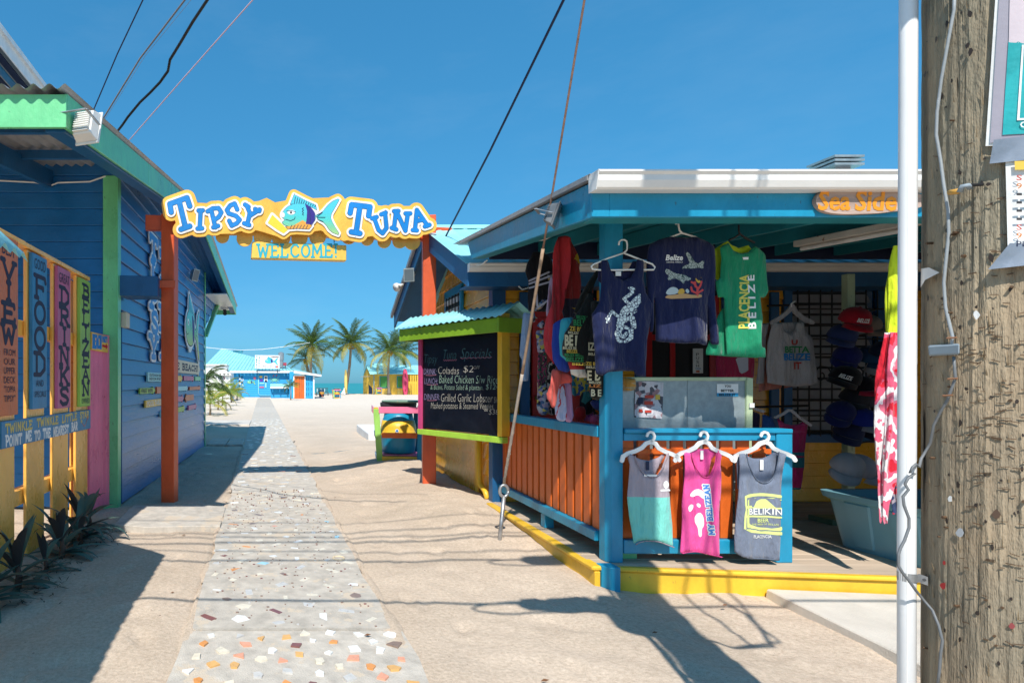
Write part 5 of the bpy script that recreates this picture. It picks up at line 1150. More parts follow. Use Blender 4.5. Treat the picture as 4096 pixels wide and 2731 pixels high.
pl = rounded([(3243, 812), (3260, 775), (3310, 758), (3420, 757), (3580, 765), (3680, 785), (3700, 812), (3660, 838), (3600, 845), (3480, 860), (3330, 862), (3268, 848)], 2)
xs_, ys_, XX, YY = grid(3220, 3730, 740, 880, 6)
plate('board', d_poly(XX, YY, pl), xs_, ys_, sq(0), (0, -1, 0), .03, mat('driftwood', (.42, .31, .26), .8, var=.3, scale=7, stretch=(.12, 1, 1), bump=.8, bscale=50, wear=.08, wearcol=(.12, .08, .06), wscale=9), ss)
om = mat('weathered orange lettering', (.80, .29, .015), .6, wear=.05, wearcol=(.45, .35, .28), wscale=30)
for s, x0, y0, w_, h_ in (('Sea', 3272, 842, 130, 80), ('Side', 3420, 844, 168, 84)):
    v, f = font_geo(s, .1, .028); mk('lettering', [sq(.033)(x0 + a * w_, y0 - b * h_) for a, b in v], f, om, ss)
floodlight('floodlight', 'finned grey floodlight at the front left corner of the blue porch roof', (2.13, 4.50, 2.86), (.78, -.50, -.32), .13, mat('weathered lamp', (.20, .21, .22), .5, metallic=.4))
fl2 = floodlight('floodlight', 'white floodlight with a bulb lamp on the gable end above the chalkboard', (2.19, 9.45, 3.30), (-.3, -.95, -.15), .15, M['galv'])
part('bulb_lamp', MB().lathe((2.08, 9.4, 3.14), [(0, .02), (.06, .03), (.13, .065), (.16, .07)], 12, (-.75, -.5, -.35)), M['white'], fl2, smooth=True)

# ================================================================= CLOTHES
def foldf(folds, Y):
    def f(x, z): return Y + sum(a * math.sin(k * x + ph + .9 * math.sin(2.3 * z + ph)) * min(1, max(0, (zt - z) / .25)) for k, a, ph, zt in folds)
    return f
def garment_sheet(name, outline, Y, T, folds, m, parent, res=.018, edge=.04):
    e = .03; xs, ys, X, Z = grid(min(p[0] for p in outline) - e, max(p[0] for p in outline) + e, min(p[1] for p in outline) - e, max(p[1] for p in outline) + e, res)
    d = d_poly(X, Z, outline); v, f = march(d, xs, ys); n = len(v)
    pv = np.array(v); dd = -d_poly(pv[:, 0], pv[:, 1], outline); ff = foldf(folds, Y)
    t = T * np.sqrt(np.clip(1 - (1 - np.clip(dd / edge, 0, 1)) ** 2, 0, 1)) + .002
    fr = [(x, ff(x, z) - tt, z) for (x, z), tt in zip(v, t)]; bk = [(x, ff(x, z) + tt, z) for (x, z), tt in zip(v, t)]
    es = {(a, b) for q in f for a, b in zip(q, q[1:] + q[:1])}; rim = [(a, b) for a, b in es if (b, a) not in es]
    return mk(name, fr + bk, f + [[i + n for i in q][::-1] for q in f] + [[b, a, a + n, b + n] for a, b in rim], m, parent, smooth=True)
def pxz(pts, Y, ox=0, oy=0, k=1.0): return [((ox + x / k - PX) / F * Y, H - (oy + y / k - PY) / F * Y) for x, y in pts]
def shirt(name, label, cat, Y, outline, m, back=None, T=.014, folds=None, mback=None, group=None, edge=.04, res=.018):
    xs = [p[0] for p in outline]; zs = [p[1] for p in outline]
    t = thing(name, label, cat, ((min(xs) + max(xs)) / 2, Y, max(zs)), group)
    folds = folds or [(random.uniform(18, 26), .012, random.uniform(0, 6), max(zs) - .1), (random.uniform(38, 50), .005, random.uniform(0, 6), max(zs) - .2)]
    garment_sheet('front_panel', outline, Y, T, folds, m, t, res, edge)
    if back: garment_sheet('back_panel', back, Y + T * 2 + .008, T * .5, folds, mback or m, t, res, .02)
    ff = foldf(folds, Y)
    return t, (lambda o=0.0: (lambda x, z: Vector((x, ff(x, z) - T - .0035 - o, z))))
def hanger_plate(label, pts_strokes, Y, m, group=None, rad=5.5):
    t = thing('coat_hanger', label, 'coat hanger', P(*pts_strokes[0][0], Y), group)
    for q, r in zip(pts_strokes, rad if isinstance(rad, list) else [rad] * len(pts_strokes)):
        stroke_plate('hook' if q is pts_strokes[0] else 'shoulder_bar', [q], r, lambda u, v: P(u, v, Y + .004), (0, -1, 0), .010, m, t, res=2.0)
    return t
FY_ = 4.735
K5 = lambda pts: pxz(pts, FY_, 2300, 1600, 1.844)
C5 = lambda pts: [(2300 + x / 1.844, 1600 + y / 1.844) for x, y in pts]
fr_hang = [C5([(528, 262), (534, 244), (552, 233), (572, 240), (583, 262), (579, 285), (556, 305)]), C5([(343, 445), (352, 412), (385, 392), (442, 374), (490, 350), (520, 318), (556, 306), (588, 318), (612, 352), (660, 378), (715, 398), (750, 416), (764, 440)])]
hg = hanger_plate('white plastic hanger holding the grey and aqua tank top', fr_hang, 4.755, M['white'], 'white plastic hangers on the front rail', [4.6, 8.0])
clone(hg, hg.location + Vector(((945 - 552) / 1.844 / F * 4.755, .0, .001)), 'white plastic hanger holding the pink tank top')
clone(hg, hg.location + Vector(((1392 - 552) / 1.844 / F * 4.755, 0, -.001)), 'white plastic hanger holding the grey beer tank top', scale=(1.06, 1, 1))
# grey and aqua tank
am = bpy.data.materials.new('dip dyed jersey'); am.use_nodes = True
def two_tone(name, c_top, c_bot, zsplit):
    m = cloth(name, c_top); t = m.node_tree; b = t.nodes['Principled BSDF']; src = b.inputs['Base Color'].links[0].from_socket
    tc = t.nodes.new('ShaderNodeTexCoord'); sp = t.nodes.new('ShaderNodeSeparateXYZ'); t.links.new(tc.outputs['Object'], sp.inputs[0])
    lt = t.nodes.new('ShaderNodeMath'); lt.operation = 'LESS_THAN'; lt.inputs[1].default_value = zsplit; t.links.new(sp.outputs['Z'], lt.inputs[0])
    mx = t.nodes.new('ShaderNodeMix'); mx.data_type = 'RGBA'; mx.inputs['B'].default_value = (*c_bot, 1); t.links.new(lt.outputs[0], mx.inputs['Factor']); t.links.new(src, mx.inputs['A']); t.links.new(mx.outputs['Result'], b.inputs['Base Color']); return m
o1 = K5([(397, 390), (432, 408), (452, 470), (490, 535), (545, 568), (600, 560), (640, 500), (668, 420), (680, 388), (694, 392), (692, 480), (690, 580), (700, 720), (716, 900), (722, 1082), (640, 1048), (600, 1035), (520, 1030), (470, 1040), (438, 1062), (430, 1000), (400, 860), (386, 720), (398, 600), (404, 480)])
b1 = K5([(400, 392), (440, 412), (500, 440), (560, 450), (630, 430), (680, 392), (694, 396), (650, 470), (612, 545), (600, 640), (470, 640), (462, 540), (420, 470)])
ztop = max(p[1] for p in o1); zsp = K5([(0, 712)])[0][1] - ztop
t, pf = shirt('tank_top', 'grey tank top with an aqua lower half hanging on the front rail', 'tank top', FY_, o1, two_tone('grey aqua jersey', (.40, .34, .38), (.20, .62, .54), zsp), b1, mback=cloth('grey jersey', (.36, .30, .34)), group='tank tops on the front rail')
pp = K5([(660, 620)])[0]; poly_plate('chest_print', [ell(pp[0], pp[1], .024, .03, 12), [(pp[0] - .05, pp[1] - .05), (pp[0] + .035, pp[1] - .05), (pp[0] + .035, pp[1] - .035), (pp[0] - .05, pp[1] - .035)]], pf(), (0, -1, 0), 0, M['white'], t, res=.008)
pp = K5([(545, 480)])[0]; part('neck_label', MB().box(pp[0] - .012, pp[0] + .012, FY_ + .014, FY_ + .018, pp[1] - .04, pp[1] + .03), M['navy'], t); pp = K5([(545, 552)])[0]; part('size_label', MB().box(pp[0] - .05, pp[0] + .05, FY_ - .021, FY_ - .019, pp[1] - .008, pp[1] + .008), M['white'], t)
# pink tank
o2 = K5([(806, 385), (850, 388), (858, 440), (885, 510), (930, 562), (968, 572), (1000, 540), (1030, 470), (1045, 370), (1080, 400), (1072, 470), (1082, 560), (1082, 680), (1070, 800), (1070, 1000), (1074, 1160), (1010, 1145), (900, 1118), (840, 1120), (778, 1132), (792, 1000), (800, 880), (796, 780), (806, 640), (812, 500)])
b2 = K5([(812, 372), (860, 366), (1000, 362), (1060, 366), (1076, 392), (1030, 440), (1010, 540), (1012, 640), (905, 640), (912, 520), (890, 440), (850, 400)])
t, pf = shirt('tank_top', 'bright pink tank top with white and blue print on the front rail', 'tank top', FY_, o2, cloth('pink jersey', (.80, .09, .32)), b2, mback=cloth('pink jersey inside', (.72, .08, .30)), group='tank tops on the front rail')
for q in ([(840, 700), (870, 655), (905, 650), (945, 680), (960, 735), (920, 720), (890, 690), (860, 715)], [(832, 780), (865, 758), (862, 800), (840, 830)], [(880, 750), (910, 760), (905, 790), (885, 780)], [(870, 850), (900, 815), (930, 850), (935, 920), (915, 940), (918, 1000), (895, 1005), (890, 930), (872, 900)]):
    poly_plate('white_print', [rounded(K5(q), 1)], pf(), (0, -1, 0), 0, M['white'], t, res=.009)
bl = flat('blue print', (.05, .22, .62))
sq_ = lambda x, y: K5([(1018 - y * 42 - x * 46, 985 - x * 365)])[0]
scr_ = [[sq_(px, py) for px, py in q] for q in letters('MY BELIZEAN', 0, 0, 1, 1, .05, jit=.05)]
stroke_plate('script_halo', scr_, .0125, pf(), (0, -1, 0), 0, M['white'], t, res=.007); stroke_plate('script_print', scr_, .0048, pf(.002), (0, -1, 0), 0, bl, t, res=.0035)
pp = K5([(945, 400)])[0]; part('neck_label', MB().box(pp[0] - .011, pp[0] + .011, FY_ + .012, FY_ + .016, pp[1] - .04, pp[1] + .03), M['white'], t)
# beer tank
o3 = K5([(1205, 395), (1252, 392), (1262, 450), (1290, 530), (1330, 590), (1385, 612), (1435, 590), (1470, 520), (1488, 440), (1492, 378), (1550, 398), (1530, 480), (1512, 570), (1505, 650), (1500, 820), (1496, 1000), (1492, 1180), (1400, 1172), (1290, 1168), (1220, 1150), (1172, 1120), (1168, 1000), (1180, 800), (1196, 640), (1206, 500)])
b3 = K5([(1210, 392), (1262, 402), (1330, 432), (1400, 432), (1460, 405), (1492, 380), (1545, 398), (1520, 480), (1500, 560), (1500, 660), (1210, 660), (1212, 520)])
t, pf = shirt('tank_top', 'slate grey tank top with a yellow beer label print on the front rail', 'tank top', FY_ - .01, o3, cloth('slate jersey', (.17, .20, .27)), b3, mback=cloth('slate jersey inside', (.15, .18, .25)), group='tank tops on the front rail')
lem = flat('lemon print', (.66, .74, .26))
lab = K5([(1222, 700), (1260, 688), (1360, 680), (1440, 686), (1496, 694), (1498, 985), (1440, 985), (1360, 978), (1280, 970), (1215, 940), (1218, 850), (1226, 800)])
inn = K5([(1262, 728), (1340, 716), (1430, 720), (1490, 730), (1490, 925), (1430, 940), (1330, 930), (1262, 905)])
poly_plate('label_print', [lab], pf(), (0, -1, 0), 0, lem, t, res=.010, minus=[K5([(1240, 715), (1360, 700), (1490, 712), (1490, 722), (1360, 710), (1248, 728), (1240, 930), (1360, 952), (1490, 955), (1490, 965), (1360, 962), (1230, 938)]), inn])
poly_plate('label_print', [K5([(1300, 795), (1325, 740), (1355, 725), (1395, 725), (1425, 755), (1460, 795)])], pf(), (0, -1, 0), 0, lem, t, res=.009)
poly_plate('label_band', [K5([(1235, 772), (1290, 772), (1290, 784), (1496, 784), (1496, 796), (1235, 790)]), K5([(1225, 842), (1496, 850), (1496, 862), (1225, 856)])], pf(), (0, -1, 0), 0, lem, t, res=.006)
a = K5([(1262, 838), (1494, 792)]); text('BELIKIN', pf(.002), a[0][0], a[0][1], a[1][0] - a[0][0], a[1][1] - a[0][1], M['white'], t, off=.016)
a = K5([(1330, 895), (1415, 866)]); text('BEER', pf(.002), a[0][0], a[0][1], a[1][0] - a[0][0], a[1][1] - a[0][1], lem, t, off=.012)
a = K5([(1285, 916), (1470, 903)]); text('THE BEER OF BELIZE', pf(.002), a[0][0], a[0][1], a[1][0] - a[0][0], a[1][1] - a[0][1], lem, t)
a = K5([(1300, 1012), (1432, 988)]); text('PLACENCIA', pf(.002), a[0][0], a[0][1], a[1][0] - a[0][0], a[1][1] - a[0][1], M['white'], t, off=.01)
pp = K5([(1383, 478)])[0]; part('neck_label', MB().box(pp[0] - .013, pp[0] + .013, FY_ + .006, FY_ + .010, pp[1] - .04, pp[1] + .04), M['white'], t)

def binding(t, pf, pts, K, m, r=.0045): part('binding', MB().tube([pf(-.001)(*p) for p in rounded(K(pts), 2, False)], r, 5), m, t, smooth=True)
B_ = [o for o in C.objects if o.get('group') == 'tank tops on the front rail']
for t, cc_, qs in ((B_[0], (.34, .28, .32), [[(432, 408), (452, 470), (490, 535), (545, 568), (600, 560), (640, 500), (668, 420), (680, 388)], [(438, 1060), (470, 1040), (520, 1031), (600, 1036), (640, 1049), (720, 1080)]]), (B_[1], (.70, .07, .27), [[(850, 388), (858, 440), (885, 510), (930, 562), (968, 572), (1000, 540), (1030, 470), (1045, 370)], [(780, 1124), (840, 1112), (900, 1110), (1010, 1137), (1072, 1152)]]), (B_[2], (.13, .16, .22), [[(1252, 392), (1262, 450), (1290, 530), (1330, 590), (1385, 612), (1435, 590), (1470, 520), (1488, 440), (1492, 378)], [(1175, 1112), (1220, 1142), (1290, 1160), (1400, 1164), (1490, 1172)]])):
    for q in qs: binding(t, lambda o=0: (lambda x, z: Vector((x, FY_ - .0185, z))), q, K5, cloth('binding', cc_))
# navy tank with gecko
FY2 = 4.62
K1 = lambda pts: pxz(pts, FY2, 2050, 900, 1.844)
o4 = K1([(655, 262), (702, 258), (722, 330), (760, 385), (815, 410), (870, 390), (905, 330), (918, 255), (968, 262), (965, 400), (980, 500), (1035, 590), (1010, 720), (985, 850), (968, 1120), (905, 1108), (900, 1075), (820, 1075), (700, 1085), (655, 1112), (608, 1098), (602, 950), (590, 800), (580, 660), (640, 560), (655, 420)])
b4 = K1([(660, 262), (702, 258), (740, 320), (812, 342), (880, 322), (916, 256), (962, 262), (960, 400), (900, 460), (720, 460), (655, 400)])
nvc = cloth('navy jersey', (.014, .020, .068)); nvd = cloth('navy jersey inside', (.018, .018, .06))
t, pf = shirt('tank_top', 'navy tank top with a white gecko print hanging by the corner post', 'tank top', FY2, o4, nvc, b4, T=.02, mback=nvd, folds=[(19, .018, 1.0, 2.4), (41, .006, 2, 2.3)])
gk = [(K1(q), r) for q, r in (([(925, 540), (890, 570)], .020), ([(880, 590), (830, 630), (800, 690), (785, 740)], .021), ([(860, 600), (815, 545), (848, 520), (870, 500), (862, 472)], .0085), ([(778, 680), (725, 640), (700, 670), (690, 700)], .009), ([(850, 640), (868, 625), (860, 610)], .008), ([(800, 720), (868, 680), (878, 730), (880, 755)], .0105),
      ([(785, 740), (755, 800), (770, 850), (820, 868), (865, 835), (865, 775), (825, 752), (785, 775), (790, 815), (820, 825), (835, 800)], .0095), ([(690, 700), (668, 690)], .006), ([(690, 700), (680, 720)], .006), ([(690, 700), (705, 712)], .006), ([(862, 472), (846, 465)], .006), ([(862, 472), (870, 460)], .006), ([(862, 472), (882, 476)], .006), ([(880, 755), (872, 765)], .006), ([(868, 655), (892, 635)], .007))]
def print_mat(name, c, c2, sc):
    m = flat(name, c); t_ = m.node_tree; b = t_.nodes['Principled BSDF']; tc = t_.nodes.new('ShaderNodeTexCoord'); v = t_.nodes.new('ShaderNodeTexVoronoi'); v.inputs['Scale'].default_value = sc; v.feature = 'DISTANCE_TO_EDGE'; t_.links.new(tc.outputs['Object'], v.inputs['Vector'])
    gt = t_.nodes.new('ShaderNodeMath'); gt.operation = 'GREATER_THAN'; gt.inputs[1].default_value = .07; t_.links.new(v.outputs['Distance'], gt.inputs[0])
    mx = t_.nodes.new('ShaderNodeMix'); mx.data_type = 'RGBA'; mx.inputs['A'].default_value = (*c2, 1); mx.inputs['B'].default_value = (*c, 1); t_.links.new(gt.outputs[0], mx.inputs['Factor']); t_.links.new(mx.outputs['Result'], b.inputs['Base Color']); return m
stroke_plate('gecko_print', [(q, r * 1.45) for q, r in gk], 0.0, pf(), (0, -1, 0), 0, print_mat('gecko print', (.66, .76, .76), (.03, .04, .1), 42), t, res=.0055)
a = K1([(772, 372), (812, 340)]); part('neck_label', MB().box(a[0][0], a[1][0], FY2 + .020, FY2 + .024, a[0][1], a[1][1]), M['white'], t)
hw = thing('coat_hanger', 'white tubular hanger holding the navy gecko tank top', 'coat hanger', P(2490, 1010, FY2))
T1 = lambda pts, Y: [P(2050 + x / 1.844, 900 + y / 1.844, Y) for x, y in pts]
part('hook', MB().tube(T1([(784, 148), (786, 125), (802, 110), (825, 108), (842, 120), (846, 150), (843, 185), (820, 206)], FY2), .0065, 6), M['white'], hw, smooth=True)
part('shoulder_bar', MB().tube(T1([(820, 206), (700, 246), (640, 272), (600, 288), (580, 305), (590, 325), (640, 331), (730, 332), (890, 330), (985, 330), (1040, 330), (1050, 312), (1030, 288), (975, 268), (915, 244), (820, 206)], FY2 + .01), .007, 6), M['white'], hw, smooth=True)
# long sleeve reef shirt
FY3 = 4.66
K2 = lambda pts: pxz(pts, FY3, 2350, 900, 1.96)
o5 = K2([(640, 92), (700, 96), (780, 98), (850, 92), (940, 130), (990, 165), (1000, 300), (1005, 500), (1015, 700), (1030, 800), (1035, 938), (975, 936), (970, 800), (962, 640), (955, 560), (952, 700), (948, 945), (860, 925), (760, 930), (640, 920), (545, 908), (538, 700), (535, 540), (525, 560), (518, 640), (512, 760), (500, 850), (482, 840), (470, 640), (462, 400), (470, 220), (490, 150), (560, 115)])
t, pf = shirt('long_sleeve_shirt', 'navy long sleeved shirt with a turtle and coral reef print under the porch', 'shirt', FY3, o5, nvc, None, T=.03, folds=[(17, .02, .4, 2.5), (37, .009, 2.2, 2.2)], edge=.05)
a = K2([(590, 285), (725, 240)]); text('Belize', pf(), a[0][0], a[0][1], a[1][0] - a[0][0], a[1][1] - a[0][1], M['white'], t, shear=.2, off=.03)
a = K2([(596, 304), (724, 292)]); text('CENTRAL AMERICA', pf(), a[0][0], a[0][1], a[1][0] - a[0][0], a[1][1] - a[0][1], M['white'], t)
tg = print_mat('turtle print', (.40, .46, .44), (.04, .08, .08), 60)
for q in ([(742, 225), (762, 216), (790, 250), (815, 300), (850, 310), (880, 282), (892, 292), (880, 330), (890, 352), (850, 340), (790, 350), (745, 345), (700, 358), (735, 325), (780, 312), (765, 270)], [(588, 352), (610, 350), (660, 385), (730, 395), (795, 430), (760, 445), (728, 440), (735, 480), (700, 440), (660, 420), (620, 440), (605, 430), (625, 400), (590, 385)]):
    poly_plate('turtle_print', [rounded(K2(q), 1)], pf(), (0, -1, 0), 0, tg, t, res=.010)
stroke_plate('coral_print', [K2(q) for q in ([(830, 560), (830, 500), (800, 460), (785, 455)], [(830, 520), (860, 480), (870, 450)], [(830, 540), (880, 515)], [(815, 490), (815, 455)], [(830, 545), (785, 525), (780, 495)])], .008, pf(), (0, -1, 0), 0, flat('coral print', (.60, .06, .06)), t, res=.007)
poly_plate('seabed_print', [rounded(K2([(600, 580), (600, 555), (680, 550), (720, 540), (800, 560), (870, 545), (872, 575), (760, 582)]), 1)], pf(), (0, -1, 0), 0, flat('seabed print', (.55, .33, .14)), t, res=.01)
for q in ([(600, 552), (610, 510), (650, 485), (690, 505), (690, 545)], [(740, 540), (735, 510), (760, 505), (765, 545)]): poly_plate('reef_print', [rounded(K2(q), 1)], pf(), (0, -1, 0), 0, flat('reef print pale', (.45, .55, .58)), t, res=.01)
for q in ([(680, 550), (690, 510), (725, 500), (735, 545)], [(805, 400), (850, 455), (870, 400), (862, 460), (830, 462)]): poly_plate('reef_print', [rounded(K2(q), 1)], pf(), (0, -1, 0), 0, flat('reef print amber', (.62, .38, .05)), t, res=.01)
h3 = thing('coat_hanger', 'white wire hanger of the navy long sleeved shirt', 'coat hanger', P(2715, 920, FY3)); T2 = lambda pts, Y: [P(2350 + x / 1.96, 900 + y / 1.96, Y) for x, y in pts]
part('hook', MB().tube(T2([(690, -8), (712, -14), (716, 20), (722, 45), (740, 62)], FY3), .007, 6), M['white'], h3, smooth=True); part('shoulder_bar', MB().tube(T2([(520, 160), (652, 95), (740, 62), (845, 95), (960, 160)], FY3 + .005), .008, 6), M['white'], h3, smooth=True)
# green shirts and the lime one inside
FY4 = 4.66
gr = cloth('green jersey', (.015, .24, .12)); lm = cloth('lime jersey', (.62, .72, .03))
o6 = K2([(1105, 140), (1060, 160), (1040, 180), (1050, 260), (1040, 420), (1005, 440), (1015, 520), (1030, 570), (1080, 560), (1085, 700), (1090, 850), (1100, 1018), (1250, 1030), (1385, 1040), (1388, 960), (1350, 960), (1345, 900), (1360, 740), (1350, 565), (1385, 572), (1418, 525), (1405, 420), (1392, 230), (1345, 185), (1310, 160), (1260, 215), (1200, 225), (1140, 200)])
o6b = K2([(960, 975), (955, 1015), (1100, 1024), (1240, 1034), (1384, 1040), (1386, 960), (1340, 700), (1100, 640), (1060, 700)])
o7 = K2([(1150, 108), (1105, 135), (1050, 170), (1010, 225), (975, 305), (1005, 312), (1000, 425), (1020, 430), (1060, 400), (1150, 500), (1300, 500), (1405, 405), (1450, 415), (1440, 380), (1402, 240), (1330, 165), (1318, 140), (1240, 165), (1180, 140)])
t, _ = shirt('tee_shirt', 'lime yellow tee shirt tucked behind the green shirt under the porch', 'shirt', FY4 + .07, o7, lm, T=.015)
t, _ = shirt('tee_shirt', 'longer green tee shirt hanging behind the Placencia shirt', 'shirt', FY4 + .045, o6b, gr, T=.01)
t, pf = shirt('tee_shirt', 'green tee shirt with PLACENCIA BELIZE printed sideways under the porch', 'shirt', FY4, o6, gr, None, T=.016, folds=[(16, .016, 1.2, 2.4), (33, .006, .5, 2.2)])
def vtext(s, q0, q1, m):      # text running upward between two corners (px of the enlargement)
    (xa, za), (xb, zb) = K2([q0, q1]); v, f = font_geo(s, 0, .03); mk('lettering', [pf(.001)(xb - b * (xb - xa), za + a * (zb - za)) for a, b in v], f, m, t)
vtext('PLACENCIA', (1175, 812), (1250, 392), flat('yellow print', (.66, .60, .10))); vtext('B E L I Z E', (1240, 815), (1292, 395), M['white'])
part('neck_print', MB().prism([pf(.001)(*p) for p in K2([(1200, 258), (1245, 255), (1245, 275), (1205, 276)])], (0, -.0005, 0)), M['white'], t)
h4 = thing('coat_hanger', 'black hanger of the green and lime shirts', 'coat hanger', P(2955, 930, FY4)); part('hook', MB().tube(T2([(1186, 0), (1186, 50), (1195, 70)], FY4), .007, 6), M['black'], h4); part('shoulder_bar', MB().tube(T2([(1110, 120), (1155, 98), (1195, 70), (1230, 98), (1310, 140)], FY4 + .03), .009, 6), M['black'], h4)

# things hanging along the left side of the porch
def drape(name, label, cat, pts, radii, m, parent=None, lobes=7, depth=.28, seg=64, group=None, flatten=.6, phase=0.0, sub='cloth', ragged=0.0):
    t = parent or thing(name, label, cat, pts[0], group)
    rings = []; n = len(pts) * 3
    P_ = [Vector(p) for p in pts]
    for i in range(n):
        f_ = i / (n - 1) * (len(P_) - 1); k = min(int(f_), len(P_) - 2); tt = f_ - k; c = P_[k].lerp(P_[k + 1], tt); r = radii[k] * (1 - tt) + radii[k + 1] * tt
        ring = []
        for j in range(seg):
            a = 2 * math.pi * j / seg; rr = r * (1 + depth * math.sin(lobes * a + phase + .9 * math.sin(f_ * 2 + phase)) + depth * .5 * math.sin((lobes * 2 + 1) * a + 1.7 + 1.4 * f_) + .18 * math.sin(2 * a + f_ * 1.3))
            dz = -ragged * abs(math.sin(a * 2.5 + phase)) if i == n - 1 else 0
            ring.append(c + Vector((rr * math.cos(a), rr * math.sin(a) * flatten, dz)))
        rings.append(ring)
    v = [p for r in rings for p in r]; f = [[i * seg + j, i * seg + (j + 1) % seg, (i + 1) * seg + (j + 1) % seg, (i + 1) * seg + j] for i in range(n - 1) for j in range(seg)]
    mk(sub, v, f, m, t, smooth=True); return t
def pattern_cloth(name, cols, sc, stretch=(1, 1, 1), kind='VORONOI'):
    m = cloth(name, cols[0]); t_ = m.node_tree; b = t_.nodes['Principled BSDF']; tc = t_.nodes.new('ShaderNodeTexCoord'); mp = t_.nodes.new('ShaderNodeMapping'); mp.inputs['Scale'].default_value = stretch; t_.links.new(tc.outputs['Object'], mp.inputs[0])
    if kind == 'VORONOI':
        v = t_.nodes.new('ShaderNodeTexVoronoi'); v.inputs['Scale'].default_value = sc; sp = t_.nodes.new('ShaderNodeSeparateColor'); t_.links.new(v.outputs['Color'], sp.inputs[0]); fac = sp.outputs[0]
    else:
        v = t_.nodes.new('ShaderNodeTexNoise'); v.inputs['Scale'].default_value = sc; v.inputs['Detail'].default_value = 3; mr = t_.nodes.new('ShaderNodeMapRange'); mr.inputs['From Min'].default_value = .32; mr.inputs['From Max'].default_value = .68; t_.links.new(v.outputs['Fac'], mr.inputs[0]); fac = mr.outputs[0]
    t_.links.new(mp.outputs[0], v.inputs['Vector'])
    r = t_.nodes.new('ShaderNodeValToRGB'); r.color_ramp.interpolation = 'CONSTANT'; e = r.color_ramp.elements; e[0].color = (*cols[0], 1); e[1].position = 1 / len(cols); e[1].color = (*cols[1], 1)
    for i, c in enumerate(cols[2:]): k = e.new((i + 2) / len(cols)); k.color = (*c, 1)
    t_.links.new(fac, r.inputs[0]); t_.links.new(r.outputs[0], b.inputs['Base Color']); return m
redc = cloth('red gauze', (.50, .035, .045)); salm = cloth('salmon gauze', (.62, .11, .09))
Z = lambda u, v, Y: P(u, v, Y)
def hung(label, q, Y, m, folds, cat='sarong', T=.02, res=.015):
    xz = rounded(pxz(q, Y, 2050, 900, 1.844), 1); t = thing('sarong', label, cat, (sum(p[0] for p in xz) / len(xz), Y, max(p[1] for p in xz)))
    garment_sheet('cloth', xz, Y, T, [(k, a, ph, 99) for k, a, ph in folds], m, t, res, .05); return t
hung('long red sarong hung from the porch side beam beside the tote bags', [(335, 95), (365, 72), (405, 95), (420, 130), (412, 300), (395, 450), (385, 640), (345, 690), (318, 760), (300, 900), (300, 1040), (270, 1000), (246, 900), (243, 780), (256, 650), (290, 480), (302, 300), (305, 190)], 5.35, redc, [(75, .020, .5), (34, .03, 1.2), (140, .007, 2)])
hung('pale mauve length of the red sarong bundle hanging on its left', [(300, 340), (308, 480), (290, 640), (262, 690), (243, 660), (262, 520), (285, 400)], 5.40, cloth('mauve wrap', (.42, .30, .40)), [(90, .012, 0), (40, .02, 1)], 'wrap')
hung('knotted red sarong end pointing down over the rail', [(300, 1060), (345, 1060), (420, 1110), (435, 1160), (370, 1170), (330, 1220), (318, 1345), (285, 1345), (234, 1268), (262, 1170), (290, 1110)], 5.2, salm, [(70, .02, .4), (30, .025, 2)])
hung('pale blue and red patterned sarong below the red knot', [(320, 1160), (380, 1140), (385, 1300), (388, 1445), (360, 1448), (330, 1438), (322, 1300)], 5.3, pattern_cloth('blue red batik', [(.42, .48, .68), (.50, .52, .70), (.5, .06, .08), (.45, .5, .7)], 16, (1.2, 1, .5), 'NOISE'), [(110, .014, 0), (50, .02, 1)])
hung('lilac pink fringed sarong beside the pale blue one', [(380, 1140), (420, 1150), (438, 1280), (450, 1450), (395, 1455), (388, 1300)], 5.32, cloth('lilac gauze', (.55, .30, .50)), [(120, .014, 1), (55, .02, 2)])
drape('sarong', 'dark patterned scarf with green and yellow band behind the red sarong', 'sarong', [Z(2262, 950, 5.5), Z(2272, 1040, 5.5), Z(2278, 1150, 5.5), Z(2284, 1270, 5.5)], [.03, .08, .07, .05], pattern_cloth('rasta band scarf', [(.02, .02, .03), (.03, .18, .06), (.55, .36, .03), (.3, .03, .03), (.03, .03, .05)], 3.2, (.3, .3, 1)), lobes=6)
# dark swimsuits on a display form
sw = thing('swimsuit_display', 'black strappy swimsuits hung together at the rear of the porch side', 'swimsuits', Z(2150, 1000, 5.9))
bk_ = cloth('black lycra', (.012, .012, .016)); pat = pattern_cloth('floral lycra', [(.03, .03, .05), (.35, .38, .45), (.5, .42, .10), (.06, .12, .25), (.3, .25, .35)], 30)
KS = lambda pts: pxz(pts, 5.9, 2050, 900, 1.844)
for nm, q, m_, dy in (('swimsuit', [(150, 200), (230, 195), (290, 250), (300, 340), (280, 450), (295, 560), (270, 640), (120, 640), (112, 520), (120, 430), (95, 340), (105, 290)], bk_, 0), ('bodice', [(250, 345), (290, 350), (285, 430), (255, 430)], pat, -.03), ('bikini', [(100, 620), (150, 640), (200, 620), (250, 560), (215, 545), (180, 575), (150, 640), (160, 740), (200, 770), (235, 740), (215, 700), (170, 735), (140, 720), (130, 660)], pat, -.03), ('trunks', [(165, 780), (245, 770), (255, 930), (180, 945)], pat, -.01), ('leggings', [(95, 640), (150, 650), (145, 930), (130, 1150), (82, 1150), (85, 980), (65, 965)], cloth('pale blue cotton', (.26, .36, .52)), .04)):
    garment_sheet(nm, KS(q), 5.9 + dy, .03 if m_ is bk_ else .015, [(23, .01, 1, 9)], m_, sw, .02)
stroke_plate('straps', [KS(q) for q in ([(108, 418), (250, 355)], [(108, 440), (255, 385)], [(110, 470), (260, 425)], [(155, 425), (165, 600)], [(160, 620), (245, 560)])], .009, lambda x, z: Vector((x, 5.85, z)), (0, -1, 0), .004, flat('pale straps', (.5, .5, .6)), sw, res=.007)
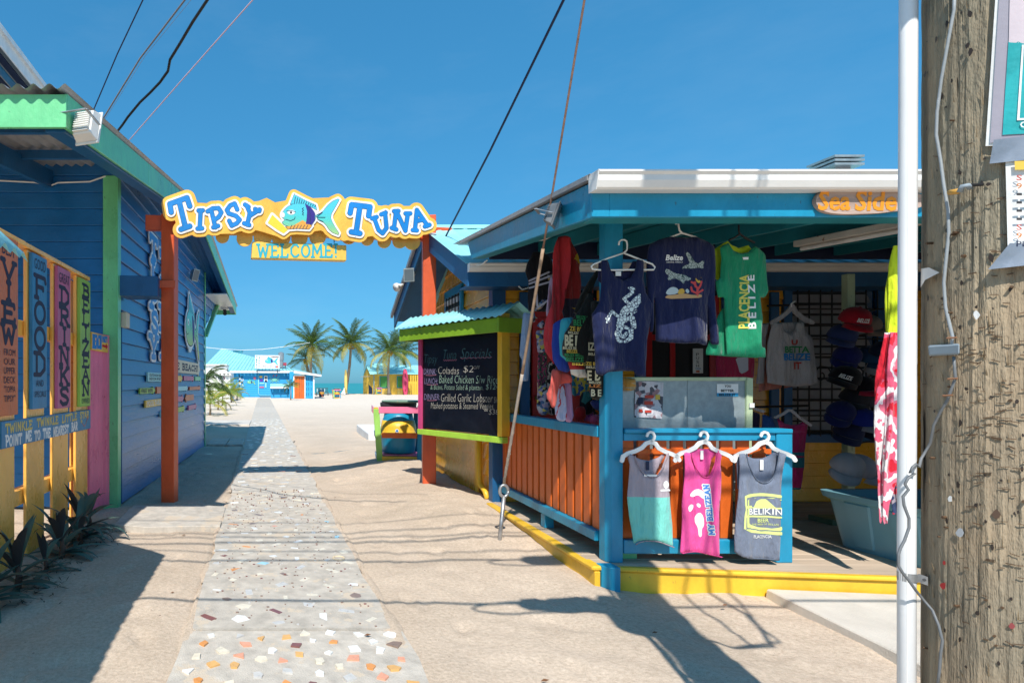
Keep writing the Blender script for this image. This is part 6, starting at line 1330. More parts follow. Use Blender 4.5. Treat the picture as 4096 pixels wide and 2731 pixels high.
for lb, q, Y_, cols, sc_ in (('green and pink floral dress beside the red door', [(178, 900), (235, 890), (262, 1000), (255, 1180), (275, 1400), (190, 1405), (170, 1200)], 6.3, [(.03, .14, .08), (.35, .06, .15), (.04, .05, .06), (.45, .40, .30)], 22),
    ('black and white zigzag dress behind the knotted red sarong', [(250, 1000), (320, 1000), (330, 1200), (320, 1400), (250, 1400)], 6.4, [(.02, .02, .02), (.45, .44, .42), (.02, .02, .02)], 16),
    ('blue and yellow print shirt behind the tote bags', [(430, 1050), (560, 1080), (570, 1250), (440, 1260)], 6.2, [(.03, .08, .25), (.5, .38, .06), (.03, .20, .30)], 14),
    ('purple tie dye shirt low behind the rail by the corner post', [(500, 1260), (640, 1260), (650, 1440), (500, 1450)], 6.0, [(.12, .03, .20), (.30, .08, .28), (.05, .05, .22)], 9),
    ('orange and black patterned wrap behind the narrow tote', [(585, 1180), (665, 1180), (668, 1400), (590, 1400)], 5.8, [(.45, .12, .02), (.02, .02, .02), (.5, .3, .05)], 18)):
    xz = rounded(pxz(q, Y_, 2050, 900, 1.844), 1); t = thing('hanging_item', lb, 'merchandise', (xz[0][0], Y_, xz[0][1])); garment_sheet('cloth', xz, Y_, .02, [(60, .016, 1, 9), (28, .02, 2, 9)], pattern_cloth(lb, cols, sc_, (1, 1, .7), 'NOISE'), t, .022, .05)
# tote bags
def tote(label, q, Y, m, T=.045, group='tote bags hanging at the porch corner'):
    xs_ = pxz(q, Y, 2050, 900, 1.844); t = thing('tote_bag', label, 'tote bag', (sum(p[0] for p in xs_) / len(xs_), Y, max(p[1] for p in xs_)), group)
    garment_sheet('bag_body', xs_, Y, T, [(9, .012, 1, 9)], m, t, .02, .09); return t
blk = cloth('black canvas', (.014, .015, .014))
t = tote('cobalt blue tote bag, outermost on the left of the bag bunch', [(300, 725), (345, 700), (400, 690), (420, 800), (425, 1060), (400, 1090), (340, 1070), (300, 1000), (288, 880)], 5.15, cloth('cobalt canvas', (.02, .05, .30)), .05)
t = tote('turquoise edged tote bag in front of the cobalt one', [(355, 690), (440, 680), (460, 800), (450, 1000), (400, 1010), (350, 960), (340, 820)], 5.1, cloth('turquoise canvas', (.05, .38, .45)), .05)
t = tote('red and white tote bag below the black slogan bag', [(405, 1000), (540, 1030), (560, 1125), (480, 1125), (430, 1100)], 5.05, two_tone('red white canvas', (.45, .04, .04), (.7, .68, .62), -.075), .05)
Yb = 4.98
t = tote('black tote bag printed all over with the word BELIZE in green, yellow and cream', [(560, 500), (600, 560), (640, 640), (640, 760), (620, 900), (600, 1000), (520, 1040), (430, 1010), (375, 960), (370, 900), (385, 800), (430, 720), (470, 650)], Yb, blk, .08)
bq = lambda x, y: P(2050 + x / 1.844, 900 + y / 1.844, Yb - .088)
c_gr, c_ye, c_cr, c_or, c_rd = [flat('print ' + n, c) for n, c in (('green', (.03, .25, .08)), ('amber', (.62, .42, .06)), ('cream', (.60, .55, .36)), ('orange', (.6, .2, .04)), ('red', (.5, .05, .03)))]
def btext(s, x0, y0, w_, h_, m, sk=.0, par=None, q=None, off=.03):
    v, f = font_geo(s, 0, off); mk('lettering', [(q or bq)(x0 + a * w_, y0 - b * h_ + sk * a * w_) for a, b in v], f, m, par)
btext('BELIZE BEL', 472, 690, 110, 26, c_gr, .12, t); btext('BELIZE', 450, 742, 130, 46, c_gr, .05, t); btext('ZE BELIZE', 420, 778, 165, 32, c_ye, .08, t); btext('BELIZE BELIZE', 410, 800, 175, 18, c_cr, .10, t)
btext('BE', 385, 892, 62, 84, c_cr, .0, t, off=.045); btext('BE', 462, 892, 98, 78, c_cr, .0, t, off=.045); btext('BELIZE BELIZE BEL', 372, 915, 190, 20, c_cr, .03, t); btext('BELIZE BEL', 400, 942, 130, 24, c_ye, .03, t); btext('BELIZE BELIZE', 385, 966, 150, 20, c_gr, .03, t); btext('BELIZE', 395, 1006, 130, 34, c_gr, .03, t); btext('BELIZE', 440, 1032, 140, 18, c_ye, .03, t)
for q in ([(560, 510), (590, 420), (620, 360), (640, 345)], [(470, 650), (520, 520), (580, 420), (630, 350)]): part('bag_handle', MB().tube([P(2050 + x / 1.844, 900 + y / 1.844, Yb + .01) for x, y in q], .022, 8), blk, t, smooth=True)
Yb2 = 4.90
t = tote('narrow black tote bag with cream BELIZE print hanging lowest beside the navy tank', [(580, 560), (640, 560), (660, 800), (668, 1150), (660, 1260), (620, 1290), (575, 1270), (555, 1150), (530, 1050), (560, 900)], Yb2, blk, .06)
bq2 = lambda x, y: P(2050 + x / 1.844, 900 + y / 1.844, Yb2 - .068)
for s, x0, y0, w_, h_, m in (('ZE BEL', 540, 1032, 110, 24, c_ye), ('BELIZE', 545, 1056, 100, 18, c_cr), ('E B', 552, 1145, 95, 74, c_cr), ('BELIZE', 565, 1168, 90, 18, c_cr), ('LIZ', 566, 1195, 90, 22, c_or), ('B E', 580, 1262, 76, 52, c_cr), ('BELIZE', 560, 960, 80, 20, c_cr), ('IZE', 560, 925, 70, 60, c_cr)): btext(s, x0, y0, w_, h_, m, .03, t, bq2)
t = tote('black and coral bag behind the green print bag', [(480, 590), (560, 480), (600, 440), (590, 640), (480, 690)], 5.2, pattern_cloth('coral black canvas', [(.02, .02, .03), (.35, .06, .04), (.02, .02, .03)], 10), .05)
t = tote('pale straw bag peeking out behind the corner post', [(815, 1120), (905, 1130), (915, 1190), (900, 1220), (820, 1225)], 5.05, pattern_cloth('straw', [(.35, .28, .16), (.45, .34, .18), (.5, .26, .06)], 40, (.3, .3, 1)), .04)
# merchandise piled behind the rail, dim
for i, (lb, q, m_, Y_) in enumerate((('dark floral dress hanging by the red door', [(190, 1180), (260, 1170), (280, 1400), (180, 1400)], pat, 6.2), ('red bag with pale lettering on the floor pile behind the rail', [(455, 1340), (540, 1330), (545, 1440), (455, 1450)], cloth('red nylon', (.35, .02, .02)), 5.7), ('teal water bottle sleeve in the pile behind the rail', [(438, 1180), (465, 1175), (470, 1280), (445, 1285)], cloth('teal sleeve', (.04, .20, .26)), 5.9), ('navy bag with green trim below the narrow tote', [(560, 1290), (665, 1290), (665, 1370), (600, 1365)], cloth('navy nylon', (.02, .03, .12)), 5.4), ('bright pink towel at the bottom of the pile', [(575, 1400), (640, 1390), (660, 1470), (560, 1465)], cloth('pink towel', (.55, .08, .16)), 5.5), ('green and black backpack at the back of the pile', [(500, 1230), (590, 1220), (600, 1400), (500, 1400)], pattern_cloth('green black nylon', [(.01, .015, .015), (.03, .14, .14), (.01, .01, .015)], 7), 5.9))):
    xz = pxz(q, Y_, 2050, 900, 1.844); t = thing('hanging_item', lb, 'merchandise', (xz[0][0], Y_, xz[0][1])); garment_sheet('cloth', rounded(xz, 1), Y_, .05, [(21, .012, 1, 9)], m_, t, .025, .08)

# ---------------------------------------------------------------- panel board behind the rail
pb = thing('panel_board', 'grey galvanised panel in a pale green frame standing behind the rail', 'panel', (4, 5.1, 1.2)); Yp = 5.10
pq = lambda u, v, o=0: P(u, v, Yp - o)
part('panel', MB().prism([pq(2490, 1517), pq(2988, 1517), pq(2988, 1960), pq(2490, 1960)], (0, .012, 0)), M['galv'], pb)
pf_ = paint('pale green frame', (.46, .56, .36), wear=.08)
part('frame_rail', MB().prism([pq(2480, 1508, .02), pq(2986, 1508, .02), pq(2986, 1522, .02), pq(2480, 1522, .02)], (0, .05, 0)), pf_, pb, bevel=.004)
part('frame_stile', MB().prism([pq(2988, 1508, .021), pq(3014, 1512, .021), pq(3005, 2180, .021), pq(2985, 2180, .021)], (0, .05, 0)), pf_, pb, bevel=.004)
part('stiffener', MB().prism([pq(2750, 1523, .004), pq(2762, 1523, .004), pq(2762, 1950, .004), pq(2750, 1950, .004)], (0, .003, 0)), M['galv'], pb)
part('latch', MB().prism([pq(3000, 1612, .035), pq(3018, 1612, .035), pq(3018, 1630, .035), pq(3000, 1630, .035)], (0, .012, 0)), M['white'], pb)
po = thing('poster', 'torn collage poster taped on the grey panel', 'poster', pq(2600, 1600, .01))
part('sheet', MB().prism([pq(2542, 1528, .006), pq(2590, 1524, .012), pq(2654, 1530, .008), pq(2652, 1600, .010), pq(2648, 1675, .006), pq(2600, 1670, .012), pq(2538, 1668, .006), pq(2540, 1600, .012)], (0, .001, 0)), pattern_cloth('printed paper', [(.55, .54, .58), (.10, .10, .12), (.6, .58, .62), (.35, .22, .24), (.62, .62, .66)], 26), po)
for (a, b, c, d, m_) in [(2552, 1590, 2572, 1615, M['navy']), (2580, 1580, 2615, 1592, c_rd), (2578, 1604, 2612, 1618, c_rd), (2556, 1636, 2570, 1648, c_rd), (2622, 1578, 2640, 1598, c_ye), (2580, 1640, 2606, 1650, c_rd)]: part('printed_block', MB().prism([pq(a, b, .0165), pq(c, b, .0165), pq(c, d, .0165), pq(a, d, .0165)], (0, .001, 0)), m_, po)
sk = thing('sticker', 'small white and blue sticker reading YOU BETTER BELIZE IT on the grey panel', 'sticker', pq(2910, 1560, .01))
part('sticker_top', MB().prism([pq(2868, 1535, .004), pq(2953, 1535, .004), pq(2953, 1571, .004), pq(2868, 1571, .004)], (0, .001, 0)), M['white'], sk); part('sticker_base', MB().prism([pq(2868, 1571, .004), pq(2953, 1571, .004), pq(2953, 1585, .004), pq(2868, 1585, .004)], (0, .001, 0)), flat('sticker blue', (.03, .30, .55)), sk)
sq2 = lambda x, y: pq(x, y, .006)
btext('YOU', 2898, 1549, 26, 10, M['black'], 0, sk, sq2); btext('BETTER', 2884, 1567, 52, 10, M['black'], 0, sk, sq2); btext('BELIZE IT', 2876, 1583, 66, 9, M['black'], 0, sk, sq2)

# ---------------------------------------------------------------- racks at the back of the porch
Yr = 6.2
KR = lambda pts: pxz(pts, Yr, 2900, 800, 1.743)
wt = cloth('white jersey', (.46, .44, .46))
oW = KR([(340, 850), (400, 860), (405, 900), (430, 925), (460, 930), (490, 900), (495, 855), (545, 850), (560, 920), (605, 960), (615, 1050), (648, 1275), (600, 1290), (520, 1300), (420, 1296), (300, 1275), (290, 1150), (300, 1000), (320, 900)])
t, pf = shirt('tank_top', 'white tank top reading U BETTA BELIZE IT on the inner rack', 'tank top', Yr, oW, wt, KR([(345, 848), (400, 850), (450, 850), (500, 848), (545, 848), (540, 930), (350, 930)]), T=.02)
for s, x0, y0, x1, y1, m_ in (('U', 448, 1010, 495, 975, c_rd), ('BETTA', 398, 1066, 568, 1020, c_gr), ('BELIZE', 390, 1118, 572, 1070, M['letblue']), ('IT', 468, 1180, 525, 1130, c_rd)):
    (xa, za), (xb, zb) = KR([(x0, y0), (x1, y1)]); text(s, pf(.002), xa, za, xb - xa, zb - za, m_, t, off=.035)
for k, (q, m_, lb) in enumerate((([(262, 870), (340, 850), (320, 950), (300, 1280), (246, 1280), (262, 1100)], cloth('white jersey 2', (.40, .38, .40)), 'white tank top second on the inner rack, edge on'), ([(290, 880), (330, 850), (560, 850), (605, 940), (625, 1290), (300, 1335)], cloth('salmon jersey', (.5, .20, .16)), 'salmon tank top third on the inner rack behind the white ones'), ([(200, 1090), (300, 1085), (260, 1330), (205, 1340)], cloth('orange jersey', (.5, .10, .04)), 'orange red shirt at the left of the inner rack'))):
    shirt('tank_top', lb, 'tank top', Yr + .06 + k * .06, KR(q), m_, T=.015)
KR5 = lambda pts: pxz(pts, 5.9, 2900, 800, 1.743)
t, pf = shirt('tee_shirt', 'crimson tee shirt with a pale print hanging below the green shirts', 'shirt', 5.9, KR5([(-65, 1080), (205, 1080), (200, 1240), (-60, 1245)]), cloth('crimson jersey', (.30, .02, .06)), T=.015)
poly_plate('pale_print', [KR5([(60, 1100), (150, 1095), (150, 1190), (95, 1215), (80, 1160)])], pf(.002), (0, -1, 0), 0, flat('pale print', (.40, .40, .45)), t, res=.02)
hr = thing('coat_hanger', 'bunched white hangers above the white tank tops', 'coat hanger', P(3140, 1220, Yr))
stroke_plate('shoulder_bar', [[(3085, 1290), (3120, 1270), (3150, 1245), (3165, 1225), (3180, 1250), (3210, 1275), (3245, 1290)]], 8, lambda u, v: P(u, v, Yr + .02), (0, -1, 0), .02, wt, hr, res=4); part('hook', MB().tube([P(3165, 1228, Yr), P(3165, 1215, Yr), P(3180, 1205, Yr)], .008, 6), M['whitem'], hr)
rk_ = thing('clothes_rack', 'black metal clothes rack at the back of the porch', 'clothes rack', (5.6, 6.3, .165))
part('rail', MB().tube([P(3070, 1223, 6.28), P(3230, 1218, 6.28)], .012, 8), M['black'], rk_); part('upright', MB().tube([P(3130, 1225, 6.3), (P(3130, 1225, 6.3).x, 6.3, .17)], .012, 8), M['black'], rk_); part('rail', MB().tube([P(3010, 1628, 6.28), P(3230, 1622, 6.28)], .012, 8), M['black'], rk_)
# lower row
KL = lambda pts: pxz(pts, 6.0, 2950, 1600, 3.484)
shirt('tank_top', 'yellow tank top with teal and crimson dip dye on the lower rack', 'tank top', 6.0, KL([(545, 230), (640, 320), (740, 345), (860, 330), (930, 285), (970, 320), (960, 500), (930, 740), (920, 900), (870, 1240), (760, 1250), (745, 1000), (740, 700), (600, 420)]), pattern_cloth('dip dyed jersey', [(.45, .34, .02), (.02, .16, .20), (.40, .02, .12), (.42, .05, .16)], 2.2, (.05, .05, 1.2), 'NOISE'), T=.02)
shirt('tank_top', 'royal blue tank top at the left of the lower rack', 'tank top', 6.05, KL([(410, 200), (540, 240), (620, 420), (600, 700), (420, 700), (400, 420)]), cloth('royal jersey', (.02, .08, .28)), T=.02)
shirt('tank_top', 'dark navy tank top leftmost on the lower rack', 'tank top', 6.1, KL([(200, 130), (330, 160), (420, 200), (420, 700), (200, 700)]), nvd, T=.02)
shirt('tank_top', 'grey printed top at the right of the lower rack', 'tank top', 6.15, KL([(930, 620), (980, 700), (1030, 900), (1050, 1160), (900, 1190), (890, 900)]), pattern_cloth('grey floral', [(.16, .16, .20), (.26, .26, .30), (.14, .14, .18)], 16), T=.02)
hl = thing('coat_hanger', 'white hangers holding the lower rack tops', 'coat hanger', P(3150, 1640, 5.98)); stroke_plate('shoulder_bar', [[(3100, 1668), (3130, 1655), (3150, 1640), (3165, 1642), (3190, 1665), (3240, 1700)], [(3020, 1635), (3050, 1645)]], 5, lambda u, v: P(u, v, 5.97), (0, -1, 0), .012, wt, hl, res=3)

# caps on a post
cp = thing('cap_post', 'pale green post with pegs displaying caps', 'display post', (5.9, 6.1, .165)); xcp = P(3410, 1500, 6.15).x
part('post', MB().box(xcp - .05, xcp + .03, 6.15, 6.22, .166, 2.72), pf_, cp, bevel=.004)
part('foot', MB().box(xcp - .30, xcp + .25, 6.05, 6.32, .166, .22), paint('dull green', (.12, .20, .12)), cp)
for k in range(8):
    for s in (-1, 1): part('peg', MB().tube([(xcp, 6.16, .75 + k * .22), (xcp + s * .16, 6.08, .80 + k * .22)], .008, 6), M['darkgrey'], cp)
def cap(label, u, v, Y, r, m, mb_, yaw, tilt, back=None, word=None):
    roll = -yaw * .55; r *= .76
    c = P(u, v, Y); t = thing('cap', label, 'cap', c, 'caps on the display post')
    R = Matrix.Rotation(yaw, 3, 'Z') @ Matrix.Rotation(roll, 3, 'Y') @ Matrix.Rotation(tilt, 3, 'X')
    vs = []; fs = []; n = 20; rows = 8
    for i in range(rows + 1):
        a = i / rows * math.pi / 2
        for j in range(n):
            b = 2 * math.pi * j / n; kx = 1 + .12 * max(0, -math.sin(b))
            vs.append(c + R @ Vector((r * math.cos(a) ** .8 * math.cos(b), r * kx * math.cos(a) ** .8 * math.sin(b), r * 1.12 * math.sin(a) ** .85)))
    for i in range(rows):
        for j in range(n): fs.append([i * n + j, i * n + (j + 1) % n, (i + 1) * n + (j + 1) % n, (i + 1) * n + j])
    mk('crown', vs, fs, m, t, smooth=True)
    vs = []; fs = []; n2 = 14
    for i in range(5):
        for j in range(n2 + 1):
            b = math.pi * 1.17 + (math.pi * .66) * j / n2; q = i / 4
            vs.append(c + R @ Vector((r * (1 + .0 * q) * math.cos(b) * (1 + .06 * q), r * 1.10 * math.sin(b) - r * .78 * q * (math.sin((j / n2) * math.pi) ** .5), -.02 * r - .32 * r * q * q + .10 * r * math.sin(j / n2 * math.pi))))
    for i in range(4):
        for j in range(n2): k = i * (n2 + 1) + j; fs.append([k, k + 1, k + n2 + 2, k + n2 + 1])
    o = mk('brim', vs, fs, mb_, t, smooth=True); o.modifiers.new('thick', 'SOLIDIFY').thickness = .006
    part('button', MB().lathe(c + R @ Vector((0, 0, r * 1.12)), [(0, .012), (.008, .011), (.012, .004)], 8), m, t)
    if word:
        v_, f_ = font_geo(word, .1, .03)
        def q(a, b):
            th = -math.pi / 2 + (a - .5) * .8; z_ = r * (.28 + .30 * b); k = math.cos(math.asin(min(1, (z_ / r / 1.12) ** (1 / .85)))) ** .8
            return c + R @ Vector(((r + .006) * k * math.cos(th), (r * 1.12 + .006) * k * math.sin(th), z_))
        mk('lettering', [q(a, b) for a, b in v_], f_, M['white'], t)
cc = lambda n, c: cloth('cap ' + n, c, bump=.25, bdist=.02)
cap('red cap at the top of the cap post', 3415, 1285, 5.95, .165, cc('red', (.42, .015, .03)), cc('red', (.40, .015, .03)), -.25, .45, word='BELIZE')
cap('tan mesh backed cap behind the red cap', 3455, 1310, 6.1, .16, cc('tan', (.22, .17, .14)), cc('tan', (.22, .17, .14)), .5, .3)
cap('dark navy cap with a blue brim at the right of the cap post', 3535, 1415, 5.95, .15, cc('navy', (.012, .02, .05)), cc('sky', (.10, .20, .34)), .6, .3)
cap('royal blue cap left of the post below the red cap', 3385, 1430, 6.05, .15, cc('royal', (.015, .02, .13)), cc('royal', (.015, .02, .13)), -.7, .5)
cap('black cap with white lettering pointing left', 3375, 1520, 5.9, .165, cc('black', (.010, .010, .014)), cc('black', (.010, .010, .014)), -.75, .15, word='BELIZE')
cap('black cap with a red brim below the lettered cap', 3440, 1555, 6.0, .15, cc('black', (.010, .010, .014)), cc('crimson', (.35, .02, .05)), .2, .2)
cap('pale grey cap partly hidden at the right of the post', 3510, 1490, 6.05, .14, cc('pale', (.40, .40, .42)), cc('pale', (.4, .4, .42)), .4, .4)
cap('navy cap pointing left in the lower cluster', 3360, 1655, 5.95, .15, cc('navy blue', (.012, .018, .10)), cc('navy blue', (.012, .018, .10)), -.7, .5)
cap('royal blue cap with a grey brim in the lower cluster', 3450, 1690, 5.9, .16, cc('bright royal', (.015, .03, .24)), cc('grey', (.24, .25, .30)), .25, .3)
cap('dark cap at the far right of the lower cluster', 3540, 1650, 6.0, .14, cc('dark', (.02, .02, .03)), cc('dark', (.02, .02, .03)), .7, .3)
cap('light grey cap hanging alone near the foot of the cap post', 3385, 1870, 5.6, .165, cc('light grey', (.42, .42, .45)), cc('light grey', (.42, .42, .45)), -.55, .55)
cap('light grey cap with a purple band nested behind the lowest one', 3428, 1875, 5.68, .165, cc('lilac', (.40, .40, .46)), cc('lilac', (.44, .44, .48)), .8, .5)

for k_, (u, v, Y_, c_, nm_, yw) in enumerate(((3475, 1440, 6.1, (.02, .06, .14), 'dark teal cap squeezed behind the royal blue cap', .2), (3415, 1600, 6.05, (.03, .03, .04), 'charcoal cap just above the lower cluster', -.5), (3500, 1610, 6.0, (.10, .10, .12), 'grey cap right of the post in the middle of the display', .5), (3390, 1735, 6.05, (.02, .03, .09), 'navy cap lowest on the left of the lower cluster', -.6), (3505, 1745, 6.05, (.015, .02, .05), 'black cap lowest on the right of the lower cluster', .4), (3548, 1540, 6.1, (.25, .24, .26), 'pale cap at the far right of the middle row', .6), (3365, 1350, 6.1, (.03, .05, .16), 'blue cap peeping out left under the red cap', -.6))): cap(nm_, u, v, Y_, .16, cc('extra', c_), cc('extra', c_), yw, .35)
# storage tub
tub = thing('storage_tub', 'pale blue plastic storage tub on the porch floor', 'storage tub', (4.9, 5.2, .165))
TBm = mat('tub plastic', (.16, .36, .44), .35, var=.05, bump=.03)
def rrect(x0, x1, y0, y1, z, r, n=5):
    o = []
    for cx, cy, a0 in ((x1 - r, y1 - r, 0), (x0 + r, y1 - r, 90), (x0 + r, y0 + r, 180), (x1 - r, y0 + r, 270)):
        for k in range(n + 1): a = math.radians(a0 + 90 * k / n); o.append(Vector((cx + r * math.cos(a), cy + r * math.sin(a), z)))
    return o
TR = lambda pts: [Vector(p) for p in pts]
def loft(rings):
    n = len(rings[0]); v = [p for r in rings for p in r]; f = [[i * n + j, i * n + (j + 1) % n, (i + 1) * n + (j + 1) % n, (i + 1) * n + j] for i in range(len(rings) - 1) for j in range(n)]; f.append(list(range(n))[::-1]); return v, f
rg = [TR(rrect(5.05 - .08 * k, 5.90 + .08 * k, 4.45 - .07 * k, 5.33 + .04 * k, .167 + .42 * k, .07)) for k in (0, .02, .5, .97)] + [TR(rrect(4.93, 6.0, 4.34, 5.41, .60, .09)), TR(rrect(4.92, 6.01, 4.33, 5.42, .648, .09)), TR(rrect(4.975, 5.95, 4.39, 5.36, .648, .08)), TR(rrect(5.07, 5.88, 4.5, 5.28, .25, .07))]
v, f = loft(rg); f.append([len(v) - 24 + i for i in range(24)]); mk('tub_body', v, f, TBm, tub, smooth=False)
for y0, y1 in ((4.62, 4.80), (5.0, 5.17)): part('tub_rib', MB().hexa([(5.06, y0, .19), (5.06, y1, .19), (5.035, y1, .19), (5.035, y0, .19)], [(4.985, y0 - .03, .58), (4.985, y1 + .03, .58), (4.955, y1 + .03, .58), (4.955, y0 - .03, .58)]), TBm, tub, bevel=.012)
# garments at the right, beside the pipe
drape('sarong', 'red pink and white sarong hanging beside the white pipe', 'sarong', [P(3572, 1330, 4.3), P(3570, 1450, 4.3), P(3562, 1600, 4.3), P(3555, 1750, 4.3), P(3548, 1900, 4.3), P(3535, 2060, 4.3)], [.04, .06, .075, .075, .055, .02], pattern_cloth('red white floral', [(.62, .02, .04), (.70, .16, .24), (.78, .72, .72), (.66, .10, .18), (.60, .02, .04)], 5.5, (1, 1, .8), 'NOISE'), lobes=5, depth=.30, ragged=.06)
drape('sarong', 'dark floral scarf just behind the red sarong by the pipe', 'sarong', [P(3590, 1700, 4.5), P(3592, 1850, 4.5), P(3594, 2030, 4.5)], [.05, .06, .03], pattern_cloth('dark floral', [(.02, .02, .03), (.35, .3, .35), (.5, .03, .06), (.03, .05, .12)], 22), lobes=5, ragged=.05)
drape('sleeve_garment', 'fluorescent yellow long sleeve hanging at the right of the porch', 'shirt', [P(3600, 985, 4.4), P(3592, 1060, 4.4), P(3585, 1150, 4.4), P(3578, 1250, 4.4), P(3570, 1350, 4.4)], [.05, .055, .055, .05, .045], cloth('neon jersey', (.62, .75, .03)), lobes=4, depth=.12)

for k_, (x, c_, nm_) in enumerate(((4.98, (.55, .04, .06), 'red'), (5.42, (.05, .20, .40), 'blue'), (5.86, (.5, .30, .05), 'amber'), (6.30, (.04, .30, .25), 'teal'), (6.74, (.40, .08, .30), 'magenta'), (7.18, (.10, .12, .30), 'indigo'), (7.62, (.5, .45, .4), 'cream'))):  # row of unseen sarongs added to shade the porch floor and stock
    q = [(x - .23, 2.62), (x + .23, 2.62), (x + .25, 1.8), (x + .22, .62 + .25 * (k_ % 2)), (x - .2, .58 + .25 * (k_ % 2)), (x - .25, 1.7)]
    t = thing('sarong', nm_ + ' sarong added unseen behind the utility pole to shade the porch', 'sarong', (x, 4.34, 2.62)); garment_sheet('cloth', q, 4.34, .015, [(26, .03, k_, 9), (60, .012, k_ * 2, 9)], cloth(nm_ + ' shade cloth', c_), t, .03, .04)
part('added_clothes_line', MB().tube([(4.55, 4.34, 2.63), (8.2, 4.34, 2.63)], .006, 6), M['black'], shop)  # line added to carry these sarongs
# ================================================================= UTILITY POLE AT THE RIGHT
PC = Vector((2.0, 1.6)); PR = .18
def pole_pt(u, v, off=.0):
    d = Vector(((u - PX) / F, 1.0)); a = d.dot(d); b = -2 * d.dot(PC); c = PC.dot(PC) - (PR + off) ** 2; D = b * b - 4 * a * c
    t = (-b - math.sqrt(max(D, 0))) / (2 * a); return Vector((d.x * t, t, H - (v - PY) / F * t))
def pole_material():
    m = bpy.data.materials.new('weathered pole wood'); m.use_nodes = True; t = m.node_tree; N = t.nodes; L = t.links; b = N['Principled BSDF']
    tc = N.new('ShaderNodeTexCoord')
    def nz(sc, st, d=6, r=.65):
        mp = N.new('ShaderNodeMapping'); mp.inputs['Scale'].default_value = st; L.new(tc.outputs['Object'], mp.inputs[0]); n = N.new('ShaderNodeTexNoise'); n.inputs['Scale'].default_value = sc; n.inputs['Detail'].default_value = d; n.inputs['Roughness'].default_value = r; L.new(mp.outputs[0], n.inputs['Vector']); return n
    g = nz(26, (1, 1, .045)); c = nz(17, (1.5, 1.5, .07), 4, .6); l = nz(2.2, (1, 1, .6), 4); s = nz(60, (1, 1, .35), 3)
    r = N.new('ShaderNodeValToRGB'); e = r.color_ramp.elements; e[0].position = .28; e[0].color = (.215, .178, .14, 1); e[1].position = .72; e[1].color = (.50, .42, .32, 1); k = e.new(.5); k.color = (.355, .295, .225, 1); L.new(g.outputs['Fac'], r.inputs[0])
    r2 = N.new('ShaderNodeValToRGB'); e = r2.color_ramp.elements; e[0].position = .35; e[0].color = (.72, .76, .74, 1); e[1].position = .65; e[1].color = (1.15, 1.03, .88, 1); L.new(l.outputs['Fac'], r2.inputs[0])
    mx = N.new('ShaderNodeMix'); mx.data_type = 'RGBA'; mx.blend_type = 'MULTIPLY'; mx.inputs['Factor'].default_value = 1; L.new(r.outputs[0], mx.inputs['A']); L.new(r2.outputs[0], mx.inputs['B'])
    rc = N.new('ShaderNodeValToRGB'); e = rc.color_ramp.elements; e[0].position = .29; e[0].color = (.15, .14, .13, 1); e[1].position = .345; e[1].color = (1, 1, 1, 1); L.new(c.outputs['Fac'], rc.inputs[0])
    m2 = N.new('ShaderNodeMix'); m2.data_type = 'RGBA'; m2.blend_type = 'MULTIPLY'; m2.inputs['Factor'].default_value = 1; L.new(mx.outputs['Result'], m2.inputs['A']); L.new(rc.outputs[0], m2.inputs['B'])
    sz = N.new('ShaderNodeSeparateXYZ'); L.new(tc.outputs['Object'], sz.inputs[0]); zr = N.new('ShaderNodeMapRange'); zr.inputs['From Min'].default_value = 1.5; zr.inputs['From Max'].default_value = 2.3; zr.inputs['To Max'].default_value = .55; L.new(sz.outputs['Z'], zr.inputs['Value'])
    m3 = N.new('ShaderNodeMix'); m3.data_type = 'RGBA'; m3.blend_type = 'MULTIPLY'; m3.inputs['B'].default_value = (.72, .82, .86, 1); L.new(zr.outputs[0], m3.inputs['Factor']); L.new(m2.outputs['Result'], m3.inputs['A'])  # multiplied greyer and cooler toward the top
    L.new(m3.outputs['Result'], b.inputs['Base Color']); b.inputs['Roughness'].default_value = .85; b.inputs['Specular IOR Level'].default_value = .2
    ad = N.new('ShaderNodeMath'); ad.operation = 'MULTIPLY_ADD'; ad.inputs[1].default_value = 1.6; L.new(rc.outputs[0], ad.inputs[0]); L.new(g.outputs['Fac'], ad.inputs[2])
    a2 = N.new('ShaderNodeMath'); a2.operation = 'MULTIPLY_ADD'; a2.inputs[1].default_value = .4; L.new(s.outputs['Fac'], a2.inputs[0]); L.new(ad.outputs[0], a2.inputs[2])
    bp = N.new('ShaderNodeBump'); bp.inputs['Strength'].default_value = 1.0; bp.inputs['Distance'].default_value = .022; L.new(a2.outputs[0], bp.inputs['Height']); L.new(bp.outputs[0], b.inputs['Normal']); return m
pole = thing('utility_pole', 'thick weathered wooden utility pole with posters and staples at the right edge', 'utility pole', (2.0, 1.6, 0))
n = 260; zs = [-.2, .3, .6] + [.7 + i * .02 for i in range(108)] + [3.2, 4, 6, 9]; nz_ = len(zs)
AA, ZZ = np.meshgrid(np.linspace(0, 2 * math.pi, n, endpoint=False), np.array(zs))
g1 = vnoise(AA * 26, ZZ * 1.3, 1.0, 41); g2 = vnoise(AA * 60, ZZ * 3.0, 1.0, 42); g3 = vnoise(AA * 9, ZZ * .7, 1.0, 43); g4 = vnoise(AA * 30 + 3.2 * g3, ZZ * 1.5, 1.0, 44); g5 = vnoise(AA * 38, ZZ * 24, 1.0, 45); g6 = vnoise(AA * 3, ZZ * 3, 1.0, 46)
RR = PR * (1 - .006 * ZZ) + .0030 * g2 + .0022 * g1 + .0035 * g3 + .0022 * g5 - .008 * np.clip((g4 - .33) / .07, 0, 1) * np.clip(.5 + 2.2 * g6, 0, 1)
XX_ = np.stack([2.0 + RR * np.cos(AA), 1.6 + RR * np.sin(AA), ZZ], -1).reshape(-1, 3); ii = np.arange(n * nz_).reshape(nz_, n)
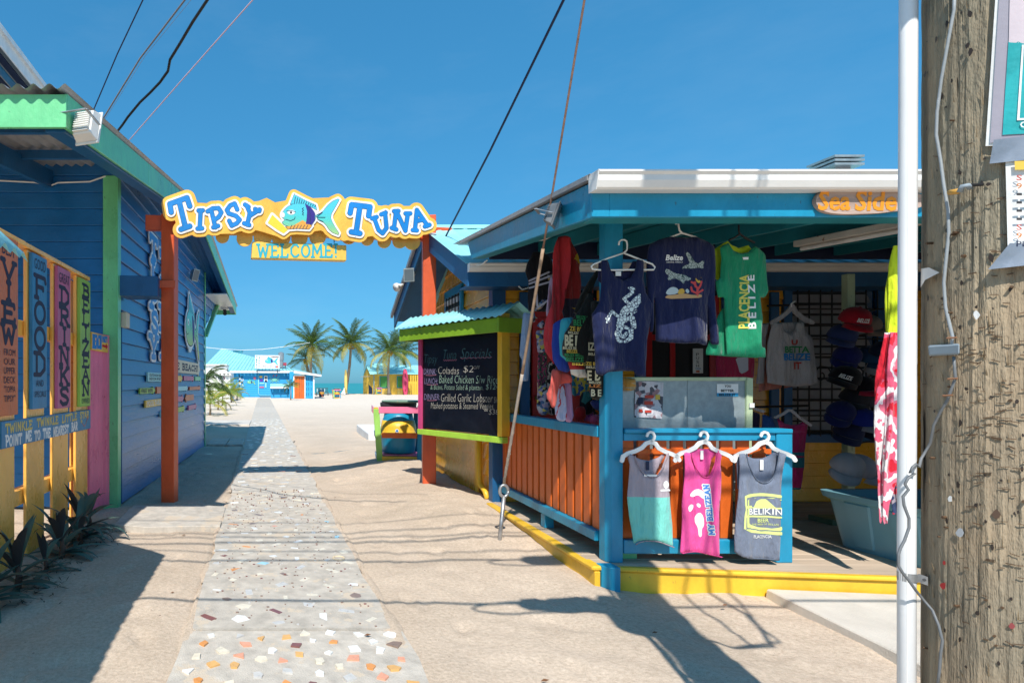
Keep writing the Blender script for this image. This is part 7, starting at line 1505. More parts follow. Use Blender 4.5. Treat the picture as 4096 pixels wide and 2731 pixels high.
vs = XX_; fs = np.stack([ii[:-1], np.roll(ii[:-1], -1, 1), np.roll(ii[1:], -1, 1), ii[1:]], -1).reshape(-1, 4).tolist()
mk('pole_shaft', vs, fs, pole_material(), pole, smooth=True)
stp = MB(); rust = mat('rusty staples', (.14, .085, .05), .6, metallic=.5, var=.4, scale=30)
for _ in range(430):
    u = 3690 + (4560 - 3690) * random.random() ** .8; v = random.gauss(1650, 520)
    if u < 3850 and random.random() < .55: continue
    if v < 650 and random.random() < .8: continue
    p = pole_pt(u, v, .0035); a = random.gauss(0, .22); rad = Vector((p.x - 2.0, p.y - 1.6, 0)).normalized(); tg_ = Vector((-rad.y, rad.x, 0)); d = (tg_ * math.cos(a) + Vector((0, 0, math.sin(a)))) * random.uniform(.004, .0095)
    stp.tube([p - d, p + d], random.uniform(.0009, .0018), 4)
o = part('staples', stp, rust, pole); o['kind'] = 'stuff'
nl = MB()
for _ in range(46):
    p = pole_pt(random.uniform(3700, 4500), random.uniform(400, 2700), 0); rad = Vector((p.x - 2.0, p.y - 1.6, 0)).normalized(); nl.tube([p - rad * .004, p + rad * random.uniform(.004, .012)], random.uniform(.002, .0042), 6)
o = part('nails', nl, rust, pole); o['kind'] = 'stuff'
pit = MB()
for _ in range(140):
    p = pole_pt(random.uniform(3690, 4540), random.uniform(-20, 2731), .0035); rad = Vector((p.x - 2.0, p.y - 1.6, 0)).normalized(); tg_ = Vector((-rad.y, rad.x, 0)); r = random.uniform(.0015, .005); kz = random.uniform(.8, 3)
    k = len(pit.v); pit.v += [p + (tg_ * math.cos(a) * r + Vector((0, 0, math.sin(a) * r * kz))) * random.uniform(.6, 1.2) for a in [i * 1.047 for i in range(6)]]; pit.f.append([k + i for i in range(6)])
o = part('pits', pit, flat('pit dark', (.035, .025, .02)), pole); o['kind'] = 'stuff'
spl = MB()
for _ in range(150):                       # lifted splinters and torn grain
    u = random.uniform(3690, 4500); v = random.uniform(0, 2731); p = pole_pt(u, v, .001); rad = Vector((p.x - 2.0, p.y - 1.6, 0)).normalized(); tg_ = Vector((-rad.y, rad.x, 0)); h_ = random.uniform(.012, .05); w_ = random.uniform(.0008, .002)
    spl.add([p - tg_ * w_, p + tg_ * w_, p + Vector((0, 0, h_)) + rad * random.uniform(.001, .006), p + Vector((0, 0, h_ * .5)) - tg_ * w_ * .6], [(0, 1, 2, 3)])
o = part('splinters', spl, mat('splinter wood', (.26, .19, .11), .85, var=.4, scale=40), pole); o['kind'] = 'stuff'
def patch(quad, off, nu=10, nv=8, curl=0.0):       # sheet lying on the pole; quad of (u, v) corners: tl, tr, br, bl
    vs = []; fs = []
    for j in range(nv + 1):
        for i in range(nu + 1):
            a, b = i / nu, j / nv
            u = (quad[0][0] * (1 - a) + quad[1][0] * a) * (1 - b) + (quad[3][0] * (1 - a) + quad[2][0] * a) * b; v = (quad[0][1] * (1 - a) + quad[1][1] * a) * (1 - b) + (quad[3][1] * (1 - a) + quad[2][1] * a) * b
            vs.append(pole_pt(u, v, off + curl * (a * a * .4 + max(0, b - .7) * (1 - a))))
    for j in range(nv):
        for i in range(nu): k = j * (nu + 1) + i; fs.append([k, k + 1, k + nu + 2, k + nu + 1])
    return vs, fs
pst = thing('poster', 'sun faded teal and lilac poster in a white border taped high on the pole', 'poster', pole_pt(4050, 300, .01))
paper = lambda n, c: flat(n, c, rough=.6, bump=.1)
mk('border', *patch([(3985, -60), (4420, -60), (4400, 560), (3942, 585)], .008), M['white'], pst, smooth=True)
mk('grey_field', *patch([(4000, -60), (4420, -60), (4400, 545), (3960, 572)], .0105), paper('grey field', (.36, .34, .40)), pst, smooth=True)
mk('pale_field', *patch([(4040, -60), (4420, -60), (4410, 200), (4035, 170)], .0125), paper('pale field', (.60, .52, .56)), pst, smooth=True)
mk('teal_field', *patch([(4034, 165), (4420, 180), (4400, 520), (4010, 540)], .0125), mat('teal print', (.02, .36, .38), .5, var=.3, scale=5), pst, smooth=True)
for q in ([(4088, 180), (4096, 180), (4078, 482), (4068, 482)], [(4070, 474), (4300, 462), (4300, 472), (4068, 482)]): mk('white_rule', *patch(q, .0145, 4, 4), M['white'], pst)
def ptext(s, u0, v0, w_, h_, m, par, off=.0155): v, f = font_geo(s, 0, .01); return mk('lettering', [pole_pt(u0 + a * w_, v0 - b * h_, off) for a, b in v], f, m, par)
ptext('OP', 4080, 512, 70, 26, M['white'], pst)
tape = mat('silver tape', (.30, .33, .38), .3, metallic=.3, var=.2, scale=12)
tp_ = thing('tape_strip', 'wrinkled silver tape strip under the teal poster', 'tape', pole_pt(4050, 590, .02)); mk('tape', *patch([(3975, 560), (4300, 520), (4300, 620), (3958, 655)], .016, 12, 6, .006), tape, tp_, smooth=True)
ls = thing('notice_sheet', 'white printed notice sheet taped to the pole below the teal poster', 'notice', pole_pt(4080, 850, .01)); mk('sheet', *patch([(4022, 648), (4400, 630), (4400, 1010), (4032, 1040)], .012, 10, 8, .010), M['white'], ls, smooth=True)
mk('header', *patch([(4058, 645), (4300, 635), (4300, 672), (4060, 680)], .0195, 6, 3), flat('header amber', (.75, .52, .08)), ls)
for i, (s, m_) in enumerate((('S', c_rd), ('9', c_or), ('', 0), ('', 0), ('', 0), ('', 0), ('S', c_rd), ('9', c_or), ('PL', M['navy']))):
    if s: ptext(s, 4066, 722 + i * 33, 22 * len(s), 22, m_, ls, .0205)
    else:
        for k in range(7): mk('print_line', *patch([(4066 + k * 30, 706 + i * 33), (4088 + k * 30, 706 + i * 33), (4088 + k * 30, 716 + i * 33), (4066 + k * 30, 716 + i * 33)], .0205, 1, 1), M['darkgrey'], ls)
tp2 = thing('tape_strip', 'peeling silver tape strip at the foot of the notice sheet', 'tape', pole_pt(4050, 1030, .02)); mk('tape', *patch([(4040, 972), (4300, 985), (4300, 1040), (3952, 1078)], .02, 12, 6, .012), tape, tp2, smooth=True)
scrap = thing('paper_scrap', 'torn white paper scrap pinned to the left side of the pole', 'paper', pole_pt(3720, 1110, .01)); part('sheet', MB().add([pole_pt(3684, 1075, .01), pole_pt(3715, 1070, .016), pole_pt(3758, 1090, .03), pole_pt(3700, 1120, .02), pole_pt(3682, 1152, .012)], [(0, 1, 3, 4), (1, 2, 3)]), paper('scrap', (.62, .60, .58)), scrap)
for (u, v, s, m_) in ((3905, 1260, 14, M['white']), (3800, 1995, 10, M['white']), (3772, 2340, 12, flat('red paint', (.45, .03, .03))), (3776, 2250, 7, flat('red paint', (.45, .03, .03))), (3840, 2130, 16, flat('grey gum', (.4, .42, .44))), (3985, 2055, 16, flat('brown knot', (.10, .06, .04))), (4048, 2503, 13, flat('red nail cap', (.28, .06, .06)))):
    vs = [pole_pt(u + s * math.cos(t) * random.uniform(.7, 1.2), v + s * 1.2 * math.sin(t) * random.uniform(.7, 1.2), .005) for t in [i * .785 for i in range(8)]]; mk('paper_bit', vs, [list(range(8))], m_, pole)
# conduit pipe and its strap
ppt = lambda v: Vector((1.888, 1.785, H - (v - PY) / F * 1.785))
PXC, PYC = 1.806, 1.70
pipe = thing('conduit_pipe', 'white plastic conduit pipe running up the left side of the utility pole', 'pipe', (PXC, PYC, 0))
part('pipe', MB().tube([(PXC - .003, PYC, -.05), (PXC - .002, PYC, 1.2), (PXC + .002, PYC, 2.4), (PXC + .008, PYC, 4.0)], .0195, 20), mat('white pvc', (.76, .77, .78), .35, var=.05, bump=.03, wear=.015, wearcol=(.5, .5, .5)), pipe, smooth=True)
part('pipe_seam', MB().tube([(PXC - .016, PYC - .0135, -.05), (PXC - .015, PYC - .0135, 1.2), (PXC - .011, PYC - .0135, 2.4)], .0016, 5), M['whitem'], pipe)
stz = H - (2308 - PY) / F * 1.69
sb = MB()
aa = [math.radians(x) for x in range(140, 330, 15)]
sb.add([(PXC + .0215 * math.cos(a), PYC + .0215 * math.sin(a), stz + dz) for a in aa for dz in (-.012, .012)], [(2 * i, 2 * i + 2, 2 * i + 3, 2 * i + 1) for i in range(len(aa) - 1)])
pe = pole_pt(3712, 2318, .004); a0 = Vector((PXC + .0215 * math.cos(aa[-1]), PYC + .0215 * math.sin(aa[-1]), stz))
sb.add([a0 + Vector((0, 0, -.012)), a0 + Vector((0, 0, .012)), pe + Vector((0, 0, .008)), pe + Vector((0, 0, -.016))], [(0, 1, 2, 3)])
part('strap', sb, M['steel'], pipe); part('strap_bolt', MB().tube([pole_pt(3697, 2318, .002), pole_pt(3697, 2318, .010)], .004, 8), M['darkgrey'], pipe)
gw_ = thing('ground_wire', 'thin grey wire stapled down the pole and looping over the white pipe', 'wire', pole_pt(3780, 1300, .01))
w1 = [(3820, -60), (3816, 40), (3790, 180), (3765, 320), (3748, 450), (3745, 540), (3762, 640), (3775, 740), (3792, 840), (3795, 930), (3780, 1080), (3775, 1130), (3782, 1230), (3810, 1345), (3806, 1380)]
part('wire_run', MB().tube([pole_pt(u, v, .008) for u, v in w1], .0038, 6), mat('wire sheath', (.30, .33, .35), .5, wear=.08, wearcol=(.5, .55, .58)), gw_, smooth=True)
w2 = [(3815, 1425), (3818, 1470), (3822, 1510), (3790, 1600), (3760, 1650), (3735, 1700), (3722, 1770), (3705, 1800)]
part('wire_run', MB().tube([pole_pt(u, v, .008) for u, v in w2] + [P(u, v, 1.655) for u, v in [(3684, 1835), (3678, 1868), (3664, 1855), (3650, 1868), (3640, 1890), (3660, 1892), (3632, 1912), (3620, 1935), (3634, 1958), (3612, 1985), (3616, 2020), (3636, 2072), (3636, 2110), (3618, 2160), (3602, 2190), (3594, 2215), (3594, 2262), (3612, 2292), (3634, 2318)]] + [P(3665, 2362, 1.65)] + [pole_pt(u, v, .012) for u, v in [(3692, 2395), (3730, 2440), (3755, 2500), (3770, 2560), (3763, 2610), (3758, 2680), (3748, 2760)]], .0034, 6), mat('wire sheath dark', (.16, .17, .18), .5), gw_, smooth=True)
part('connector', MB().hexa([pole_pt(3712, 1380, .002), pole_pt(3838, 1372, .002), pole_pt(3838, 1420, .002), pole_pt(3716, 1425, .002)], [pole_pt(3712, 1384, .022), pole_pt(3838, 1376, .022), pole_pt(3838, 1416, .022), pole_pt(3716, 1421, .022)]), flat('connector grey', (.22, .27, .31)), gw_, bevel=.003)
for u, v in ((3806, 1352), (3810, 1515), (3790, 1582)): part('wire_clip', MB().tube([pole_pt(u - 18, v, .004), pole_pt(u - 16, v, .014), pole_pt(u + 16, v - 2, .014), pole_pt(u + 18, v - 2, .004)], .0025, 6), mat('rust clip', (.35, .17, .09), .6), gw_)
hk = thing('wire_stub', 'cut cable stub with a yellow cap clipped to the pole', 'cable', pole_pt(3850, 750, .02))
part('cap', MB().tube([pole_pt(3800, 770, .02), pole_pt(3835, 765, .03)], .007, 8), flat('amber cap', (.55, .30, .06)), hk, smooth=True); part('clip', MB().tube([pole_pt(3838, 768, .03), pole_pt(3850, 745, .034), pole_pt(3872, 742, .028), pole_pt(3880, 752, .012)], .006, 8), flat('grey clip', (.25, .3, .34)), hk, smooth=True); part('stub', MB().tube([pole_pt(3872, 742, .02), pole_pt(3935, 738, .012)], .004, 6), M['black'], hk)

# overhead lines carried by the pole, above the frame; their shadows fall across the sand
tr_ = thing('shadow_canister', 'unseen grey canister added above the frame to widen the utility pole shadow', 'canister', (1.72, 1.38, 3.2)); part('shadow_can', MB().lathe((1.70, 1.36, 3.15), [(0, .10), (.04, .14), (.62, .14), (.66, .09)], 14), M['steel'], tr_, smooth=True); part('bracket', MB().box(1.72, 1.86, 1.38, 1.48, 3.3, 3.36), M['steel'], tr_)  # unseen canister added to put a bulge in the pole's shadow
for k, (xx, yy) in enumerate(((2.34, 1.42), (2.52, 1.38), (2.62, 1.46))): tag(part('drop_cable', MB().tube([(xx + .035 * math.sin(i * .9 + k * 2), yy + .03 * math.cos(i * 1.1 + k), 6.4 - i * .22) for i in range(17)] + [(2.25, 1.5, 2.72), (2.17, 1.58, 2.75)], .011 + .004 * (k == 1), 6), M['black'], smooth=True), ('innermost', 'middle', 'outermost')[k] + ' loose drop cable hanging from the cross arm of the utility pole', 'cable', 'loose drop cables on the utility pole')
crossarm = part('cross_arm', MB().box(1.55, 2.75, 1.36, 1.44, 6.3, 6.42), M['wood'], pole)
for i, (zz, yy, r) in enumerate(((3.78, 1.35, .015), (4.95, 1.42, .016), (5.42, 1.3, .010), (5.75, 1.4, .017), (5.98, 1.36, .012), (6.35, 1.3, .013), (6.75, 1.38, .009))):
    pts = [(x, yy + .02 * x * (1 if i % 2 else -.6), zz + .0022 * (x - 2) ** 2 * (1 if i % 3 else .6) + .01 * math.sin(x * 3 + i)) for x in [-14 + k * .9 for k in range(34)]]
    tag(part('overhead_cable', MB().tube(pts, r, 6), M['black'], smooth=True), ('lowest', 'second lowest', 'third lowest', 'middle', 'third highest', 'second highest', 'highest')[i] + ' overhead street cable passing the pole and casting a thin shadow on the sand', 'cable', 'overhead street cables')
for (c, s, lb) in (((1.28, 1.36, 3.78), (.30, .09, .13), 'dark cable splice box casting the nearer blot of shadow'), ((1.50, 1.42, 4.98), (.34, .10, .12), 'dark cable splice box casting the farther blot of shadow')):
    t = thing('splice_box', lb, 'splice box', c); part('housing', MB().lathe((c[0] - s[0], c[1], c[2] - .06), [(0, .03), (.05, s[1]), (s[0] * 2 - .05, s[2]), (s[0] * 2, .04)], 12, (1, 0, 0)), M['black'], t, smooth=True)
    part('slack_loop', MB().tube([(c[0] - .25 + .30 * math.cos(a) * 1.3, c[1], c[2] - .12 + .13 * math.sin(a)) for a in [i * math.pi / 7 for i in range(15)]], .012, 6), M['black'], t, smooth=True)
def line(label, pts, r, m, cat='cable', nm='overhead_wire', wob=0.0):
    pts = [Vector(p) for p in pts]; out = []
    for a, b in zip(pts[:-1], pts[1:]):
        for k in range(8): out.append(a.lerp(b, k / 8) + Vector((0, 0, wob * math.sin(k * 2.4 + len(out)))))
    out.append(pts[-1]); return tag(part(nm, MB().tube(out, r, 6), m, smooth=True), label, cat)
ext = lambda a, b, k: b + (b - a) * k
for lb, q0, q1, q2, Y0, Y1, r, m_ in (('thin dark wire, leftmost of the lines rising from the blue house roof', (368, 455), (470, 215), (572, 0), 5.55, 4.7, .0055, M['navy']),
      ('pair of grey twisted wires second from the left above the blue house', (405, 488), (560, 235), (740, 0), 5.75, 4.8, .0075, mat('twisted wire', (.16, .16, .18), .6)),
      ('very fine grey line beside the twisted wires above the blue house', (412, 490), (580, 225), (765, 0), 5.8, 4.85, .002, mat('fine wire', (.2, .22, .26), .6)),
      ('pale pinkish line rising from the blue house roof toward the top of the frame', (508, 572), (720, 330), (1012, 0), 6.6, 5.0, .0055, mat('pink rope', (.55, .38, .45), .7))):
    a = P(*q0, Y0); b = P(*q1, (Y0 + Y1) / 2); c = P(*q2, Y1); line(lb, [a, b, c, ext(b, c, 1.5)], r, m_)
pts = [(465, 532), (490, 500), (512, 468), (560, 410), (600, 372), (640, 330), (672, 285), (680, 240), (720, 175), (770, 90), (830, 0)]
pp = [P(u, v, 6.2 - 1.5 * i / 10) for i, (u, v) in enumerate(pts)]; line('kinked black service cable entering the blue house by the white pipe', pp + [ext(pp[-2], pp[-1], 8)], .012, M['black'])
a = P(1778, 955, 8.3); b = P(1960, 605, 6.6); c = P(2255, 0, 5.0); line('dark blue service cable running from the shop gable up to the pole', [a, b, c, Vector((2.2, 1.5, 6.3))], .012, M['navy'])
# guy wire with its anchor
ga = G(2000, 2182, .01); ey = P(2016, 1940, 5.90)
gy = thing('guy_wire', 'rusty guy wire with pale lower guard stretched up from its ground anchor', 'guy wire', ey)
e1 = ey + Vector((0, 0, .02)); top = P(2338, 0, 4.02)
rw = mat('rusty guy wire', (.30, .17, .12), .7, metallic=.2, var=.3, scale=30); pw = mat('bleached guard', (.42, .36, .30), .7, var=.25, scale=12)
L_ = lambda k: e1.lerp(top, k)
part('wire_lower', MB().tube([L_(k / 10 * .30) for k in range(11)], .014, 8), pw, gy, smooth=True); part('wire_mid', MB().tube([L_(.30 + k / 10 * .28) for k in range(11)], .013, 8), mat('sun bleached rust', (.40, .27, .18), .7, var=.25, scale=20), gy, smooth=True); part('wire_upper', MB().tube([L_(.58 + k / 10 * .42) for k in range(11)] + [ext(L_(.9), top, 3), Vector((2.0, 1.72, 8.6))], .008, 8), rw, gy, smooth=True)
part('twist_grip', MB().tube([L_(k / 24 * .16) + Vector((.012 * math.cos(k * 1.4), .012 * math.sin(k * 1.4), 0)) for k in range(25)], .006, 5), pw, gy)
an = thing('anchor_rod', 'galvanised ground anchor rod with an eye holding the guy wire', 'anchor', ga)
part('rod', MB().tube([ga + Vector((-.02, 0, -.1)), ey + Vector((0, 0, -.11))], .019, 10), M['steel'], an, smooth=True)
part('eye', MB().tube([ey + Vector((.042 * math.cos(a), 0, -.055 + .058 * math.sin(a))) for a in [i * math.pi / 8 for i in range(17)]], .015, 8), M['steel'], an, smooth=True)

# ================================================================= PLANTS BY THE FENCE
def leaf_two(name, c1, c2):
    m = leaf_mat(name, c1, .12, .35); t = m.node_tree; vm = [n for n in t.nodes if n.type == 'VECT_MATH'][0]
    ge = t.nodes.new('ShaderNodeNewGeometry'); mx = t.nodes.new('ShaderNodeMix'); mx.data_type = 'RGBA'; mx.inputs['A'].default_value = (*c1, 1); mx.inputs['B'].default_value = (*c2, 1); t.links.new(ge.outputs['Backfacing'], mx.inputs['Factor']); t.links.new(mx.outputs['Result'], vm.inputs[0]); return m
LM = leaf_two('sword leaf', (.085, .150, .120), (.075, .075, .080))
def sword(L, w_, droop, mat_, fold=.35, n=8):
    mb = MB(); a = 0
    x = z = 0; ang = 0
    for i in range(n + 1):
        t = i / n; ww = w_ * (math.sin(math.pi * (t * .86 + .14)) ** .7) * (1 - t ** 6)
        mb.v += [Vector((x, -ww, z + ww * fold)), Vector((x, 0, z)), Vector((x, ww, z + ww * fold))]
        ang -= droop / n * (t * 1.8); x += L / n * math.cos(ang); z += L / n * math.sin(ang)
    for i in range(n):
        for j in (0, 1): k = i * 3 + j; mb.f.append([k, k + 3, k + 4, k + 1])
    return rawmesh('leaf', mb, mat_, True)
SW = [sword(.42, .034, .7, LM), sword(.36, .036, 1.2, LM), sword(.46, .033, 1.9, LM), sword(.34, .032, .35, LM)]
spots = [(-1.95, 4.62, .0, 1.1, 'spiky dark green plant clump leftmost at the foot of the yellow fence'), (-1.88, 5.0, .0, .75, 'low spiky plant clump between the two bigger ones at the fence foot'), (-1.90, 5.45, .0, 1.05, 'spiky purple and green plant clump in the middle of the fence foot'), (-1.95, 6.15, .0, 1.15, 'tallest spiky plant clump in front of the pink gate'), (-2.0, 4.2, 0, 1.05, 'spiky plant clump cut by the left edge of the frame'), (-1.86, 5.85, 0, .9, 'spiky plant clump with a long leaf trailing on the sand'), (-2.0, 6.6, 0, .9, 'small spiky plant clump nearest the pink gate')]
for x, y, z, k, lb in spots:
    t = thing('spiky_plant', lb, 'plant', (x, y, z), 'spiky plants along the fence')
    part('stem', MB().tube([(x, y, -.03), (x + .02, y, .1 * k), (x, y + .01, .2 * k)], [.03 * k, .025 * k, .012], 7), mat('plant stem', (.12, .07, .05), .8), t)
    nl = int(19 * k)
    for i in range(nl):
        el = random.uniform(.15, 1.35) if i > 5 else random.uniform(-.1, .3); az = i * 2.4 + random.uniform(-.3, .3)
        inst('leaf', random.choice(SW), t, (x + .02 * math.cos(az), y + .02 * math.sin(az), .04 * k + .14 * k * el), (0, -el, az), (k * random.uniform(.75, 1.15),) * 3)
lit = MB()
for _ in range(420):
    x = random.gauss(-1.8, .14); y = random.uniform(4.2, 6.6); a = random.uniform(0, 6.28); l = random.uniform(.01, .05); zz = float(sand_z(np.array([x]), np.array([y]))[0]) + random.uniform(.004, .03)
    d = Vector((math.cos(a) * l, math.sin(a) * l, random.uniform(-.01, .012))); s_ = Vector((-math.sin(a), math.cos(a), 0)) * random.uniform(.002, .007); p = Vector((x, y, zz)); lit.add([p - d, p + s_, p + d, p - s_], [(0, 1, 2, 3)])
o = part('leaf_litter', lit, mat('dry litter', (.06, .045, .03), .9, var=.5, scale=20)); tag(o, 'dark dry leaf litter scattered under the spiky plants', 'leaf litter', kind='stuff')
for (u, v, s, wh) in ((1470, 2540, .012, 'right of the path foot'), (2900, 2420, .01, 'by the yellow deck edge'), (2180, 2722, .012, 'at the bottom edge near the pole shadow'), (1340, 1990, .01, 'right of the path before the arch shadow'), (735, 2140, .012, 'in front of the gate apron'), (690, 2370, .008, 'left of the path beside a cable shadow'), (2620, 2530, .01, 'inside the pole shadow')):
    p = G(u, v, .02); tag(part('dry_leaf', MB().add([p + Vector((-s * 2, 0, 0)), p + Vector((0, -s, .004)), p + Vector((s * 2, .002, .006)), p + Vector((0, s, .008))], [(0, 1, 2, 3)]), mat('brown leaf', (.16, .07, .03), .8)), 'tiny curled brown leaf on the sand ' + wh, 'leaf', 'tiny dry leaves on the sand')

# ================================================================= PALMS
PG = leaf_mat('palm green', (.105, .17, .03), .35, .35); PYl = leaf_mat('palm yellow green', (.42, .37, .07), .35, .3); PD = leaf_mat('palm dark green', (.07, .115, .03), .3, .35)
PS = leaf_mat('young palm green', (.24, .35, .04), .4, .3)
bark = mat('palm bark', (.24, .19, .14), .9, var=.25, scale=6, stretch=(1, 1, 4), bump=.6, bscale=22)
def frond_mesh(L, droop, m, n=26, leaf=.62, hang=.6, seed=0, wd=.028):
    r = random.Random(seed); mb = MB(); x = z = 0; ang = 0; spine = [Vector((0, 0, 0))]; dirs = []
    for i in range(n):
        t = i / n; ang -= droop / n * (.4 + 1.4 * t); d = Vector((math.cos(ang), 0, math.sin(ang))); spine.append(spine[-1] + d * L / n); dirs.append(d)
    dirs.append(dirs[-1])
    mb.tube(spine, [.03 * L / 4 * (1 - .85 * i / n) for i in range(n + 1)], 5)
    for i in range(3, n + 1):
        t = i / n; ll = L * .24 * leaf / .62 * (math.sin(math.pi * (.15 + .80 * t)) ** .8) * r.uniform(.8, 1.1)
        for s in (-1, 1):
            for sub in (0, .5):
                p = spine[i] - dirs[i] * L / n * sub; f = dirs[i]
                d = (f * (.55 + .5 * t) + Vector((0, s, 0)) * (1.0 - .35 * t) + Vector((0, 0, r.uniform(-.15, .25)))).normalized()
                w_ = wd * L / 4 * r.uniform(.8, 1.2); wv = f.cross(d).cross(d).normalized() * w_ if False else f * w_
                mid = p + d * ll * .5; tip = p + d * ll * .8 + Vector((0, 0, -ll * hang * r.uniform(.6, 1.2))); mid.z -= ll * hang * .18
                mb.add([p - wv * .6, p + wv * .6, mid + wv, mid - wv], [(0, 1, 2, 3)]); mb.add([mid - wv, mid + wv, tip], [(0, 1, 2)])
    return rawmesh('frond', mb, m, False)
FR = [frond_mesh(4, .75, PG, seed=1, wd=.030), frond_mesh(4, 1.0, PG, seed=2, hang=.6, wd=.030), frond_mesh(4, .5, PD, seed=3, wd=.028), frond_mesh(4, 1.4, PYl, seed=4, hang=.8, wd=.030), frond_mesh(4, .9, PD, seed=5, hang=.55, wd=.028)]
def palm(label, base, top, L, nf=24, white=0.0, group='coconut palms by the sea', coconuts=True, seed=0, r0=.24):
    random.seed(seed); base = Vector(base); top = Vector(top); t = thing('palm_tree', label, 'palm tree', base, group)
    pts = []; rs = []; n = 12
    for i in range(n + 1):
        q = i / n; p = base.lerp(top, q); p.x += .5 * math.sin(q * math.pi) * (.4 if seed % 2 else -.4); pts.append(p); rs.append(r0 * (1 - .42 * q) + (.16 if i == 0 else 0) + .012 * (i % 2))
    part('trunk', MB().tube(pts, rs, 10), bark, t, smooth=True)
    if white: part('painted_base', MB().tube([base + Vector((0, 0, .0)), base.lerp(pts[1], .25), base.lerp(pts[1], .9), pts[1].lerp(pts[2], .45)], [r0 * 2.6, r0 * 1.9, r0 * 1.2, r0 * 1.08], 10), M['white'], t, smooth=True)
    for i in range(nf):
        el = 1.5 - 2.0 * (i / nf) ** .95 + random.uniform(-.12, .12); az = i * 2.399 + random.uniform(-.25, .25)
        me = FR[3] if (i > nf * .72 and random.random() < .75) else random.choice([FR[0], FR[1], FR[2], FR[4], FR[0]])
        k = L / 4 * random.uniform(.85, 1.1)
        inst('frond', me, t, top, (random.uniform(-.35, .35), -el, az), (k, k, k))
    if coconuts:
        for i in range(9):
            a = random.uniform(0, 6.28); c = top + Vector((.28 * math.cos(a), .28 * math.sin(a), random.uniform(-.75, -.2))) * (L / 4)
            part('coconut', MB().lathe(c, [(-.16, .03), (-.10, .12), (0, .16), (.10, .12), (.16, .03)], 8), flat('coconut husk', (.42, .22, .04)), t, smooth=True)
    return t
q = lambda u, v, Y: P(u, v, Y)
def gz(u, Y, z=0): return Vector(((u - PX) / F * Y, Y, z))
palm('coconut palm with a white painted trunk foot standing in front of the sea', gz(1378, 86), q(1404, 1372, 86), 4.3, 36, 1, seed=11, r0=.26)
palm('tall coconut palm rising behind the blue bar roof', gz(1250, 80), q(1248, 1380, 80), 3.9, 33, seed=2)
palm('lower coconut palm leaning at the left behind the blue bar', gz(1235, 84), q(1222, 1435, 84), 3.4, 18, seed=5, r0=.3)
palm('coconut palm in front of the yellow beach cabin', gz(1557, 82.5), q(1560, 1402, 82.5), 4.0, 31, seed=8, r0=.2)
palm('bushy coconut palm behind the yellow beach cabin', gz(1625, 96, -.5), q(1618, 1400, 96), 4.4, 22, seed=14)
FS = [frond_mesh(1.5, 1.2, PS, 16, seed=21, hang=.5, wd=.05), frond_mesh(1.5, 1.7, PYl, 16, seed=22, hang=.6, wd=.05), frond_mesh(1.5, .8, PS, 16, seed=23, wd=.05)]
FDk = [frond_mesh(1.6, 1.5, PD, 20, seed=31, hang=.7, wd=.05), frond_mesh(1.6, 2.1, PD, 20, seed=32, hang=.8, wd=.05), frond_mesh(1.6, 1.0, PG, 20, seed=33, wd=.045)]
def small_palm(label, base, ht, L, nf, meshes, group, seed, stem=.05):
    random.seed(seed); base = Vector(base); t = thing('young_palm', label, 'small palm', base, group)
    part('stem', MB().tube([base, base + Vector((.02, 0, ht * .5)), base + Vector((0, 0, ht))], [stem * 1.3, stem, stem * .7], 8), bark, t, smooth=True)
    for i in range(nf):
        el = 1.3 - 1.3 * (i / nf) + random.uniform(-.1, .1); k = L / 1.5 * random.uniform(.8, 1.15)
        inst('frond', random.choice(meshes), t, base + Vector((0, 0, ht)), (random.uniform(-.3, .3), -el, i * 2.4 + random.uniform(-.3, .3)), (k, k, k))
    return t
gp_ = 'young palms along the side path'
small_palm('young yellow green palm nearest the blue house corner', gz(840, 30), .55, 1.35, 14, FS, gp_, 3)
small_palm('young palm second from the house corner, just behind the first', gz(872, 36), .6, 1.4, 13, FS, gp_, 4)
small_palm('young palm in front of the white building corner', gz(925, 49), .8, 1.6, 13, FS, gp_, 6)
small_palm('short young palm farthest along the row by the bar wall', gz(948, 56), .7, 1.4, 12, FS, gp_, 7)
small_palm('low young palm tucked behind the nearest two', gz(890, 42), .9, 1.6, 14, FS, gp_, 8)
small_palm('dark drooping palm leaning out from behind the blue house corner', gz(800, 21.5), 1.45, 1.45, 16, FDk, gp_, 9, .09)
small_palm('lone small palm in front of the orange bar door', gz(1163, 57), 1.25, 1.1, 13, [FS[2], FDk[0], FDk[2]], gp_, 10)

# ================================================================= BLUE BEACH BAR
YB = 64.0; bar = thing('beach_bar', 'long blue beach bar with turquoise roof and orange door where the path ends', 'beach bar', gz(1060, YB))
bx = lambda u, Y=YB: (u - PX) / F * Y
bz_ = lambda v, Y=YB: H - (v - PY) / F * Y
X0, X1 = bx(925), bx(1176)
cur = 0.0
for i in range(14): part('clapboard', MB().hexa([(X0, YB - .02, cur), (X1, YB - .02, cur), (X1, YB + .1, cur), (X0, YB + .1, cur)], [(X0, YB + .015, cur + .195), (X1, YB + .015, cur + .195), (X1, YB + .1, cur + .195), (X0, YB + .1, cur + .195)]), M['gblue'], bar); cur += .20
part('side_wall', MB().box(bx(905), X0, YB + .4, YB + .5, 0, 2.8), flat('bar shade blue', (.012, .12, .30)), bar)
bwn = part('window', MB().box(bx(918), bx(941), YB + .3, YB + .38, bz_(1514), bz_(1490)), M['darkgrey'], bar); 
for a in [(916, 918.5, 1516, 1487), (940.5, 943, 1516, 1487), (918.5, 940.5, 1490.5, 1487), (918.5, 940.5, 1516, 1513)]: part('window_frame', MB().box(bx(a[0]), bx(a[1]), YB + .26, YB + .38, bz_(a[2]), bz_(a[3])), M['white'], bwn)
e0, e1, ap = Vector((bx(800), YB - .5, 2.86)), Vector((bx(1180), YB - .5, 2.86)), Vector((bx(888, 70), 70, bz_(1393, 70)))
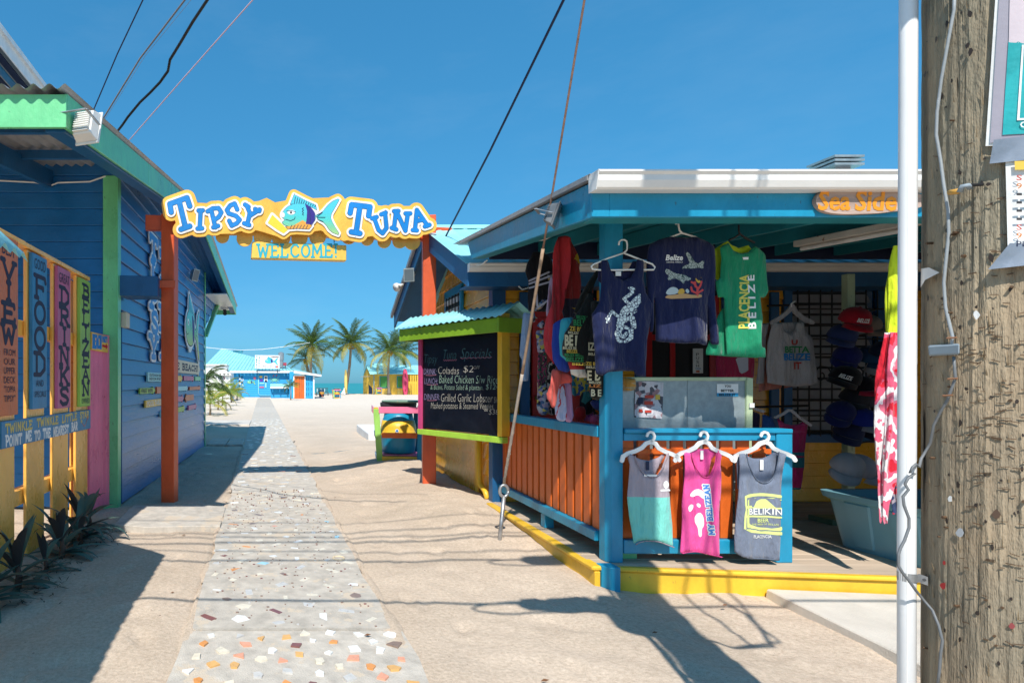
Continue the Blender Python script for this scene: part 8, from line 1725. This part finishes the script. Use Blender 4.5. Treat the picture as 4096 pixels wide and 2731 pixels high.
rd = Vector((bx(1150, 70), 70, bz_(1465, 70)))
def seam_roof(quad, n, nm='roof_panel'):
    a, b, c, d = [Vector(p) for p in quad]
    for i in range(n):
        p0, p1 = a.lerp(b, i / n), a.lerp(b, (i + 1) / n - .008); q0, q1 = d.lerp(c, i / n), d.lerp(c, (i + 1) / n - .008)
        part(nm, MB().add([p0, p1, q1, q0], [(0, 1, 2, 3)]), M['cyan'], bar); part('roof_seam', MB().tube([p0 + Vector((0, 0, .01)), q0 + Vector((0, 0, .01))], .03, 4), M['cyan'], bar)
seam_roof([e0, e1, rd, ap], 26)
part('roof_back', MB().add([ap, rd, (bx(1180, 75), 75, 2.8), (bx(800, 75), 75, 2.8)], [(0, 1, 2, 3)]), M['cyan'], bar); part('roof_side', MB().add([e0, ap, (bx(800, 75), 75, 2.8)], [(0, 1, 2)]), M['cyan'], bar)
part('eave_gutter', MB().box(bx(920), bx(1180), YB - .56, YB - .44, 2.68, 2.90), M['white'], bar)
part('dormer', MB().box(bx(933, 70), bx(969, 70), 70, 71.5, bz_(1440, 70), bz_(1402, 70)), M['cyan'], bar); part('dormer_roof', MB().box(bx(931, 70), bx(971, 70), 69.7, 71.8, bz_(1402, 70), bz_(1399, 70)), M['blue2'], bar)
# right wing with the orange door
YW = 62.6; wz = lambda v: bz_(v, YW); wx = lambda u: bx(u, YW)
part('wing_wall', MB().box(wx(1218), wx(1253), YW, YW + .15, 0, 2.5), M['gblue'], bar); part('wing_wall', MB().box(wx(1158), wx(1177), YW + .02, YW + .15, 0, 2.8), M['gblue'], bar); part('wing_side', MB().box(wx(1253) - .15, wx(1253), YW + .151, YW + 5, 0, 2.5), M['gblue'], bar)
dr = part('door', MB().box(wx(1177), wx(1218), YW - .05, YW + .05, .0, wz(1504)), M['orange'], bar)
for i in range(1, 4): part('door_gap', MB().box(wx(1177) + i * .267 - .012, wx(1177) + i * .267 + .012, YW - .062, YW - .051, .1, 2.2), M['darkgrey'], dr)
for a in [(1173.5, 1177, 1592, 1500), (1218, 1221.5, 1592, 1500), (1173.5, 1221.5, 1504, 1500)]: part('door_frame', MB().box(wx(a[0]), wx(a[1]), YW - .10, YW - .0, max(0, wz(a[2])), wz(a[3]) + (.0 if a[3] == 1504 else .0)), M['white'], dr)
for u in (1226, 1234, 1244): 
    for k in range(4): part('wall_slit', MB().box(wx(u), wx(u + 1.6), YW - .012, YW - .001, .25 + k * .55, .60 + k * .55), M['navy'], bar)
part('corner_post', MB().box(wx(1252), wx(1257.5), YW - .16, YW - .02, 0, wz(1500)), M['white'], bar)
part('barge_board', MB().hexa([(wx(1174), YW - .5, wz(1492)), (wx(1284), YW - .5, wz(1506)), (wx(1284), YW - .42, wz(1506)), (wx(1174), YW - .42, wz(1492))], [(wx(1174), YW - .5, wz(1482)), (wx(1284), YW - .5, wz(1499)), (wx(1284), YW - .42, wz(1499)), (wx(1174), YW - .42, wz(1482))]), M['white'], bar)
part('wing_roof', MB().add([(wx(1173), YW - .52, wz(1481)), (wx(1285), YW - .52, wz(1498)), (wx(1285), YW + 6, wz(1498) + .1), (wx(1173), YW + 6, wz(1465))], [(0, 1, 2, 3)]), M['cyan'], bar)
part('soffit', MB().add([(wx(1253), YW - .42, wz(1503)), (wx(1284), YW - .42, wz(1507)), (wx(1284), YW + 6, wz(1507)), (wx(1253), YW + 6, wz(1503))], [(0, 1, 2, 3)]), M['blued'], bar)
part('down_pipe', MB().tube([(bx(1034), YB - .08, 2.65), (bx(1034), YB - .08, .5), (bx(1040), YB - .08, .28), (bx(1083), YB - .08, .26)], .035, 8), M['cyan'], bar, smooth=True)
part('serving_shelf', MB().box(bx(1081), bx(1156), YB - .55, YB - .03, bz_(1553), bz_(1546)), M['white'], bar); part('shelf_front', MB().box(bx(1081), bx(1156), YB - .55, YB - .5, bz_(1545.5), bz_(1534)), M['cyan'], bar)
for i in range(3): part('shelf_bracket', MB().box(bx(1090 + i * 28), bx(1092 + i * 28), YB - .5, YB - .03, bz_(1568), bz_(1553.5)), M['gblue'], bar)
part('plinth', MB().box(bx(958), bx(1083), YB - .30, YB - .03, -.02, .10), M['slab'], bar)
part('roof_drum', MB().lathe((bx(1124, 66), 66, bz_(1470, 66)), [(0, .26), (.8, .26), (.82, .32), (1.6, .32), (1.62, .27), (1.72, .1)], 14), M['steel'], bar)
part('roof_fan', MB().box(bx(1130, 66), bx(1146, 66), 66, 66.5, bz_(1462, 66), bz_(1450, 66)), flat('fan red', (.4, .05, .08)), bar); part('roof_fan_leg', MB().box(bx(1139, 66), bx(1143, 66), 66.1, 66.3, bz_(1472, 66), bz_(1462, 66)), M['darkgrey'], bar)
wt_ = lambda o: (lambda u, v: P(u, v, YB - .035 - o))
mu = thing('wall_mural', 'painted Tipsy Tuna letters and fish on the blue bar wall', 'mural', P(975, 1530, YB - .05))
for word, u0, v0 in (('TIPSY', 954, 1500), ('TUNA', 964, 1505)):
    for i, ch in enumerate(word): text(ch, lambda x, y: P(x, y, YB - .05), u0 + (i % 2) * 2, v0 + i * 10 + 8.5, 8, -8.5, M['white'] if i % 2 else M['navy'], mu, off=.05); 
fish_emblem(mu, lambda x, y: P(1000 + x * 40, 1528 - y * 40, YB - .03), (0, -1, 0), 1.0, -.4, .6, res=.03, back=False)
cr = thing('crab_mural', 'pale green painted crab on the blue bar wall', 'mural', P(1097, 1517, YB - .05)); cm_ = flat('crab paint', (.20, .55, .45))
poly_plate('crab_body', [ell(1098, 1518, 11, 6.5, 16)], wt_(.01), (0, -1, 0), .01, cm_, cr, res=1.2)
stroke_plate('crab_legs', [[(1089, 1515), (1081, 1509), (1079, 1503)], [(1088, 1519), (1079, 1518)], [(1089, 1522), (1081, 1528)], [(1107, 1515), (1114, 1509), (1117, 1503)], [(1108, 1519), (1118, 1518)], [(1107, 1522), (1116, 1528)], [(1094, 1524), (1090, 1530)], [(1102, 1524), (1107, 1530)]], 1.1, wt_(.01), (0, -1, 0), .01, cm_, cr, res=.7)
stroke_plate('crab_claws', [[(1092, 1505), (1096, 1500)], [(1104, 1505), (1108, 1500)]], 1.6, wt_(.01), (0, -1, 0), .01, c_rd, cr, res=.8)
for (a, b, c, d, m_, lb) in ((1038, 1503, 1049, 1511, M['signyel'], 'small yellow notice on the bar wall'), (1039, 1516, 1052, 1525, flat('purple notice', (.10, .03, .35)), 'small purple notice on the bar wall'), (1057, 1503, 1070, 1526, M['white'], 'white notice with a black portrait shape on the bar wall'), (1038, 1530, 1057, 1535, M['cyan'], 'narrow pale notice on the bar wall'), (1060, 1531, 1066, 1549, M['cyan'], 'upright pale notice on the bar wall'), (1038, 1545, 1056, 1551, M['signpink'], 'narrow pinkish notice low on the bar wall')):
    t = thing('wall_notice', lb, 'notice', P((a + c) / 2, (b + d) / 2, YB - .05)); part('board', MB().prism([P(a, b, YB - .05), P(c, b, YB - .05), P(c, d, YB - .05), P(a, d, YB - .05)], (0, .02, 0)), m_, t)
    if a == 1057: poly_plate('portrait', [ell(1063.5, 1511, 3.5, 6, 10), [(1059, 1526), (1060, 1519), (1067, 1519), (1068.5, 1526)]], wt_(.03), (0, -1, 0), .005, M['black'], t, res=.8)
t = thing('wall_disc', 'round pink disc sign on the bar wall', 'sign', P(1019, 1512, YB)); part('disc', MB().tube([P(1019, 1512, YB - .03), P(1019, 1512, YB - .07)], .15, 16), flat('pink disc', (.65, .16, .25)), t)
Ys = 63.2; bs = thing('roof_sign', 'white Tipsy Tuna signboard standing on the beach bar roof', 'sign', P(1069, 1475, Ys)); sq3 = lambda o=0: (lambda u, v: P(u, v, Ys - o))
part('board', MB().prism([P(1020, 1420, Ys), P(1118, 1421, Ys), P(1118, 1474, Ys), P(1020, 1473, Ys)], (0, .1, 0)), M['white'], bs)
for u in (1028, 1110): part('leg', MB().tube([P(u, 1470, Ys + .12), P(u, 1490, Ys + .12)], .04, 6), M['darkgrey'], bs)
gl = flat('sign green', (.03, .30, .32))
for word, u0, v0 in (('TIPSY', 1024, 1424), ('TUNA', 1034, 1428)):
    for i, ch in enumerate(word): text(ch, sq3(.02), u0, v0 + i * 10 + 8, 7 if i == 0 else 5, -(9 if i == 0 else 7), gl, bs, off=.04)
text('Welcome!', sq3(.02), 1084, 1429, 31, -5, M['navy'], bs, off=.04); text('Placencia, Belize', sq3(.02), 1050, 1466, 44, -4, M['navy'], bs); text('Tel. 523 3089', sq3(.02), 1056, 1471, 32, -3, M['navy'], bs)
for u, m_ in ((1099, M['letblue']), (1104, c_rd), (1108, c_rd)): part('sign_mark', MB().prism([P(u, 1463, Ys - .02), P(u + 3.5, 1463, Ys - .02), P(u + 3.5, 1470, Ys - .02), P(u, 1470, Ys - .02)], (0, .01, 0)), m_, bs)
fish_emblem(bs, lambda x, y: P(1078 + x * 62, 1445 - y * 58, Ys - .005), (0, -1, 0), 1.0, -.2, .9, res=.022, back=False)
sl2 = thing('string_line', 'thin pale festoon line strung above the bar roof', 'cable', P(950, 1395, 60)); part('line', MB().tube([P(815, 1388, 60), P(870, 1394, 60), P(960, 1400, 60), P(1050, 1397, 60), P(1140, 1386, 60), P(1240, 1370, 62)], .02, 5), M['white'], sl2)
# white building beside it
Yh = 52; wb = thing('white_building', 'small white rendered building beside the young palms', 'building', gz(860, Yh)); h2 = lambda u: bx(u, Yh); hz = lambda v: bz_(v, Yh)
part('wall', MB().box(h2(780), h2(921), Yh, Yh + 5, 0, hz(1490)), M['white'], wb); part('parapet', MB().box(h2(780), h2(905), Yh + .6, Yh + 3, hz(1490), hz(1460)), M['white'], wb); part('roof_slab', MB().box(h2(780), h2(906), Yh + .4, Yh + 3.2, hz(1460), hz(1456)), M['whitem'], wb)
part('eave', MB().box(h2(860), h2(921), Yh - .3, Yh - .01, hz(1493), hz(1488)), M['white'], wb)
for u in (875, 889, 906, 920): part('lamp_shade', MB().lathe(P(u, 1500, Yh - .2), [(0, .14), (.1, .08), (.2, .03)], 8), M['white'], wb)
part('window', MB().box(h2(878), h2(890), Yh - .03, Yh - .005, hz(1512), hz(1502)), flat('pale glass', (.2, .3, .35)), wb); part('wall_ornament', MB().prism([P(895, 1502, Yh - .03), P(901, 1512, Yh - .03), P(897, 1518, Yh - .03), P(893, 1508, Yh - .03)], (0, .02, 0)), flat('plum', (.25, .1, .15)), wb)
rk2 = thing('boulder', 'pale leaning stone slab at the corner of the bar wall', 'stone', gz(950, 60)); part('stone', MB().hexa([gz(938, 60), gz(960, 60), gz(960, 60.5), gz(938, 60.5)], [P(930, 1556, 60), P(944, 1552, 60), P(944, 1552, 60.4), P(930, 1556, 60.4)]), M['concrete'], rk2, bevel=.05)
# ================================================================= YELLOW BEACH CABIN, KAYAK, BOARD, BINS, BENCH
Yc = 85.0; cbn = thing('beach_cabin', 'yellow beach cabin with turquoise roof and green shutters by the sea', 'cabin', gz(1580, Yc)); cx = lambda u: bx(u, Yc); cz = lambda v: bz_(v, Yc)
yc = flat('cabin yellow', (.74, .46, .05))
for i in range(10): part('clapboard', MB().hexa([(cx(1496), Yc - .02, i * .29), (cx(1720), Yc - .02, i * .29), (cx(1720), Yc + .1, i * .29), (cx(1496), Yc + .1, i * .29)], [(cx(1496), Yc + .02, i * .29 + .285), (cx(1720), Yc + .02, i * .29 + .285), (cx(1720), Yc + .1, i * .29 + .285), (cx(1496), Yc + .1, i * .29 + .285)]), yc, cbn)
part('side_wall', MB().prism([(cx(1496), Yc + .1, 0), (cx(1470), Yc + 4, 0), (cx(1470), Yc + 4, 2.6), (cx(1481), Yc + 2, 4.0), (cx(1496), Yc + .1, 2.9)], (.1, .02, 0)), yc, cbn); part('corner_post', MB().box(cx(1494), cx(1497), Yc - .06, Yc - .021, 0, 2.8), M['blue2'], cbn)
part('doorway', MB().prism([(cx(1493) - .03, Yc + .6, 0), (cx(1484) - .03, Yc + 1.9, 0), (cx(1484) - .03, Yc + 1.9, 2.1), (cx(1493) - .03, Yc + .6, 2.1)], (.03, 0, 0)), M['navy'], cbn)
for a, b in ((1520, 1548), (1589, 1615)):
    sh_ = part('shutter', MB().box(cx(a), cx(b), Yc - .06, Yc - .021, cz(1549), cz(1506)), flat('shutter green', (.07, .28, .06)), cbn)
    for (p, q_, r, s) in ((a - 2, a, 1551, 1504), (b, b + 2, 1551, 1504), (a, b, 1506, 1504), (a, b, 1551, 1549)): part('shutter_frame', MB().box(cx(p), cx(q_), Yc - .09, Yc - .021, cz(r), cz(s)), M['blue2'], sh_)
roofp = [(cx(1476), Yc - .8, cz(1497)), (cx(1725), Yc - .8, cz(1497)), (cx(1725), Yc + 2.2, cz(1460)), (cx(1474), Yc + 2.2, cz(1460))]
for i in range(14):
    a, b = Vector(roofp[0]).lerp(Vector(roofp[1]), i / 14), Vector(roofp[0]).lerp(Vector(roofp[1]), (i + .97) / 14); c, d = Vector(roofp[3]).lerp(Vector(roofp[2]), (i + .97) / 14), Vector(roofp[3]).lerp(Vector(roofp[2]), i / 14); part('roof_sheet', MB().prism([a, b, c, d], (0, 0, .05)), M['cyan'], cbn)
part('roof_sheet', MB().add([roofp[3], roofp[2], (cx(1725), Yc + 5.2, cz(1497)), (cx(1476), Yc + 5.2, cz(1497))], [(0, 1, 2, 3)]), M['cyan'], cbn); part('roof_box', MB().box(cx(1512), cx(1560), Yc + 3, Yc + 5, cz(1462), cz(1450)), M['cyan'], cbn)
tag(part('lean_pole', MB().tube([(cx(1438), Yc - 1, cz(1507)), (cx(1478), Yc - .7, cz(1505))], .035, 6), M['grey']), 'thin horizontal pole sticking out from the cabin roof', 'pole')
Yk = 84.0
def board_shape(nm, label, cat, u, v0, v1, w_px, m, Y):
    t = thing(nm, label, cat, P(u, v1, Y)); k = Y / F; h_ = (v1 - v0) * k; w_ = w_px * k / 2; vs = []; fs = []; n = 16
    for i in range(n + 1):
        q_ = i / n; ww = w_ * (math.sin(math.pi * min(1, .10 + .84 * q_)) ** .55); 
        for j in range(8): a = 2 * math.pi * j / 8; vs.append(P(u, v1, Y) + Vector((ww * math.cos(a), .16 * math.sin(a) * (ww / w_) + .25 * q_, h_ * q_)))
    for i in range(n):
        for j in range(8): fs.append([i * 8 + j, i * 8 + (j + 1) % 8, (i + 1) * 8 + (j + 1) % 8, (i + 1) * 8 + j])
    mk('hull', vs, fs, m, t, smooth=True); return t
t = board_shape('kayak', 'pink kayak standing upright against the yellow cabin', 'kayak', 1622, 1475, 1578, 25, flat('kayak pink', (.72, .07, .16)), Yk)
for v, a, b in ((1500, 3.2, 7), (1532, 4.5, 8), (1560, 3.5, 5)): poly_plate('seat_well', [ell(1622, v, a, b, 12)], lambda x, y: P(x, y, Yk - .10 + .0), (0, -1, 0), .04, flat('kayak well', (.40, .02, .08)), t, res=.8)
board_shape('paddle_board', 'yellow paddle board leaning upright beside the white footed palm', 'paddle board', 1384, 1478, 1572, 13, flat('board yellow', (.74, .54, .16)), 84.5)
for i in range(5): tag(part('fence_picket', MB().box(bx(1641 + i * 9, 84), bx(1646 + i * 9, 84), 84, 84.06, 0, bz_(1500, 84)), yc), ('first', 'second', 'third', 'fourth', 'fifth')[i] + ' yellow picket to the right of the pink kayak', 'picket', 'yellow pickets beside the kayak')
for i, (u, wh) in enumerate(((1542, 'under the left shutter'), (1598, 'right of the cabin palm'), (1640, 'beside the kayak'))):
    t = thing('palm_mat', 'dry straw coloured clump at the cabin wall ' + wh, 'shrub', gz(u, 84.3), 'straw clumps by the cabin'); mb = MB()
    for k in range(26): a = random.uniform(-.5, .5); p = gz(u, 84.3) + Vector((random.uniform(-.35, .35), random.uniform(-.1, .1), 0)); mb.add([p + Vector((-.03, 0, 0)), p + Vector((.03, 0, 0)), p + Vector((a * .9, 0, random.uniform(.5, 1.1)))], [(0, 1, 2)])
    part('blade', mb, flat('straw', (.55, .42, .12)), t)
barrel_bin('small painted rubbish barrel in a frame out on the sand near the palm', (bx(1347, 63), 63, 0), .92, .1, False)
barrel_bin('far painted rubbish barrel beside the cabin corner', (bx(1513, 84), 83.5, 0), .92, .0, False)
t = thing('half_barrel', 'dark barrel with an orange band near the bench by the sea', 'barrel', gz(1286, 70)); part('barrel', MB().lathe(gz(1286, 70), [(0, .27), (.3, .31), (.6, .31), (.88, .27)], 14), flat('barrel navy', (.02, .05, .10)), t, smooth=True); part('band', MB().lathe(gz(1286, 70), [(.32, .318), (.58, .318)], 14), flat('barrel amber', (.6, .32, .05)), t); part('strap', MB().beam(gz(1280, 69.65, .5), gz(1292, 69.65, .02), .06, .04), M['orange'], t)
t = thing('bench', 'dark slatted bench facing the sea beyond the bar', 'bench', gz(1290, 76)); b_ = lambda u: bx(u, 76)
part('seat', MB().box(b_(1266), b_(1314), 76, 76.45, .42, .47), M['darkgrey'], t); part('rail', MB().box(b_(1266), b_(1314), 76.45, 76.5, .92, .98), M['darkgrey'], t)
for i in range(9): part('slat', MB().box(b_(1269 + i * 5), b_(1271 + i * 5), 76.46, 76.49, .47, .92), M['darkgrey'] if i % 3 else M['whitem'], t)
for u in (1266, 1312): part('leg', MB().box(b_(u), b_(u + 2), 76, 76.08, 0, .42), M['darkgrey'], t); part('leg', MB().box(b_(u), b_(u + 2), 76.42, 76.5, 0, .42), M['darkgrey'], t)
